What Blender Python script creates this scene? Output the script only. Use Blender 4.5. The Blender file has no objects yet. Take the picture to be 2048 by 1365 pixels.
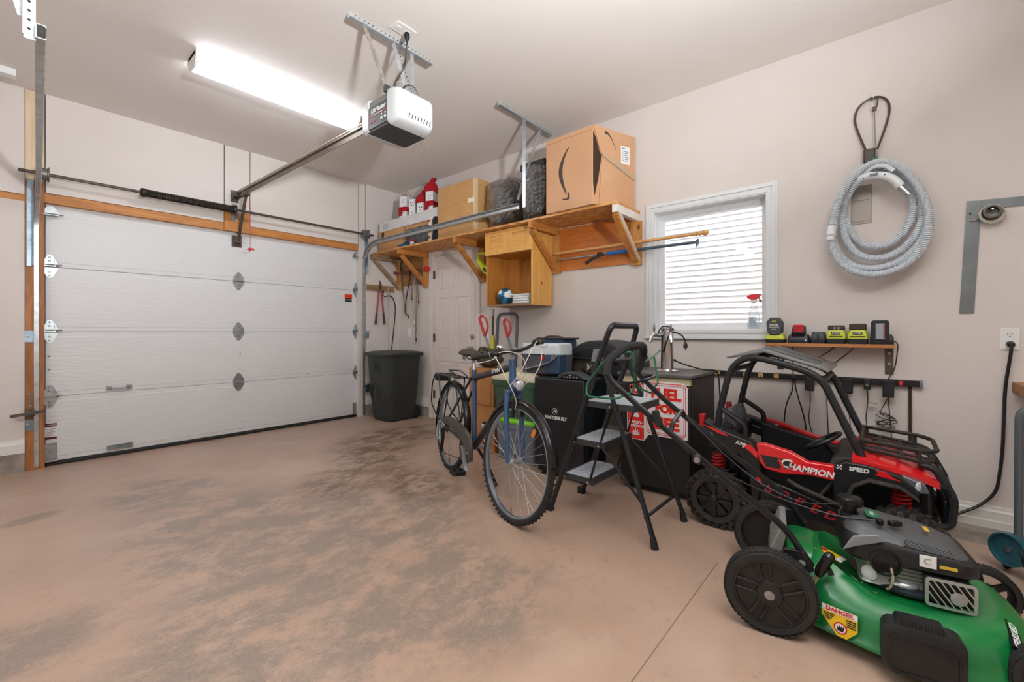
import bpy, bmesh, math, random
from mathutils import Vector, Matrix
random.seed(7)
SC = bpy.context.scene
COL = SC.collection
PI = math.pi

# ------------------------------------------------------------------ camera
cam_d = bpy.data.cameras.new('camera'); cam = bpy.data.objects.new('camera', cam_d); COL.objects.link(cam)
cam_d.sensor_width = 36.0; cam_d.lens = 869.0/2048*36; cam_d.shift_y = -19.0/2048
cam_d.clip_start = 0.05; cam_d.clip_end = 200
cam.location = (0, 0, 1.1)
cam.rotation_euler = (PI/2, 0, math.atan2(0.6512, 0.7589)-PI/2)
SC.camera = cam
# ------------------------------------------------------------------ world
wd = bpy.data.worlds.new('sky'); SC.world = wd; wd.use_nodes = True
nt = wd.node_tree; nt.nodes.clear()
sky = nt.nodes.new('ShaderNodeTexSky'); sky.sky_type = 'NISHITA'
sky.sun_elevation = math.radians(48); sky.sun_rotation = math.radians(200); sky.sun_disc = False
sky.air_density = 1.0; sky.dust_density = 3.0; sky.ozone_density = 1.0
bg = nt.nodes.new('ShaderNodeBackground'); bg.inputs[1].default_value = .52
wo = nt.nodes.new('ShaderNodeOutputWorld')
nt.links.new(sky.outputs[0], bg.inputs[0]); nt.links.new(bg.outputs[0], wo.inputs[0])
# ------------------------------------------------------------------ exposure
LAMP = 7.5            # strength of the fluorescent diffusers
BOUNCE = 66.0          # watts of the added fill light bounced off the ceiling
vs = SC.view_settings
vs.view_transform = 'Standard'; vs.look = 'None'; vs.gamma = 1.0; vs.exposure = 1.12; vs.use_curve_mapping = False
# window portal (guides sampling only)
pl = bpy.data.lights.new('window_portal', 'AREA'); pl.shape = 'RECTANGLE'; pl.size = 1.0; pl.size_y = 1.2
pl.cycles.is_portal = True
po = bpy.data.objects.new('window_portal', pl); COL.objects.link(po)
po.location = (3.78, 1.055, 1.6); po.rotation_euler = (0, PI/2, 0)

# ------------------------------------------------------------------ materials
def lin(c):
    if isinstance(c, str):
        c = c.lstrip('#'); c = [int(c[i:i+2], 16)/255 for i in (0, 2, 4)]
    return tuple((v/12.92 if v <= .04045 else ((v+.055)/1.055)**2.4) for v in c)+(1.0,)
MATS = {}
def M(name, col, rough=.5, metal=0., var=None, bump=None, coat=0., spec=None, stretch=(1, 1, 1), emis=0., alpha=None):
    """plain procedural material; var=(scale, colour2, amount) noise mottling; bump=(scale, strength)"""
    if name in MATS: return MATS[name]
    m = bpy.data.materials.new(name); m.use_nodes = True
    n = m.node_tree.nodes; l = m.node_tree.links
    b = n['Principled BSDF']
    b.inputs['Base Color'].default_value = lin(col); b.inputs['Roughness'].default_value = rough
    b.inputs['Metallic'].default_value = metal
    if coat: b.inputs['Coat Weight'].default_value = coat; b.inputs['Coat Roughness'].default_value = .12
    if spec is not None: b.inputs['Specular IOR Level'].default_value = spec
    if emis: b.inputs['Emission Color'].default_value = lin(col); b.inputs['Emission Strength'].default_value = emis
    if var or bump:
        tc = n.new('ShaderNodeTexCoord'); mp = n.new('ShaderNodeMapping'); mp.inputs['Scale'].default_value = stretch
        l.new(tc.outputs['Object'], mp.inputs[0])
    if var:
        t = n.new('ShaderNodeTexNoise'); t.inputs['Scale'].default_value = var[0]; t.inputs['Detail'].default_value = 5
        l.new(mp.outputs[0], t.inputs['Vector'])
        r = n.new('ShaderNodeValToRGB'); r.color_ramp.elements[0].position = .35; r.color_ramp.elements[1].position = .7
        c1, c2 = lin(col), lin(var[1]); k = var[2]
        r.color_ramp.elements[0].color = c1
        r.color_ramp.elements[1].color = tuple(c1[i]*(1-k)+c2[i]*k for i in range(3))+(1,)
        l.new(t.outputs['Fac'], r.inputs[0]); l.new(r.outputs[0], b.inputs['Base Color'])
    if bump:
        t2 = n.new('ShaderNodeTexNoise'); t2.inputs['Scale'].default_value = bump[0]; t2.inputs['Detail'].default_value = 3
        l.new(mp.outputs[0], t2.inputs['Vector'])
        bp = n.new('ShaderNodeBump'); bp.inputs['Strength'].default_value = bump[1]; bp.inputs['Distance'].default_value = .01
        l.new(t2.outputs['Fac'], bp.inputs['Height']); l.new(bp.outputs[0], b.inputs['Normal'])
    MATS[name] = m
    return m
def wood(name, c1, c2, axis='y', rough=.5, scale=6., knots=True):
    if name in MATS: return MATS[name]
    m = bpy.data.materials.new(name); m.use_nodes = True
    n = m.node_tree.nodes; l = m.node_tree.links; b = n['Principled BSDF']
    b.inputs['Roughness'].default_value = rough
    tc = n.new('ShaderNodeTexCoord'); mp = n.new('ShaderNodeMapping')
    s = {'x': (.08, 1, 1), 'y': (1, .08, 1), 'z': (1, 1, .08)}[axis]
    mp.inputs['Scale'].default_value = [v*scale for v in s]
    l.new(tc.outputs['Object'], mp.inputs[0])
    t = n.new('ShaderNodeTexNoise'); t.inputs['Scale'].default_value = 5; t.inputs['Detail'].default_value = 6; t.inputs['Distortion'].default_value = 1.2
    l.new(mp.outputs[0], t.inputs['Vector'])
    r = n.new('ShaderNodeValToRGB'); r.color_ramp.elements[0].position = .3; r.color_ramp.elements[1].position = .72
    r.color_ramp.elements[0].color = lin(c1); r.color_ramp.elements[1].color = lin(c2)
    l.new(t.outputs['Fac'], r.inputs[0]); out = r.outputs[0]
    if knots:
        v = n.new('ShaderNodeTexVoronoi'); v.inputs['Scale'].default_value = 4.5
        mp2 = n.new('ShaderNodeMapping'); mp2.inputs['Scale'].default_value = {'x': (.5, 1, 1), 'y': (1, .5, 1), 'z': (1, 1, .5)}[axis]
        l.new(tc.outputs['Object'], mp2.inputs[0]); l.new(mp2.outputs[0], v.inputs['Vector'])
        r2 = n.new('ShaderNodeValToRGB'); r2.color_ramp.elements[0].position = .03; r2.color_ramp.elements[1].position = .09
        l.new(v.outputs['Distance'], r2.inputs[0])
        mx = n.new('ShaderNodeMix'); mx.data_type = 'RGBA'
        l.new(r2.outputs[0], mx.inputs[0]); mx.inputs[6].default_value = lin('#5c2f12'); l.new(out, mx.inputs[7]); out = mx.outputs[2]
    l.new(out, b.inputs['Base Color'])
    MATS[name] = m
    return m

# ------------------------------------------------------------------ geometry builder
class G:
    def __init__(s, mtx=None): s.v = []; s.f = []; s.m = mtx
    def add(s, vs_, fs):
        o = len(s.v)
        for p in vs_:
            p = Vector(p); s.v.append(s.m @ p if s.m else p)
        s.f += [tuple(i+o for i in f) for f in fs]
        return s
    def bb(s, x0, x1, y0, y1, z0, z1):
        return s.add([(x, y, z) for z in (z0, z1) for x, y in ((x0, y0), (x1, y0), (x1, y1), (x0, y1))],
                     [(3, 2, 1, 0), (4, 5, 6, 7), (0, 1, 5, 4), (1, 2, 6, 5), (2, 3, 7, 6), (3, 0, 4, 7)])
    def box(s, c, d): return s.bb(c[0]-d[0]/2, c[0]+d[0]/2, c[1]-d[1]/2, c[1]+d[1]/2, c[2]-d[2]/2, c[2]+d[2]/2)
    def bar(s, p0, p1, w, h, up=(0, 0, 1)):
        p0, p1 = Vector(p0), Vector(p1); d = (p1-p0).normalized(); u = Vector(up)
        if abs(d.dot(u)) > .98: u = Vector((0, 1, 0)) if abs(d.y) < .9 else Vector((1, 0, 0))
        a = d.cross(u).normalized()*w/2; b = a.cross(d).normalized()*h/2
        vs_ = [p+q for p in (p0, p1) for q in (-a-b, a-b, a+b, -a+b)]
        return s.add(vs_, [(3, 2, 1, 0), (4, 5, 6, 7), (0, 1, 5, 4), (1, 2, 6, 5), (2, 3, 7, 6), (3, 0, 4, 7)])
    def tube(s, pts, r, seg=8, closed=False, flat=1.0):
        pts = [Vector(p) for p in pts]; n = len(pts); rs = r if isinstance(r, (list, tuple)) else [r]*n
        T = []
        for i in range(n):
            if closed: t = pts[(i+1) % n]-pts[i-1]
            else: t = pts[min(i+1, n-1)]-pts[max(i-1, 0)]
            T.append(t.normalized() if t.length > 1e-9 else Vector((0, 0, 1)))
        up = Vector((0, 0, 1)) if abs(T[0].z) < .9 else Vector((1, 0, 0))
        a = T[0].cross(up).normalized(); vs_ = []
        for i in range(n):
            a = (a-T[i]*a.dot(T[i])).normalized(); b = T[i].cross(a)
            for k in range(seg):
                th = 2*PI*k/seg; vs_.append(pts[i]+(a*math.cos(th)+b*math.sin(th)*flat)*rs[i])
        fs = []
        for i in range(n if closed else n-1):
            j = (i+1) % n
            for k in range(seg):
                k2 = (k+1) % seg; fs.append((i*seg+k, i*seg+k2, j*seg+k2, j*seg+k))
        if not closed: fs += [tuple(range(seg))[::-1], tuple((n-1)*seg+k for k in range(seg))]
        return s.add(vs_, fs)
    def lathe(s, prof, c=(0, 0, 0), axis=(0, 0, 1), seg=20, arc=2*PI):
        ax = Vector(axis).normalized(); c = Vector(c)
        a = ax.cross(Vector((0, 0, 1)) if abs(ax.z) < .9 else Vector((1, 0, 0))).normalized(); b = ax.cross(a)
        vs_ = []; n = len(prof); full = abs(arc-2*PI) < 1e-6; ns = seg if full else seg+1
        for r, h in prof:
            for k in range(ns):
                th = arc*k/seg; vs_.append(c+ax*h+(a*math.cos(th)+b*math.sin(th))*max(r, 1e-5))
        fs = []
        for i in range(n-1):
            for k in range(seg):
                k2 = (k+1) % ns if full else k+1
                fs.append((i*ns+k, i*ns+k2, (i+1)*ns+k2, (i+1)*ns+k))
        if full and not (abs(prof[0][0]-prof[-1][0]) < 1e-6 and abs(prof[0][1]-prof[-1][1]) < 1e-6):
            if prof[0][0] > 1e-4: fs.append(tuple(range(ns))[::-1])
            if prof[-1][0] > 1e-4: fs.append(tuple((n-1)*ns+k for k in range(ns)))
        return s.add(vs_, fs)
    def cyl(s, p0, p1, r, seg=12, r2=None):
        p0, p1 = Vector(p0), Vector(p1); L = (p1-p0).length
        return s.lathe([(r, 0), (r if r2 is None else r2, L)], p0, p1-p0, seg)
    def prism(s, poly, axis, a0, a1):
        """closed polygon extruded along axis; poly is (y,z) for x, (x,z) for y, (x,y) for z"""
        n = len(poly); f = {'x': lambda p, a: (a, p[0], p[1]), 'y': lambda p, a: (p[0], a, p[1]), 'z': lambda p, a: (p[0], p[1], a)}[axis]
        return s.add([f(p, a0) for p in poly]+[f(p, a1) for p in poly],
                     [tuple(range(n))[::-1], tuple(range(n, 2*n))]+[(i, (i+1) % n, n+(i+1) % n, n+i) for i in range(n)])
    def frame(s, outer, inner, axis, a0, a1):
        """ring prism between two polygons with the same vertex count"""
        n = len(outer); f = {'x': lambda p, a: (a, p[0], p[1]), 'y': lambda p, a: (p[0], a, p[1]), 'z': lambda p, a: (p[0], p[1], a)}[axis]
        vs_ = [f(p, a) for a in (a0, a1) for ring in (outer, inner) for p in ring]; fs = []
        for i in range(n):
            j = (i+1) % n
            fs += [(i, n+i, n+j, j), (2*n+i, 2*n+j, 3*n+j, 3*n+i), (i, j, 2*n+j, 2*n+i), (n+i, 3*n+i, 3*n+j, n+j)]
        return s.add(vs_, fs)
    def ell(s, c, r, seg=16, rings=8):
        if not isinstance(r, (tuple, list)): r = (r, r, r)
        vs_ = []
        for i in range(rings+1):
            ph = PI*i/rings
            for k in range(seg):
                th = 2*PI*k/seg
                vs_.append((c[0]+r[0]*math.sin(ph)*math.cos(th), c[1]+r[1]*math.sin(ph)*math.sin(th), c[2]-r[2]*math.cos(ph)))
        return s.add(vs_, [(i*seg+k, i*seg+(k+1) % seg, (i+1)*seg+(k+1) % seg, (i+1)*seg+k) for i in range(rings) for k in range(seg)])
    def torus(s, c, axis, R, r, seg=40, tube=10, squash=1.0):
        prof = [(R+r*math.cos(2*PI*k/tube), r*squash*math.sin(2*PI*k/tube)) for k in range(tube+1)]
        return s.lathe(prof, c, axis, seg)
    def surf(s, fn, nu, nv, cu=False, cv=False):
        """parametric surface fn(u,v) on a grid"""
        mu, mv = (nu if cu else nu+1), (nv if cv else nv+1)
        vs_ = [fn(i/nu, j/nv) for i in range(mu) for j in range(mv)]
        return s.add(vs_, [(i*mv+j, ((i+1) % mu)*mv+j, ((i+1) % mu)*mv+(j+1) % mv, i*mv+(j+1) % mv) for i in range(nu) for j in range(nv)])
    def loft(s, rings, cap=True):
        """rings: lists of points of equal length, closed sections"""
        n = len(rings[0]); vs_ = [p for r in rings for p in r]
        fs = [(i*n+k, i*n+(k+1) % n, (i+1)*n+(k+1) % n, (i+1)*n+k) for i in range(len(rings)-1) for k in range(n)]
        if cap: fs += [tuple(range(n))[::-1], tuple((len(rings)-1)*n+k for k in range(n))]
        return s.add(vs_, fs)

def rrect(cx, cy, w, h, r, n=4):
    r = min(r, w/2-1e-4, h/2-1e-4); P = []
    for sx, sy, a0 in ((1, 1, 0), (-1, 1, PI/2), (-1, -1, PI), (1, -1, 1.5*PI)):
        for k in range(n+1):
            a = a0+PI/2*k/n; P.append((cx+sx*(w/2-r)+r*math.cos(a), cy+sy*(h/2-r)+r*math.sin(a)))
    return P
def smooth(pts, it=2, closed=False):
    """Chaikin smoothing of a path"""
    pts = [Vector(p) for p in pts]
    for _ in range(it):
        q = [] if closed else [pts[0]]; n = len(pts)
        for i in range(n if closed else n-1):
            a, b = pts[i], pts[(i+1) % n]; q += [a*.75+b*.25, a*.25+b*.75]
        if not closed: q.append(pts[-1])
        pts = q
    return pts
def fillet(pts, r, n=5, closed=False):
    """round the corners of a polyline with radius r"""
    pts = [Vector(p) for p in pts]; N = len(pts); out = []
    for i in range(N):
        if not closed and i in (0, N-1): out.append(pts[i]); continue
        p, a, b = pts[i], pts[i-1], pts[(i+1) % N]
        da, db = (a-p), (b-p); k = min(r, da.length*.49, db.length*.49)
        A, B = p+da.normalized()*k, p+db.normalized()*k
        for j in range(n+1):
            t = j/n; out.append(A*(1-t)**2+p*2*t*(1-t)+B*t*t)
    return out

INV = {}
def obj(name, g, mat, parent=None, sm=35, bev=0., seg=2, label=None):
    me = bpy.data.meshes.new(name)
    vs_ = g.v
    if parent is not None:
        iv = INV.get(parent.name)
        if iv is not None: vs_ = [p-iv for p in vs_]
    me.from_pydata([tuple(p) for p in vs_], [], g.f); me.update()
    bm = bmesh.new(); bm.from_mesh(me); bmesh.ops.recalc_face_normals(bm, faces=bm.faces); bm.to_mesh(me); bm.free()
    if sm:
        me.polygons.foreach_set('use_smooth', [True]*len(me.polygons)); me.set_sharp_from_angle(angle=math.radians(sm))
    me.materials.append(mat)
    o = bpy.data.objects.new(name, me); COL.objects.link(o)
    if parent is not None:
        o.parent = parent; INV[o.name] = INV.get(parent.name)
    if bev:
        md = o.modifiers.new('bevel', 'BEVEL'); md.width = bev; md.segments = seg; md.limit_method = 'ANGLE'; md.angle_limit = math.radians(40)
    if label: o['label'] = label
    return o
def tag(o, label, cat, group=None):
    o['label'] = label; o['category'] = cat
    if group: o['group'] = group
    return o
def struct(o): o['kind'] = 'structure'; return o
def thing(name, label, cat, loc=(0, 0, 0), group=None, local=False, rot=None, structure=False):
    """Empty at the base of a thing; its parts are written in world space unless local"""
    o = bpy.data.objects.new(name, None); COL.objects.link(o); o.location = loc; o.empty_display_size = .1
    if rot: o.rotation_euler = rot
    if structure: o['kind'] = 'structure'; o['label'] = label
    else: tag(o, label, cat, group)
    INV[o.name] = Vector((0, 0, 0)) if local else Vector(loc)
    return o
def dup(o, off=(0, 0, 0), parent='same', rot=None):
    c = o.copy(); COL.objects.link(c); c.location = Vector(o.location)+Vector(off)
    if rot: c.rotation_euler = rot
    if parent != 'same': c.parent = parent
    INV[c.name] = INV.get(o.name)
    for ch in list(o.children):
        k = ch.copy(); COL.objects.link(k); k.parent = c
        for ch2 in list(ch.children):
            k2 = ch2.copy(); COL.objects.link(k2); k2.parent = k
    return c
def text(body, size, org, xd, yd, mat, parent, name='lettering', bold=0., ext=.0006, align='CENTER', sx=1., shear=0., sp=1.0):
    cu = bpy.data.curves.new(name, 'FONT'); cu.body = body; cu.size = size; cu.align_x = align; cu.align_y = 'CENTER'
    cu.offset = bold; cu.extrude = ext; cu.shear = shear; cu.space_character = sp; cu.resolution_u = 3
    t = bpy.data.objects.new(name, cu); me = bpy.data.meshes.new_from_object(t); bpy.data.objects.remove(t); bpy.data.curves.remove(cu)
    x = Vector(xd).normalized(); y = Vector(yd).normalized(); z = x.cross(y); o = Vector(org)
    iv = INV.get(parent.name) or Vector((0, 0, 0))
    for v in me.vertices: v.co = o+x*v.co.x*sx+y*v.co.y+z*v.co.z-iv
    me.materials.clear(); me.materials.append(mat)
    ob = bpy.data.objects.new(name, me); COL.objects.link(ob); ob.parent = parent; INV[ob.name] = INV.get(parent.name)
    return ob
WX, WYZ = (0, -1, 0), (0, 0, 1)       # writing direction on a face that looks towards -X (right wall)
FX = (1, 0, 0)                        # writing direction on a face that looks towards -Y (front wall)

# ---- shared materials
DRY = M('painted_drywall', '#dcd5d0', .75, var=(3, '#d5cdc7', .5), bump=(180, .08))
CEIL = M('ceiling_paint', '#e9e5e1', .8, var=(2, '#e4dfda', .5), bump=(150, .06))
TRIM = M('white_trim_paint', '#e4e4e0', .4)
PINE = wood('orange_pine', '#d79a52', '#b8722f', 'y')
PINEX = wood('orange_pine_x', '#cf8f49', '#a9672b', 'x')
PINEZ = wood('orange_pine_z', '#c08048', '#8f5626', 'z')
GALV = M('galvanised_steel', '#c4c8ca', .38, .85, var=(25, '#8d9294', .6))
GALVD = M('aged_galvanised', '#9aa3a8', .45, .7, var=(18, '#6f7478', .7))
BRONZE = M('dirty_brown_steel', '#6b6158', .45, .6, var=(14, '#3c342e', .6))
BLK = M('black_plastic', '#17181a', .45)
BLKS = M('black_gloss', '#101113', .22)
RUB = M('black_rubber', '#1c1c1d', .7, bump=(90, .15))
CHROME = M('chrome', '#d6d8da', .12, 1.0)
STEEL = M('brushed_steel', '#a9abad', .3, .9)
WHITEP = M('white_plastic', '#e9e9e7', .4)
RED = M('red_plastic', '#c8202a', .4)
CARD = M('brown_cardboard', '#c99a66', .8, var=(6, '#b98752', .6), bump=(60, .05))
WHITEINK = M('white_ink', '#e6e6e4', .6)
BLACKINK = M('black_ink', '#1b1b1d', .6)
# ================================================================== ROOM SHELL
XR, YF, ZC = 3.55, 5.12, 3.01
XL, YB = -3.3, -2.8
def floor_mat():
    m = bpy.data.materials.new('stained_concrete'); m.use_nodes = True
    n = m.node_tree.nodes; l = m.node_tree.links; b = n['Principled BSDF']
    tc = n.new('ShaderNodeTexCoord')
    def noise(scale, det=6, dist=0., rot=0., st=(1, 1, 1), rough=.6):
        mp = n.new('ShaderNodeMapping'); mp.inputs['Rotation'].default_value = (0, 0, rot); mp.inputs['Scale'].default_value = st
        l.new(tc.outputs['Object'], mp.inputs[0]); t = n.new('ShaderNodeTexNoise')
        t.inputs['Scale'].default_value = scale; t.inputs['Detail'].default_value = det; t.inputs['Distortion'].default_value = dist; t.inputs['Roughness'].default_value = rough
        l.new(mp.outputs[0], t.inputs['Vector']); return t.outputs['Fac']
    def ramp(src, a, b_, c0=(0, 0, 0, 1), c1=(1, 1, 1, 1)):
        r = n.new('ShaderNodeValToRGB'); e = r.color_ramp.elements
        e[0].position = a; e[1].position = b_; e[0].color = c0; e[1].color = c1; l.new(src, r.inputs[0]); return r.outputs[0]
    def mix(f, a, c):
        x = n.new('ShaderNodeMix'); x.data_type = 'RGBA'
        if isinstance(f, float): x.inputs[0].default_value = f
        else: l.new(f, x.inputs[0])
        for i, s in ((6, a), (7, c)):
            if isinstance(s, tuple): x.inputs[i].default_value = s
            else: l.new(s, x.inputs[i])
        return x.outputs[2]
    def mul(a, b_):
        x = n.new('ShaderNodeMath'); x.operation = 'MULTIPLY'; l.new(a, x.inputs[0])
        if isinstance(b_, float): x.inputs[1].default_value = b_
        else: l.new(b_, x.inputs[1])
        return x.outputs[0]
    def blob(cx, cy, rx, ry, rot):
        """soft elliptical mask: where the bare patch or the oil stain lies on the slab"""
        mp = n.new('ShaderNodeMapping'); mp.vector_type = 'TEXTURE'
        mp.inputs['Location'].default_value = (cx, cy, 0); mp.inputs['Rotation'].default_value = (0, 0, rot); mp.inputs['Scale'].default_value = (rx, ry, 1)
        l.new(tc.outputs['Object'], mp.inputs[0])
        sp = n.new('ShaderNodeTexGradient'); sp.gradient_type = 'SPHERICAL'; l.new(mp.outputs[0], sp.inputs[0])
        return sp.outputs['Fac']
    def add(a, b_):
        x = n.new('ShaderNodeMath'); x.operation = 'ADD'; l.new(a, x.inputs[0]); l.new(b_, x.inputs[1]); x.use_clamp = True; return x.outputs[0]
    base = ramp(noise(1.6, 5, .2), .3, .75, lin('#b69b88'), lin('#a68c7a'))
    base = mix(ramp(noise(.9, 4, .2), .52, .72), base, lin('#bea694'))
    # worn grey patches where the tan stain has gone (down the middle of the bay)
    zone = add(add(add(blob(.88, 2.6, .75, 1.35, .1), blob(.58, 1.6, .75, .62, .4)), add(blob(.02, 2.28, .3, .28, 0), blob(.7, 3.8, .4, .5, .2))), add(blob(1.5, 2.2, .6, .7, .3), blob(1.3, 1.3, .55, .45, .5)))
    grey = mul(ramp(noise(3.0, 12, .1, .5, (1, 1.4, 1), .82), .43, .54), ramp(zone, .08, .5))
    grey = mul(grey, ramp(noise(55, 6, .0, .3, (1, 1.5, 1), .7), .30, .52, (.45, .45, .45, 1)))
    base = mix(mul(grey, .95), base, lin('#83776e'))
    sp1 = mul(ramp(noise(14, 10, .1, .4, (1, 1.7, 1), .8), .54, .62), ramp(noise(1.3, 4), .4, .6))
    base = mix(mul(sp1, .6), base, lin('#8a7466'))
    # dark oil stains near the bicycle and the side door
    oil = add(add(blob(2.2, 3.6, .5, 1.0, -.5), blob(1.95, 2.55, .35, .55, -.3)), add(blob(2.9, 3.9, .8, .6, 0), blob(1.55, 3.0, .35, .5, -.4)))
    oilm = mul(ramp(noise(4.0, 12, .15, -.6, (1, 1.6, 1), .8), .42, .56), ramp(oil, .05, .6))
    base = mix(mul(oilm, .85), base, lin('#54402f'))
    vr = n.new('ShaderNodeTexVoronoi'); vr.inputs['Scale'].default_value = 9; l.new(tc.outputs['Object'], vr.inputs['Vector'])
    spots = mul(ramp(vr.outputs['Distance'], .035, .07, (1, 1, 1, 1), (0, 0, 0, 1)), ramp(noise(1.1, 3), .52, .6))
    small = blob(.1, 3.8, .17, .09, .3)
    base = mix(mul(ramp(small, .1, .4), .7), base, lin('#7f7468'))
    base = mix(mul(spots, .7), base, lin('#6b5040'))
    fine = ramp(noise(120, 2), .3, .75)
    base = mix(mul(fine, .16), base, lin('#e0c0a4'))
    l.new(base, b.inputs['Base Color'])
    rr = ramp(noise(3, 6, .3), .3, .75, (.28, .28, .28, 1), (.46, .46, .46, 1)); l.new(rr, b.inputs['Roughness'])
    bp = n.new('ShaderNodeBump'); bp.inputs['Strength'].default_value = .12; bp.inputs['Distance'].default_value = .006
    l.new(noise(70, 5), bp.inputs['Height']); l.new(bp.outputs[0], b.inputs['Normal'])
    return m
FLOOR = floor_mat()
struct(obj('floor', G().bb(XL-.2, XR+.2, YB-.2, 5.4, -.15, 0), FLOOR))
CONC = M('bare_concrete', '#a79d92', .85, var=(7, '#6f655b', .8), bump=(40, .4))
struct(obj('ceiling', G().bb(XL-.2, XR+.2, YB-.2, 5.4, ZC, ZC+.15), CEIL))
struct(obj('wall_left', G().bb(XL-.2, XL, YB-.2, 5.4, 0, ZC), DRY))
struct(obj('wall_back', G().bb(XL, XR, YB-.2, YB, 0, ZC), DRY))
# right wall with openings for the window and the side door
wy0, wy1, wz0, wz1 = .645, 1.465, 1.115, 2.085
dy0, dy1, dz1 = 3.585, 4.365, 2.065
g = G()
g.bb(XR, XR+.2, YB, wy0, 0, ZC); g.bb(XR, XR+.2, wy0, wy1, 0, wz0); g.bb(XR, XR+.2, wy0, wy1, wz1, ZC)
g.bb(XR, XR+.2, wy1, dy0, 0, ZC); g.bb(XR, XR+.2, dy0, dy1, dz1, ZC); g.bb(XR, XR+.2, dy1, 5.4, 0, ZC)
struct(obj('wall_right', g, DRY, sm=0))
# front wall: plasterboard sheets over studs, seams left open
g = G()
g.bb(XL, .097, YF, 5.3, .16, 2.122); g.bb(XL, .097, YF, 5.3, 2.178, ZC)
g.bb(XL, .2, 5.17, 5.4, 0, ZC); g.bb(.2, 2.98, 5.20, 5.4, 2.14, ZC); g.bb(2.98, XR, 5.17, 5.4, 0, ZC)
g.bb(.21, 1.449, YF, 5.2, 2.218, ZC); g.bb(1.461, 1.69, YF+.008, 5.2, 2.345, ZC); g.bb(1.696, 2.938, YF, 5.2, 2.218, ZC)
g.bb(3.052, XR, YF, 5.2, .15, ZC); g.bb(2.952, 3.044, YF+.012, 5.2, .0, ZC)
struct(obj('wall_front', g, DRY, sm=0))
struct(obj('trim_6', G().bb(.1, .204, 5.135, 5.2, 2.305, ZC), wood('pale_timber', '#e2cdb0', '#d3b892', 'z')))['label'] = 'pale upper timber post beside the garage door'
struct(obj('trim_1', G().bb(.1, .204, 5.135, 5.2, 0, 2.305), PINEZ))['label'] = 'rough orange timber post beside the garage door track'
struct(obj('trim_2', G().bb(.205, 1.452, 5.13, 5.2, 2.14, 2.216), PINEX))
struct(obj('trim_7', G().bb(1.695, 2.945, 5.13, 5.2, 2.14, 2.216), PINEX))
struct(obj('trim_3', G().bb(1.454, 1.694, 5.12, 5.2, 2.14, 2.342), PINEX))
struct(obj('trim_4', G().bb(XL, .098, 5.135, 5.17, 2.124, 2.176), PINEX))
for i, (x0, x1) in enumerate(((XL, .097), (3.052, XR))):
    struct(obj('baseboard_front', G().prism([(YF-.016, .15), (YF, .15), (YF, .255), (YF-.008, .25), (YF-.01, .235), (YF-.016, .22)], 'x', x0, x1), TRIM, sm=20))
    struct(obj('concrete_footing', G().bb(x0, x1, YF-.012, 5.2, 0, .15), CONC))
bprof = lambda z: [(XR-.018, z), (XR, z), (XR, z+.125), (XR-.007, z+.122), (XR-.009, z+.105), (XR-.015, z+.095), (XR-.016, z+.05), (XR-.022, z+.045), (XR-.022, z)]
struct(obj('baseboard_right', G().prism([(p[0], p[1]) for p in bprof(.012)], 'y', YB, 1.6), TRIM, sm=20))
struct(obj('baseboard_right', G().prism([(p[0], p[1]) for p in bprof(.13)], 'y', 4.44, YF), TRIM, sm=20))
struct(obj('baseboard_right', G().prism([(p[0], p[1]) for p in bprof(.13)], 'y', 1.6, 3.51), TRIM, sm=20))
struct(obj('concrete_footing', G().bb(XR-.014, XR, 4.44, YF, 0, .13).bb(XR-.014, XR, 1.6, 3.51, 0, .13), CONC))
struct(obj('concrete_footing', G().prism([(3.29, 0), (XR, 0), (XR, .016), (3.33, .016)], 'y', YB, .6), CONC))
# ---- window
w = thing('window_1', 'white framed window looking onto pale siding', 'window', (XR, 1.055, 1.1), structure=True)
rc = lambda y0, y1, z0, z1: [(y0, z0), (y1, z0), (y1, z1), (y0, z1)]
g = G()
g.frame(rc(.572, 1.539, 1.040, 2.162), rc(.645, 1.465, 1.115, 2.085), 'x', XR-.018, XR)
g.frame(rc(.585, 1.526, 1.055, 2.147), rc(.60, 1.51, 1.07, 2.132), 'x', XR-.026, XR-.018)
g.frame(rc(.615, 1.496, 1.086, 2.115), rc(.635, 1.476, 1.106, 2.095), 'x', XR-.023, XR-.018)
obj('casing', g, M('white_gloss_paint', '#dfe3e4', .35), w, sm=0)
g = G().bb(XR-.03, XR-.0, .56, 1.55, 1.04, 1.06)
obj('sill_apron', g, M('white_gloss_paint', '#dfe3e4'), w, bev=.004)
obj('jamb', G().frame(rc(.638, 1.472, 1.108, 2.092), rc(.648, 1.462, 1.118, 2.082), 'x', XR, XR+.15), M('vinyl_white', '#eef1f3', .3), w, sm=0)
g = G().frame(rc(.648, 1.462, 1.118, 2.082), rc(.672, 1.438, 1.15, 2.05), 'x', XR+.085, XR+.135)
g.frame(rc(.672, 1.438, 1.15, 2.05), rc(.69, 1.42, 1.168, 2.032), 'x', XR+.095, XR+.125)
obj('sash_frame', g, M('vinyl_white', '#eef1f3', .3), w, sm=0)
gm = bpy.data.materials.new('window_glass'); gm.use_nodes = True; n_ = gm.node_tree.nodes; n_.clear()
o_ = n_.new('ShaderNodeOutputMaterial'); mx = n_.new('ShaderNodeMixShader'); tr = n_.new('ShaderNodeBsdfTransparent'); gl = n_.new('ShaderNodeBsdfGlossy')
fr_ = n_.new('ShaderNodeFresnel'); fr_.inputs[0].default_value = 1.45; gl.inputs['Roughness'].default_value = .02
gm.node_tree.links.new(fr_.outputs[0], mx.inputs[0]); gm.node_tree.links.new(tr.outputs[0], mx.inputs[1]); gm.node_tree.links.new(gl.outputs[0], mx.inputs[2]); gm.node_tree.links.new(mx.outputs[0], o_.inputs[0])
obj('glass_pane', G().bb(XR+.107, XR+.113, .69, 1.42, 1.168, 2.032), gm, w, sm=0)
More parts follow.
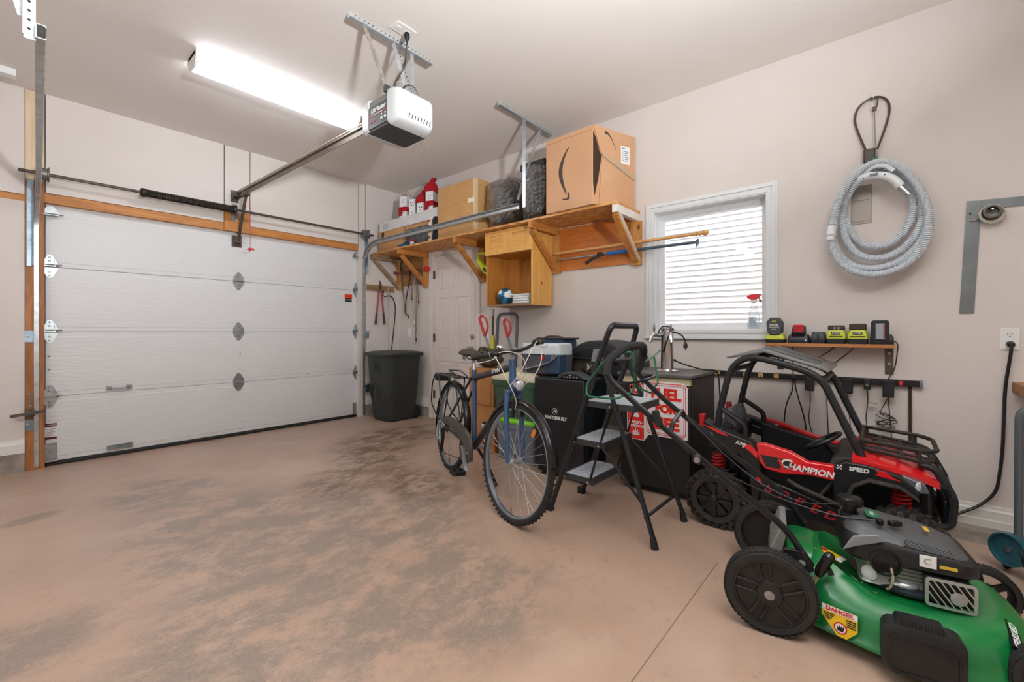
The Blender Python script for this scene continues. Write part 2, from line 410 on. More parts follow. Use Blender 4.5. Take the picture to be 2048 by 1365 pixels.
# ---- neighbour's clapboard seen through it
nb = thing('wall_neighbour', 'white clapboard siding of the building outside the window', 'wall', (5.3, 1.5, -.3), structure=True)
obj('sheathing', G().bb(5.345, 5.5, -3.5, 7, -.3, 4.6), M('siding_white', '#f1f1ee', .5), nb, sm=0)
sb = obj('siding_board', G().prism([(5.345, -.25), (5.295, -.25), (5.297, -.245), (5.33, -.175), (5.345, -.175)], 'y', -3.5, 7), M('siding_white', '#f1f1ee', .5), nb, sm=0)
for k in range(1, 73): dup(sb, (0, 0, k*.065))
struct(obj('ground_outside', G().bb(3.75, 12, -6, 9, -.35, -.3), M('outside_gravel', '#b3aea4', .9, var=(8, '#8d887e', .8))))
# ---- side door
d2 = thing('door_2', 'white six panel side door', 'door', (XR, 3.97, 0), structure=True)
DW = M('door_white', '#ddd5cf', .45)
g = G()
for (y0, y1, z0, z1) in ((3.515, 3.585, 0, 2.125), (4.365, 4.435, 0, 2.125), (3.585, 4.365, 2.058, 2.125)):
    g.bb(XR-.016, XR, y0, y1, z0, z1)
for (y0, y1, z0, z1) in ((3.52, 3.535, 0, 2.125), (4.415, 4.43, 0, 2.125), (3.535, 4.415, 2.105, 2.122)):
    g.bb(XR-.024, XR-.016, y0, y1, z0, z1)
obj('casing', g, DW, d2, bev=.003)
obj('jamb', G().frame(rc(3.58, 4.37, 0, 2.07), rc(3.592, 4.358, .012, 2.052), 'x', XR+.0, XR+.15), DW, d2, sm=0)
sl = obj('door_slab', G().bb(XR+.02, XR+.06, 3.594, 4.356, .014, 2.05), DW, d2, sm=0)
def rp(y0, y1, z0, z1):
    g = G(); a = .03
    g.frame(rc(y0, y1, z0, z1), rc(y0+.012, y1-.012, z0+.012, z1-.012), 'x', XR+.012, XR+.02)
    g.add([(XR+.02, *p) for p in rc(y0+.018, y1-.018, z0+.018, z1-.018)]+[(XR+.0125, *p) for p in rc(y0+.018+a, y1-.018-a, z0+.018+a, z1-.018-a)],
          [(4, 5, 6, 7)]+[(i, (i+1) % 4, 4+(i+1) % 4, 4+i) for i in range(4)])
    obj('raised_panel', g, DW, d2, sm=0)
for (y0, y1) in ((3.69, 3.95), (4.0, 4.26)):
    rp(y0, y1, 1.64, 1.90); rp(y0, y1, .86, 1.53); rp(y0, y1, .20, .74)
for z in (1.82, 1.02, .30): obj('hinge', G().bb(XR-.003, XR+.022, 4.352, 4.366, z-.05, z+.05).cyl((XR-.003, 4.36, z-.052), (XR-.003, 4.36, z+.052), .007, 8), BRONZE, d2)
for z, nm in ((1.04, 'deadbolt'), (.90, 'door_knob')):
    g = G().lathe([(.032, 0), (.032, .006), (.026, .012), (.02, .014)], (XR+.02, 3.675, z), (-1, 0, 0), 18)
    if nm == 'door_knob': g.lathe([(.012, 0), (.012, .03), (.024, .036), (.029, .05), (.024, .062), (.0, .066)], (XR+.008, 3.675, z), (-1, 0, 0), 18)
    else: g.bb(XR-.008, XR+.008, 3.67, 3.68, z-.016, z+.016)
    obj(nm, g, STEEL, d2)
# ---- garage door
DOORW = M('garage_door_white', '#dcdedf', .42, bump=(55, .25), stretch=(.12, 1, 1))
d1 = thing('door_1', 'white sectional garage door of four long panels', 'garage door', (1.6, 5.19, 0), structure=True)
ph = .533; z0 = .032
Yd = 5.19
prof = lambda z: [(Yd+.045, z), (Yd+.006, z), (Yd+.002, z+.004), (Yd+.002, z+.036), (Yd-.0, z+.042), (Yd-.0, z+ph-.042), (Yd+.002, z+ph-.036), (Yd+.002, z+ph-.006), (Yd+.006, z+ph-.002), (Yd+.045, z+ph-.002)]
pn = obj('door_section', G().prism(prof(z0), 'x', .212, 2.972), DOORW, d1, sm=0)
for k in range(1, 4): dup(pn, (0, 0, k*ph))
obj('leak_blocker', G().bb(.16, 3.02, Yd+.05, Yd+.06, 0, 2.2), DOORW, d1, sm=0)  # added unseen sheet that stops daylight leaking through the section seams
obj('bottom_seal', G().prism([(Yd-.012, .004), (Yd+.05, .004), (Yd+.045, .034), (Yd-.004, .034), (Yd-.012, .018)], 'x', .21, 2.975), RUB, d1, sm=0)
HG = M('hinge_zinc', '#b3b7b8', .35, .85, var=(30, '#83888a', .6))
def hinge(x, z, edge):
    h = obj('hinge', G().prism([(x-.05, z+.03), (x-.05, z-.03), (x-.012, z-.094), (x+.012, z-.094), (x+.05, z-.03), (x+.05, z+.03), (x+.012, z+.094), (x-.012, z+.094)] if not edge else
            [(x-.045, z+.02), (x-.045, z-.03), (x-.01, z-.094), (x+.014, z-.094), (x+.05, z-.02), (x+.05, z+.02), (x+.014, z+.094), (x-.01, z+.094)], 'y', Yd-.006, Yd), HG, d1, sm=0)
    obj('knuckle', G().cyl((x-.05, Yd-.014, z), (x+.05, Yd-.014, z), .009, 10), GALVD, h)
    if edge:
        s_ = -1 if x < 1 else 1
        obj('bracket', G().bb(x-.035, x+.035, Yd-.04, Yd-.004, z-.003, z+.025).bb(x-.03, x-.026, Yd-.045, Yd, z-.005, z+.05).bb(x+.026, x+.03, Yd-.045, Yd, z-.005, z+.05), HG, h, sm=0)
        obj('roller_stem', G().cyl((x-s_*.07, Yd-.04, z+.01), (x+s_*.075, Yd-.04, z+.01), .0055, 8), STEEL, h)
    gb = G()
    for dx, dz in ((0, .075), (0, .045), (0, -.045), (0, -.075)): gb.lathe([(.008, 0), (.008, .004), (.004, .007)], (x+dx, Yd-.006, z+dz), (0, -1, 0), 6)
    obj('bolt', gb, STEEL, h)
    return h
for z in (1.634, 1.101, .568):
    hinge(.234, z, True); hinge(1.604, z, False); hinge(2.952, z, True)
for x, s_ in ((.24, -1), (2.95, 1)):
    t_ = obj('top_bracket', G().prism([(x-.05, 2.045), (x+.05, 2.045), (x+.05, 2.075), (x+.015, 2.125), (x-.015, 2.125), (x-.05, 2.075)], 'y', Yd-.01, Yd).bb(x-.045, x+.045, Yd-.06, Yd, 2.045, 2.05), HG, d1, sm=0)
    obj('roller_stem', G().cyl((x-.07*s_, Yd-.05, 2.055), (x+.09*s_, Yd-.05, 2.055), .006, 8), STEEL, t_)
    t_ = obj('bottom_bracket', G().bb(x-.045, x+.038, Yd-.008, Yd+.0, .035, .185).bb(x-.045, x+.038, Yd-.03, Yd-.008, .035, .04), HG, d1, sm=0)
    gb = G()
    for dx, dz in ((-.02, .15), (.015, .15), (-.02, .1), (.015, .1), (-.002, .07)): gb.lathe([(.007, 0), (.007, .004), (.003, .006)], (x+dx, Yd-.008, dz), (0, -1, 0), 6)
    obj('bolt', gb, STEEL, t_)
h_ = obj('lift_handle', G().tube(smooth([(.59, Yd-.008, .6), (.6, Yd-.03, .6), (.625, Yd-.042, .598), (.695, Yd-.042, .598), (.72, Yd-.03, .6), (.73, Yd-.008, .6)], 2), .008, 8), STEEL, d1)
obj('mount_plate', G().bb(.572, .612, Yd-.005, Yd, .58, .62).bb(.708, .748, Yd-.005, Yd, .58, .62), STEEL, h_)
obj('step_plate', G().bb(.58, .754, Yd-.006, Yd, .06, .095).bb(.58, .754, Yd-.018, Yd, .06, .064), GALVD, d1, sm=0)
lb = obj('warning_label', G().bb(.207, .275, Yd-.0015, Yd, .215, .345), WHITEP, d1, sm=0)
obj('label_print', G().bb(.207, .275, Yd-.0022, Yd, .318, .345).bb(.207, .275, Yd-.0022, Yd, .215, .235), M('dark_red_print', '#5a1416', .6), lb, sm=0)
text('WARNING', .013, (.241, Yd-.0026, .331), FX, WYZ, WHITEINK, lb)
for k in range(5): obj('print_line', G().bb(.215, .268-.008*(k % 2), Yd-.0022, Yd, .300-k*.014, .304-k*.014), M('grey_ink', '#9a8f8c', .7), lb, sm=0)
lb = obj('caution_sticker', G().bb(2.795, 2.897, Yd-.0015, Yd, 1.525, 1.575), M('orange_red_sticker', '#f0401c', .5), d1, sm=0)
obj('black_band', G().bb(2.80, 2.89, Yd-.0015, Yd, 1.478, 1.525), BLACKINK, lb, sm=0)
text('NOTICE', .022, (2.846, Yd-.002, 1.55), FX, WYZ, BLACKINK, lb); text('DANGER', .018, (2.845, Yd-.002, 1.503), FX, WYZ, WHITEINK, lb)
for x, z in ((1.62, .865), (2.33, .60)): obj('red_dot_sticker', G().lathe([(.008, 0), (.008, .001)], (x, Yd, z), (0, -1, 0), 10), M('orange_red_sticker', '#f0401c'), d1)
for z in (.79, .9): obj('bolt', G().lathe([(.009, 0), (.009, .004), (.004, .007)], (.232, Yd, z), (0, -1, 0), 8), STEEL, d1)
struct(obj('floor_joint', G().bar((-1.5, .60, .0004), (2.2, .604, .0004), .004, .0008), M('joint_dark', '#8a6f5e', .9)))
# ================================================================== GARAGE DOOR HARDWARE
def sweep_yz(g, prof, path):
    """prof: closed list of (a along x, b along in-plane normal); path: list of (x,y,z) in a near-vertical plane"""
    rings = []; n = len(path)
    for i, p in enumerate(path):
        t = (Vector(path[min(i+1, n-1)])-Vector(path[max(i-1, 0)])).normalized(); nn = Vector((0, -t.z, t.y))
        rings.append([Vector(p)+Vector((a, 0, 0))+nn*b for a, b in prof])
    return g.loft(rings)
def arc_path(x0, x1, ybot, zc, r, yend, z_h):
    pts = [(x0, ybot, .02), (x0, ybot, z_h-r)]
    for k in range(1, 13):
        a = PI/2*k/12; pts.append((x0, ybot-r+r*math.cos(a), z_h-r+r*math.sin(a)))
    pts.append((x0+(x1-x0)*.5, (ybot-r+yend)/2, z_h)); pts.append((x1, yend, z_h))
    return pts
def cprof(s):   # C channel, mouth towards the door (s=+1 mouth at +x)
    o = [(-.014, -.027), (.012, -.027), (.016, -.02), (.013, -.018), (.011, -.023), (-.010, -.023), (-.010, .023), (.011, .023), (.013, .018), (.016, .02), (.012, .027), (-.014, .027)]
    return [(a*s, b) for a, b in o]
def sfx(*a, **k):
    o = obj(*a, **k); o['kind'] = 'stuff'; return o
def angle_iron(g, p0, p1, a, b, wd=.032, th=.0025):
    """L section from p0 to p1; a and b are the two leg directions"""
    p0, p1, a, b = Vector(p0), Vector(p1), Vector(a).normalized(), Vector(b).normalized()
    sec = [(0, 0), (wd, 0), (wd, th), (th, th), (th, wd), (0, wd)]
    return g.loft([[p+a*u+b*v for u, v in sec] for p in (p0, p1)])
def holes(g, p0, p1, nrm, off, n, r=.005):
    p0, p1, nrm = Vector(p0), Vector(p1), Vector(nrm).normalized()
    for k in range(n): g.lathe([(r, 0), (r, .0012)], p0.lerp(p1, (k+.5)/n)+Vector(off), nrm, 8)
    return g
HOLE = M('dark_hole', '#2a2a2b', .8)
PERF = M('perforated_zinc', '#ccd2d6', .35, .75, var=(30, '#a3abb1', .5))
# tracks
for side, xa, xb, s_ in (('left', .160, .085, 1), ('right', 3.02, 3.0, -1)):
    t = thing('garage_door_track', 'grey steel roller track on the torn timber side of the door' if side == 'left' else 'grey steel roller track curving along the wall shelf', 'door track', (xa, 5.1, 0), 'garage door roller tracks')
    Y0 = 5.145; zh = 2.225
    obj('rail', sweep_yz(G(), cprof(s_), arc_path(xa, xb, Y0, 0, .34, 2.40 if side == 'left' else 2.5, zh)), GALV, t, sm=50)
    xo = xa-s_*.018
    g = G().bb(xo-.004, xo, 5.06, 5.13, 1.62, 2.30) if side == 'left' else G().bb(xo, xo+.004, 5.06, 5.13, 1.85, 2.3)
    if side == 'left': g.bb(.108, xo, 5.128, 5.132, 1.62, 2.30)
    else: g.bb(xo, 3.06, 5.100, 5.104, 1.85, 2.3)
    obj('flag_bracket', g, M('blue_zinc', '#93a4b0', .35, .8, var=(20, '#5f6d78', .6)), t, sm=0)
    for z in (1.06, .36):
        b_ = obj('jamb_bracket', G().bb(min(xo-s_*.05, xo), max(xo-s_*.05, xo), 5.105 if side == 'right' else 5.126, 5.109 if side == 'right' else 5.130, z-.045, z+.045).bb(min(xo, xo+s_*.004), max(xo, xo+s_*.004), 5.1, 5.13, z-.045, z+.045), M('blue_zinc', '#93a4b0'), t, sm=0)
        obj('bolt', G().lathe([(.009, 0), (.009, .006), (.004, .009)], (xo-s_*.03, 5.105 if side == 'right' else 5.126, z), (0, -1, 0), 6), STEEL, b_)
    # ceiling hanger of perforated angle
    yh = 2.40 if side == 'left' else 2.47
    hg = obj('hanger', angle_iron(G(), (xb+.0, yh-.02, zh-.02) if side == 'right' else (xb-.045, yh+.03, zh-.03), (xb+.0, yh-.02, ZC) if side == 'right' else (xb-.045, yh+.03, ZC), (1, 0, 0), (0, -1, 0), .034), PERF, t, sm=0)
    if side == 'right':
        obj('ceiling_angle', angle_iron(G(), (2.66, 2.445, ZC-.034), (3.42, 2.445, ZC-.034), (0, -1, 0), (0, 0, 1), .034), PERF, hg, sm=0)
        obj('brace', G().bar((3.24, 2.43, ZC-.02), (2.99, 2.5, 2.28), .03, .003, (0, 1, 0)), PERF, hg, sm=0)
        sfx('hole', holes(holes(G(), (xb+.017, yh-.02, zh+.02), (xb+.017, yh-.02, ZC-.04), (0, -1, 0), (0, -.0001, 0), 26, .004), (2.68, 2.41, ZC-.016), (3.4, 2.41, ZC-.016), (0, -1, 0), (0, 0, 0), 24, .004), HOLE, hg)
        sfx('hole', holes(G(), (xb, yh-.037, zh+.02), (xb, yh-.037, ZC-.04), (-1, 0, 0), (0, 0, 0), 26, .004), HOLE, hg)
    else:
        obj('brace', G().bar((xb-.21, yh+.05, ZC-.01), (xb-.04, yh+.034, zh+.05), .034, .003, (0, 1, 0)), PERF, hg, sm=0)
        obj('ceiling_angle', angle_iron(G(), (-.35, yh+.04, ZC-.034), (.25, yh+.04, ZC-.034), (0, -1, 0), (0, 0, 1), .034), PERF, hg, sm=0)
        sfx('hole', holes(G(), (xb-.028, yh+.027, zh-.01), (xb-.028, yh+.027, ZC-.04), (0, -1, 0), (0, 0, 0), 22, .0045), HOLE, hg)
lk = thing('track_lock', 'small dark spring latch bolted across the track', 'latch', (.16, 5.07, .46))
obj('bolt_bar', G().bar((.02, 5.055, .45), (.21, 5.055, .47), .012, .022), BRONZE, lk)
obj('case', G().bb(.10, .15, 5.06, 5.11, .435, .485), BRONZE, lk, sm=0, bev=.003)
obj('spring', G().tube([(.125+.012*math.cos(a*.8), 5.085+.012*math.sin(a*.8), .49+a*.0022) for a in range(0, 60)], .0022, 5), STEEL, lk)
lk2 = thing('track_lock', 'small dark spring latch by the black bin side of the door', 'latch', (3.05, 5.07, .40))
obj('bolt_bar', G().bar((2.98, 5.06, .40), (3.14, 5.06, .405), .012, .02), BRONZE, lk2)
obj('case', G().bb(3.05, 3.09, 5.06, 5.104, .385, .425), BRONZE, lk2, sm=0, bev=.003)
# torsion shaft with spring
t = thing('torsion_shaft', 'brown steel torsion shaft with black coil spring above garage door', 'torsion shaft', (1.55, 5.0, 2.335))
obj('shaft', G().cyl((.06, 5.0, 2.335), (3.085, 5.0, 2.335), .0125, 10), BRONZE, t)
N = 62
obj('spring', G().tube([(.80+.70*k/(N*10), 5.0+.030*math.cos(2*PI*k/10), 2.335+.030*math.sin(2*PI*k/10)) for k in range(N*10+1)], .0062, 5), M('oiled_black_steel', '#2b2622', .35, .6, var=(20, '#4a4038', .6)), t)
obj('winding_cone', G().lathe([(.03, 0), (.04, .012), (.04, .03), (.03, .05), (.02, .06)], (.775, 5, 2.335), (1, 0, 0), 12), M('cast_black', '#33302d', .5, .5), t)
obj('winding_cone', G().lathe([(.04, 0), (.044, .012), (.044, .03), (.02, .034)], (1.495, 5, 2.335), (1, 0, 0), 12), M('cast_black', '#33302d', .5, .5), t)
obj('centre_bracket', G().prism([(4.965, 2.30), (5.035, 2.30), (5.035, 2.37), (5.12, 2.42), (5.12, 2.25), (5.0, 2.26)], 'x', 1.538, 1.543).bb(1.52, 1.57, 5.108, 5.118, 2.25, 2.42), GALVD, t, sm=0)
for x in (.20, 2.965):
    d_ = obj('cable_drum', G().lathe([(.02, -.025), (.055, -.025), (.056, -.02), (.045, -.016), (.045, .012), (.056, .016), (.058, .024), (.02, .026)], (x, 5.0, 2.335), (1, 0, 0), 24), M('cast_grey', '#7d7d7a', .45, .7), t)
    obj('bearing_plate', G().bb(x-.045 if x < 1 else x+.04, x-.041 if x < 1 else x+.044, 4.96, 5.12, 2.28, 2.39), GALVD, d_, sm=0)
    obj('lift_cable', G().tube([(x, 5.048, 2.33), (x, 5.11, .12)], .0018, 4), STEEL, d_)
# ------------------------------------------------------------------ opener
HZ, HX, HY = 2.46, 1.765, 2.565
t = thing('garage_door_opener', 'white and dark grey garage door opener hung on perforated angle', 'door opener', (HX, HY, HZ))
t_op = t
DG = M('dark_grey_panel', '#3a3c3e', .5); LENS = M('opener_lens_white', '#d3d8da', .35)
body = obj('motor_housing', G().bb(1.622, 1.91, 2.45, 2.68, HZ+.0, HZ+.205), M('housing_grey', '#75736f', .5), t, bev=.006)
obj('bottom_cover', G().bb(1.617, 1.916, 2.445, 2.685, HZ-.008, HZ+.004), M('charcoal_cover', '#3c3e40', .6), t, bev=.003)
pf = obj('logo_panel', G().bb(1.614, 1.624, 2.455, 2.675, HZ+.012, HZ+.16), DG, t, bev=.002)
LY = (0, -1, 0)
text('LiftMaster', .042, (1.6132, 2.56, HZ+.127), LY, WYZ, WHITEINK, pf, bold=.001, shear=.15)
obj('red_stripe', G().bb(1.6125, 1.6145, 2.462, 2.665, HZ+.092, HZ+.098), M('stripe_red', '#c23a2e', .5), pf, sm=0)
text('PROFESSIONAL', .012, (1.6122, 2.56, HZ+.095), LY, WYZ, WHITEINK, pf, sp=1.3)
text('1/2 HP', .026, (1.6132, 2.62, HZ+.055), LY, WYZ, M('stripe_red', '#c23a2e'), pf, shear=.2)
for y in (2.475, 2.515): obj('control_knob', G().lathe([(.011, 0), (.011, .006), (.0, .008)], (1.6145, y, HZ+.05), (-1, 0, 0), 12).lathe([(.007, 0), (.007, .003)], (1.6145, y, HZ+.075), (-1, 0, 0), 10), M('pale_grey_knob', '#c9c9c6', .5), pf)
def lens(y0, sg):
    rings = []
    for k in range(7):
        q = k/6; dy = .10*math.sin(q*PI/2); sh = .034*(1-math.cos(q*PI/2))
        rings.append([(p[0], y0+sg*dy, p[1]) for p in rrect(1.768, HZ+.11+sh*.05, .315-sh*1.6, .235-sh*2.0, .03, 4)])
    o = obj('light_lens', G().loft(rings), LENS, t, sm=50)
    sl_ = G()
    for k in range(8):
        x = 1.70+k*.024
        sl_.bar((x+.008, y0+sg*.1005, HZ+.035), (x+.016, y0+sg*.1008, HZ+.066), .005, .002, (0, 1, 0))
    obj('vent_slot', sl_, HOLE if sg < 0 else M('slot_pale', '#f6f8f8', .4), o, sm=0)
    return o
lf = lens(2.45, -1); lens(2.68, 1)
obj('latch_hole', G().lathe([(.014, 0), (.014, .003)], (1.64, 2.372, HZ+.185), (-.25, -1, 0), 14), HOLE, lf)
RB = M('bronze_rail', '#7a6f63', .4, .6, var=(9, '#57504a', .5))
r_ = obj('rail', G().bar((1.665, 2.70, HZ+.10), (1.55, 5.03, 2.512), .028, .012).bar((1.665, 2.70, HZ+.075), (1.55, 5.03, 2.487), .006, .05), RB, t, sm=0)
obj('drive_chain', G().tube([(1.65, 2.7, HZ+.115), (1.535, 5.02, 2.527)], .005, 5).tube([(1.68, 2.7, HZ+.115), (1.565, 5.02, 2.527)], .005, 5), M('chain_pale', '#b9ab9a', .4, .5), r_)
obj('header_bracket', G().bb(1.515, 1.575, 5.0, 5.12, 2.50, 2.505).bb(1.515, 1.519, 5.0, 5.12, 2.47, 2.53).bb(1.571, 1.575, 5.0, 5.12, 2.47, 2.53).bb(1.51, 1.58, 5.108, 5.118, 2.44, 2.56).cyl((1.505, 5.03, 2.495), (1.585, 5.03, 2.495), .02, 12), BRONZE, t, sm=30)
tr_ = obj('trolley', G().bb(1.54, 1.59, 4.80, 4.92, 2.455, 2.50), BRONZE, t, bev=.003)
obj('lift_arm', G().bar((1.567, 4.86, 2.455), (1.567, 5.02, 2.14), .004, .028, (1, 0, 0)).bar((1.567, 5.0, 2.22), (1.59, 5.14, 2.02), .004, .026, (1, 0, 0)), BRONZE, t, sm=0)
obj('door_bracket', G().bb(1.555, 1.615, 5.12, 5.19, 2.03, 2.10).bb(1.54, 1.63, 5.18, 5.19, 1.99, 2.11), BRONZE, t, sm=0)
c_ = obj('release_cord', G().tube([(1.60, 4.86, 2.46), (1.605, 4.86, 2.1), (1.607, 4.86, 1.935)], .0022, 5), M('red_cord', '#c0392b', .6), t)
obj('release_handle', G().prism([(1.572, 1.925), (1.60, 1.945), (1.64, 1.94), (1.646, 1.925), (1.612, 1.922), (1.6, 1.9), (1.595, 1.92)], 'y', 4.853, 4.867), RED, c_)
hg = obj('hanger', angle_iron(G(), (1.335, 2.445, ZC-.034), (1.955, 2.445, ZC-.034), (0, -1, 0), (0, 0, 1), .036), PERF, t, sm=0)
obj('strap', G().bar((1.435, 2.43, ZC-.02), (1.625, 2.47, HZ+.22), .03, .003, (0, 1, 0)), M('strap_worn', '#b9b0a6', .45, .6, var=(30, '#8a8078', .7)), hg, sm=0)
obj('strap', angle_iron(G(), (1.635, 2.44, ZC-.02), (1.78, 2.46, HZ+.2), (1, 0, 0), (0, -1, 0), .032), PERF, hg, sm=0)
obj('strap', G().bar((1.79, 2.43, ZC-.02), (1.83, 2.47, HZ+.2), .03, .003, (0, 1, 0)), PERF, hg, sm=0)
obj('mount_bracket', G().bb(1.60, 1.73, 2.455, 2.475, HZ+.20, HZ+.245), M('bracket_dark', '#4d4b48', .5, .4), t, sm=0)
sfx('hole', holes(holes(G(), (1.35, 2.408, ZC-.016), (1.94, 2.408, ZC-.016), (0, -1, 0), (0, 0, 0), 20, .004), (1.65, 2.43, ZC-.03), (1.80, 2.45, HZ+.22), (0, -1, 0), (0, -.024, 0), 14, .004), HOLE, hg)
obj('hook_wire', G().tube(smooth([(1.86, 2.42, HZ), (1.862, 2.42, HZ-.08), (1.88, 2.42, HZ-.125), (1.892, 2.42, HZ-.118), (1.888, 2.42, HZ-.105)], 2), .0018, 5), BRONZE, t)
obj('bell_wire', G().tube(smooth([(1.64, 2.47, HZ+.24), (1.70, 2.44, HZ+.31), (1.80, 2.42, HZ+.30), (1.87, 2.43, HZ+.22), (1.90, 2.45, HZ+.2)], 3), .0018, 4), M('cream_wire', '#cbbfae', .5), t)
ot = thing('ceiling_outlet', 'white duplex outlet plate screwed to the ceiling', 'outlet', (1.635, 2.31, ZC))
obj('plate', G().bb(1.565, 1.705, 2.265, 2.355, ZC-.006, ZC), WHITEP, ot, bev=.002)
obj('receptacle', G().prism(rrect(1.60, 2.31, .036, .03, .01, 3), 'z', ZC-.009, ZC-.006), WHITEP, ot)
obj('receptacle', G().prism(rrect(1.665, 2.31, .036, .03, .01, 3), 'z', ZC-.009, ZC-.006), WHITEP, ot)
pc = t_op
obj('plug', G().lathe([(.016, 0), (.018, .01), (.017, .03), (.008, .05), (.006, .06)], (1.665, 2.31, ZC-.009), (0, 0, -1), 12), BLK, pc)
obj('power_cord', G().tube(smooth([(1.665, 2.31, ZC-.06), (1.67, 2.33, ZC-.14), (1.69, 2.38, ZC-.20), (1.64, 2.42, ZC-.30), (1.655, 2.42, ZC-.36), (1.72, 2.42, ZC-.31), (1.71, 2.44, ZC-.33), (1.70, 2.46, HZ+.2)], 3), .0045, 6).tube(smooth([(1.70, 2.45, HZ+.21), (1.74, 2.43, HZ+.29), (1.80, 2.43, HZ+.31), (1.86, 2.44, HZ+.26), (1.88, 2.46, HZ+.2)], 3), .005, 6), BLK, pc)
# ------------------------------------------------------------------ fluorescent fixtures
LM = M('lit_diffuser', '#f4f8ff', .4, emis=LAMP)
FIX = M('fixture_white', '#eceae6', .4)
def fixture(x0, x1, y0, y1, label):
    t = thing('fluorescent_light', label, 'ceiling light', ((x0+x1)/2, (y0+y1)/2, ZC))
    obj('back_pan', G().bb(x0, x1, y0+.02, y1-.02, ZC-.022, ZC), FIX, t, sm=0)
    sec = [(y0, ZC-.02), (y0+.012, ZC-.05), (y0+.045, ZC-.088), (y1-.045, ZC-.088), (y1-.012, ZC-.05), (y1, ZC-.02)]
    obj('diffuser', G().prism(sec, 'x', x0+.012, x1-.012), LM, t, sm=0)
    e = [(y0-.003, ZC), (y0-.003, ZC-.022), (y0+.01, ZC-.054), (y0+.043, ZC-.093), (y1-.043, ZC-.093), (y1-.01, ZC-.054), (y1+.003, ZC-.022), (y1+.003, ZC)]
    obj('end_cap', G().prism(e, 'x', x0, x0+.012), FIX, t, sm=0); obj('end_cap', G().prism(e, 'x', x1-.012, x1), FIX, t, sm=0)
fixture(.835, 2.05, 3.52, 3.73, 'long lit fluorescent light on the ceiling beside the door opener')
TUBE = M('lit_tube', '#f4f8ff', .4, emis=LAMP*7)
def bay_fill_light(x0, x1, y, z, label):
    t = thing('bay_fill_light', label, 'ceiling light', ((x0+x1)/2, y, ZC))
    obj('housing', G().prism([(y-.05, z+.03), (y+.05, z+.03), (y+.035, z+.07), (y-.035, z+.07)], 'x', x0, x1), FIX, t, sm=0)
    for dy in (-.05, .05): obj('tube', G().cyl((x0+.02, y+dy, z), (x1-.02, y+dy, z), .013, 10), TUBE, t)
    for x in (x0+.01, x1-.01): obj('end_socket', G().bb(x-.01, x+.01, y-.07, y+.07, z-.02, z+.04), FIX, t, sm=0)
    for x in (x0+.15, x1-.15): obj('chain', G().cyl((x, y, z+.07), (x, y, ZC), .004, 6), STEEL, t)
bay_fill_light(-2.2, -.98, 2.0, 2.62, 'added bare tube fill light hung on chains over the empty bay, out of view')  # added lamp, out of view, there to brighten the ceiling
# added fill light behind the camera, standing in for a flash bounced off the ceiling
wl = thing('bounce_fill', 'added fill light standing in for a flash bounced off the ceiling behind the camera', 'fill light', (.55, -1.0, 0))
for a in (0.3, 2.4, 4.5): obj('tripod_leg', G().tube([(.55, -1.0, .75), (.55+.38*math.cos(a), -1.0+.38*math.sin(a), .01)], .012, 8), BLK, wl)
obj('mast', G().cyl((.55, -1.0, .7), (.55, -1.0, 1.62), .014, 10), BLK, wl)
aim = (Vector((.75, .05, ZC))-Vector((.55, -1.0, 1.72))).normalized()
obj('lamp_head', G().lathe([(.06, -.09), (.13, -.02), (.15, .0), (.145, .004), (.12, -.015), (.0, -.02)], (.55, -1.0, 1.70), tuple(aim), 24), BLK, wl)
ld = bpy.data.lights.new('lamp', 'AREA'); ld.shape = 'DISK'; ld.size = .26; ld.energy = BOUNCE; ld.spread = math.radians(130); ld.color = (.955, .98, 1)
lo_ = bpy.data.objects.new('lamp', ld); COL.objects.link(lo_); lo_.parent = wl
lo_.location = Vector((.55, -1.0, 1.715))-Vector((.55, -1.0, 0)); lo_.rotation_euler = aim.to_track_quat('-Z', 'Y').to_euler()
sb_ = thing('ceiling_strut', 'short white perforated strut on the ceiling by the front wall', 'bracket', (-.4, 4.9, ZC))
obj('angle', angle_iron(G(), (-.9, 4.92, ZC-.04), (.03, 4.92, ZC-.04), (0, -1, 0), (0, 0, 1), .04, .004), PERF, sb_, sm=0)
obj('end_block', G().bb(-.06, .05, 4.80, 4.88, ZC-.05, ZC), WHITEP, sb_, bev=.003)
# ================================================================== LONG WALL SHELF
def osb_mat():
    m = bpy.data.materials.new('osb_board'); m.use_nodes = True; n = m.node_tree.nodes; l = m.node_tree.links; b = n['Principled BSDF']
    tc = n.new('ShaderNodeTexCoord'); mp = n.new('ShaderNodeMapping'); mp.inputs['Scale'].default_value = (60, 16, 60); l.new(tc.outputs['Object'], mp.inputs[0])
    v = n.new('ShaderNodeTexVoronoi'); v.inputs['Scale'].default_value = 1; l.new(mp.outputs[0], v.inputs['Vector'])
    r = n.new('ShaderNodeValToRGB'); r.color_ramp.elements[0].color = lin('#b8763a'); r.color_ramp.elements[1].color = lin('#e6b576')
    r.color_ramp.elements.new(.5).color = lin('#d09552')
    s = n.new('ShaderNodeSeparateColor'); l.new(v.outputs['Color'], s.inputs[0]); l.new(s.outputs[0], r.inputs[0]); l.new(r.outputs[0], b.inputs['Base Color'])
    b.inputs['Roughness'].default_value = .65
    bp = n.new('ShaderNodeBump'); bp.inputs['Strength'].default_value = .3; bp.inputs['Distance'].default_value = .003; l.new(v.outputs['Distance'], bp.inputs['Height']); l.new(bp.outputs[0], b.inputs['Normal'])
    return m
OSB = osb_mat(); SZ = 2.13
t = thing('wall_shelf', 'long strand board wall shelf on diagonal timber brackets', 'shelf', (3.55, 3.35, 1.68))
obj('shelf_board', G().bb(3.12, XR-.002, 1.595, 4.62, SZ-.02, SZ).bb(3.14, XR-.002, 4.62, 5.1, SZ-.02, SZ), OSB, t, sm=0)
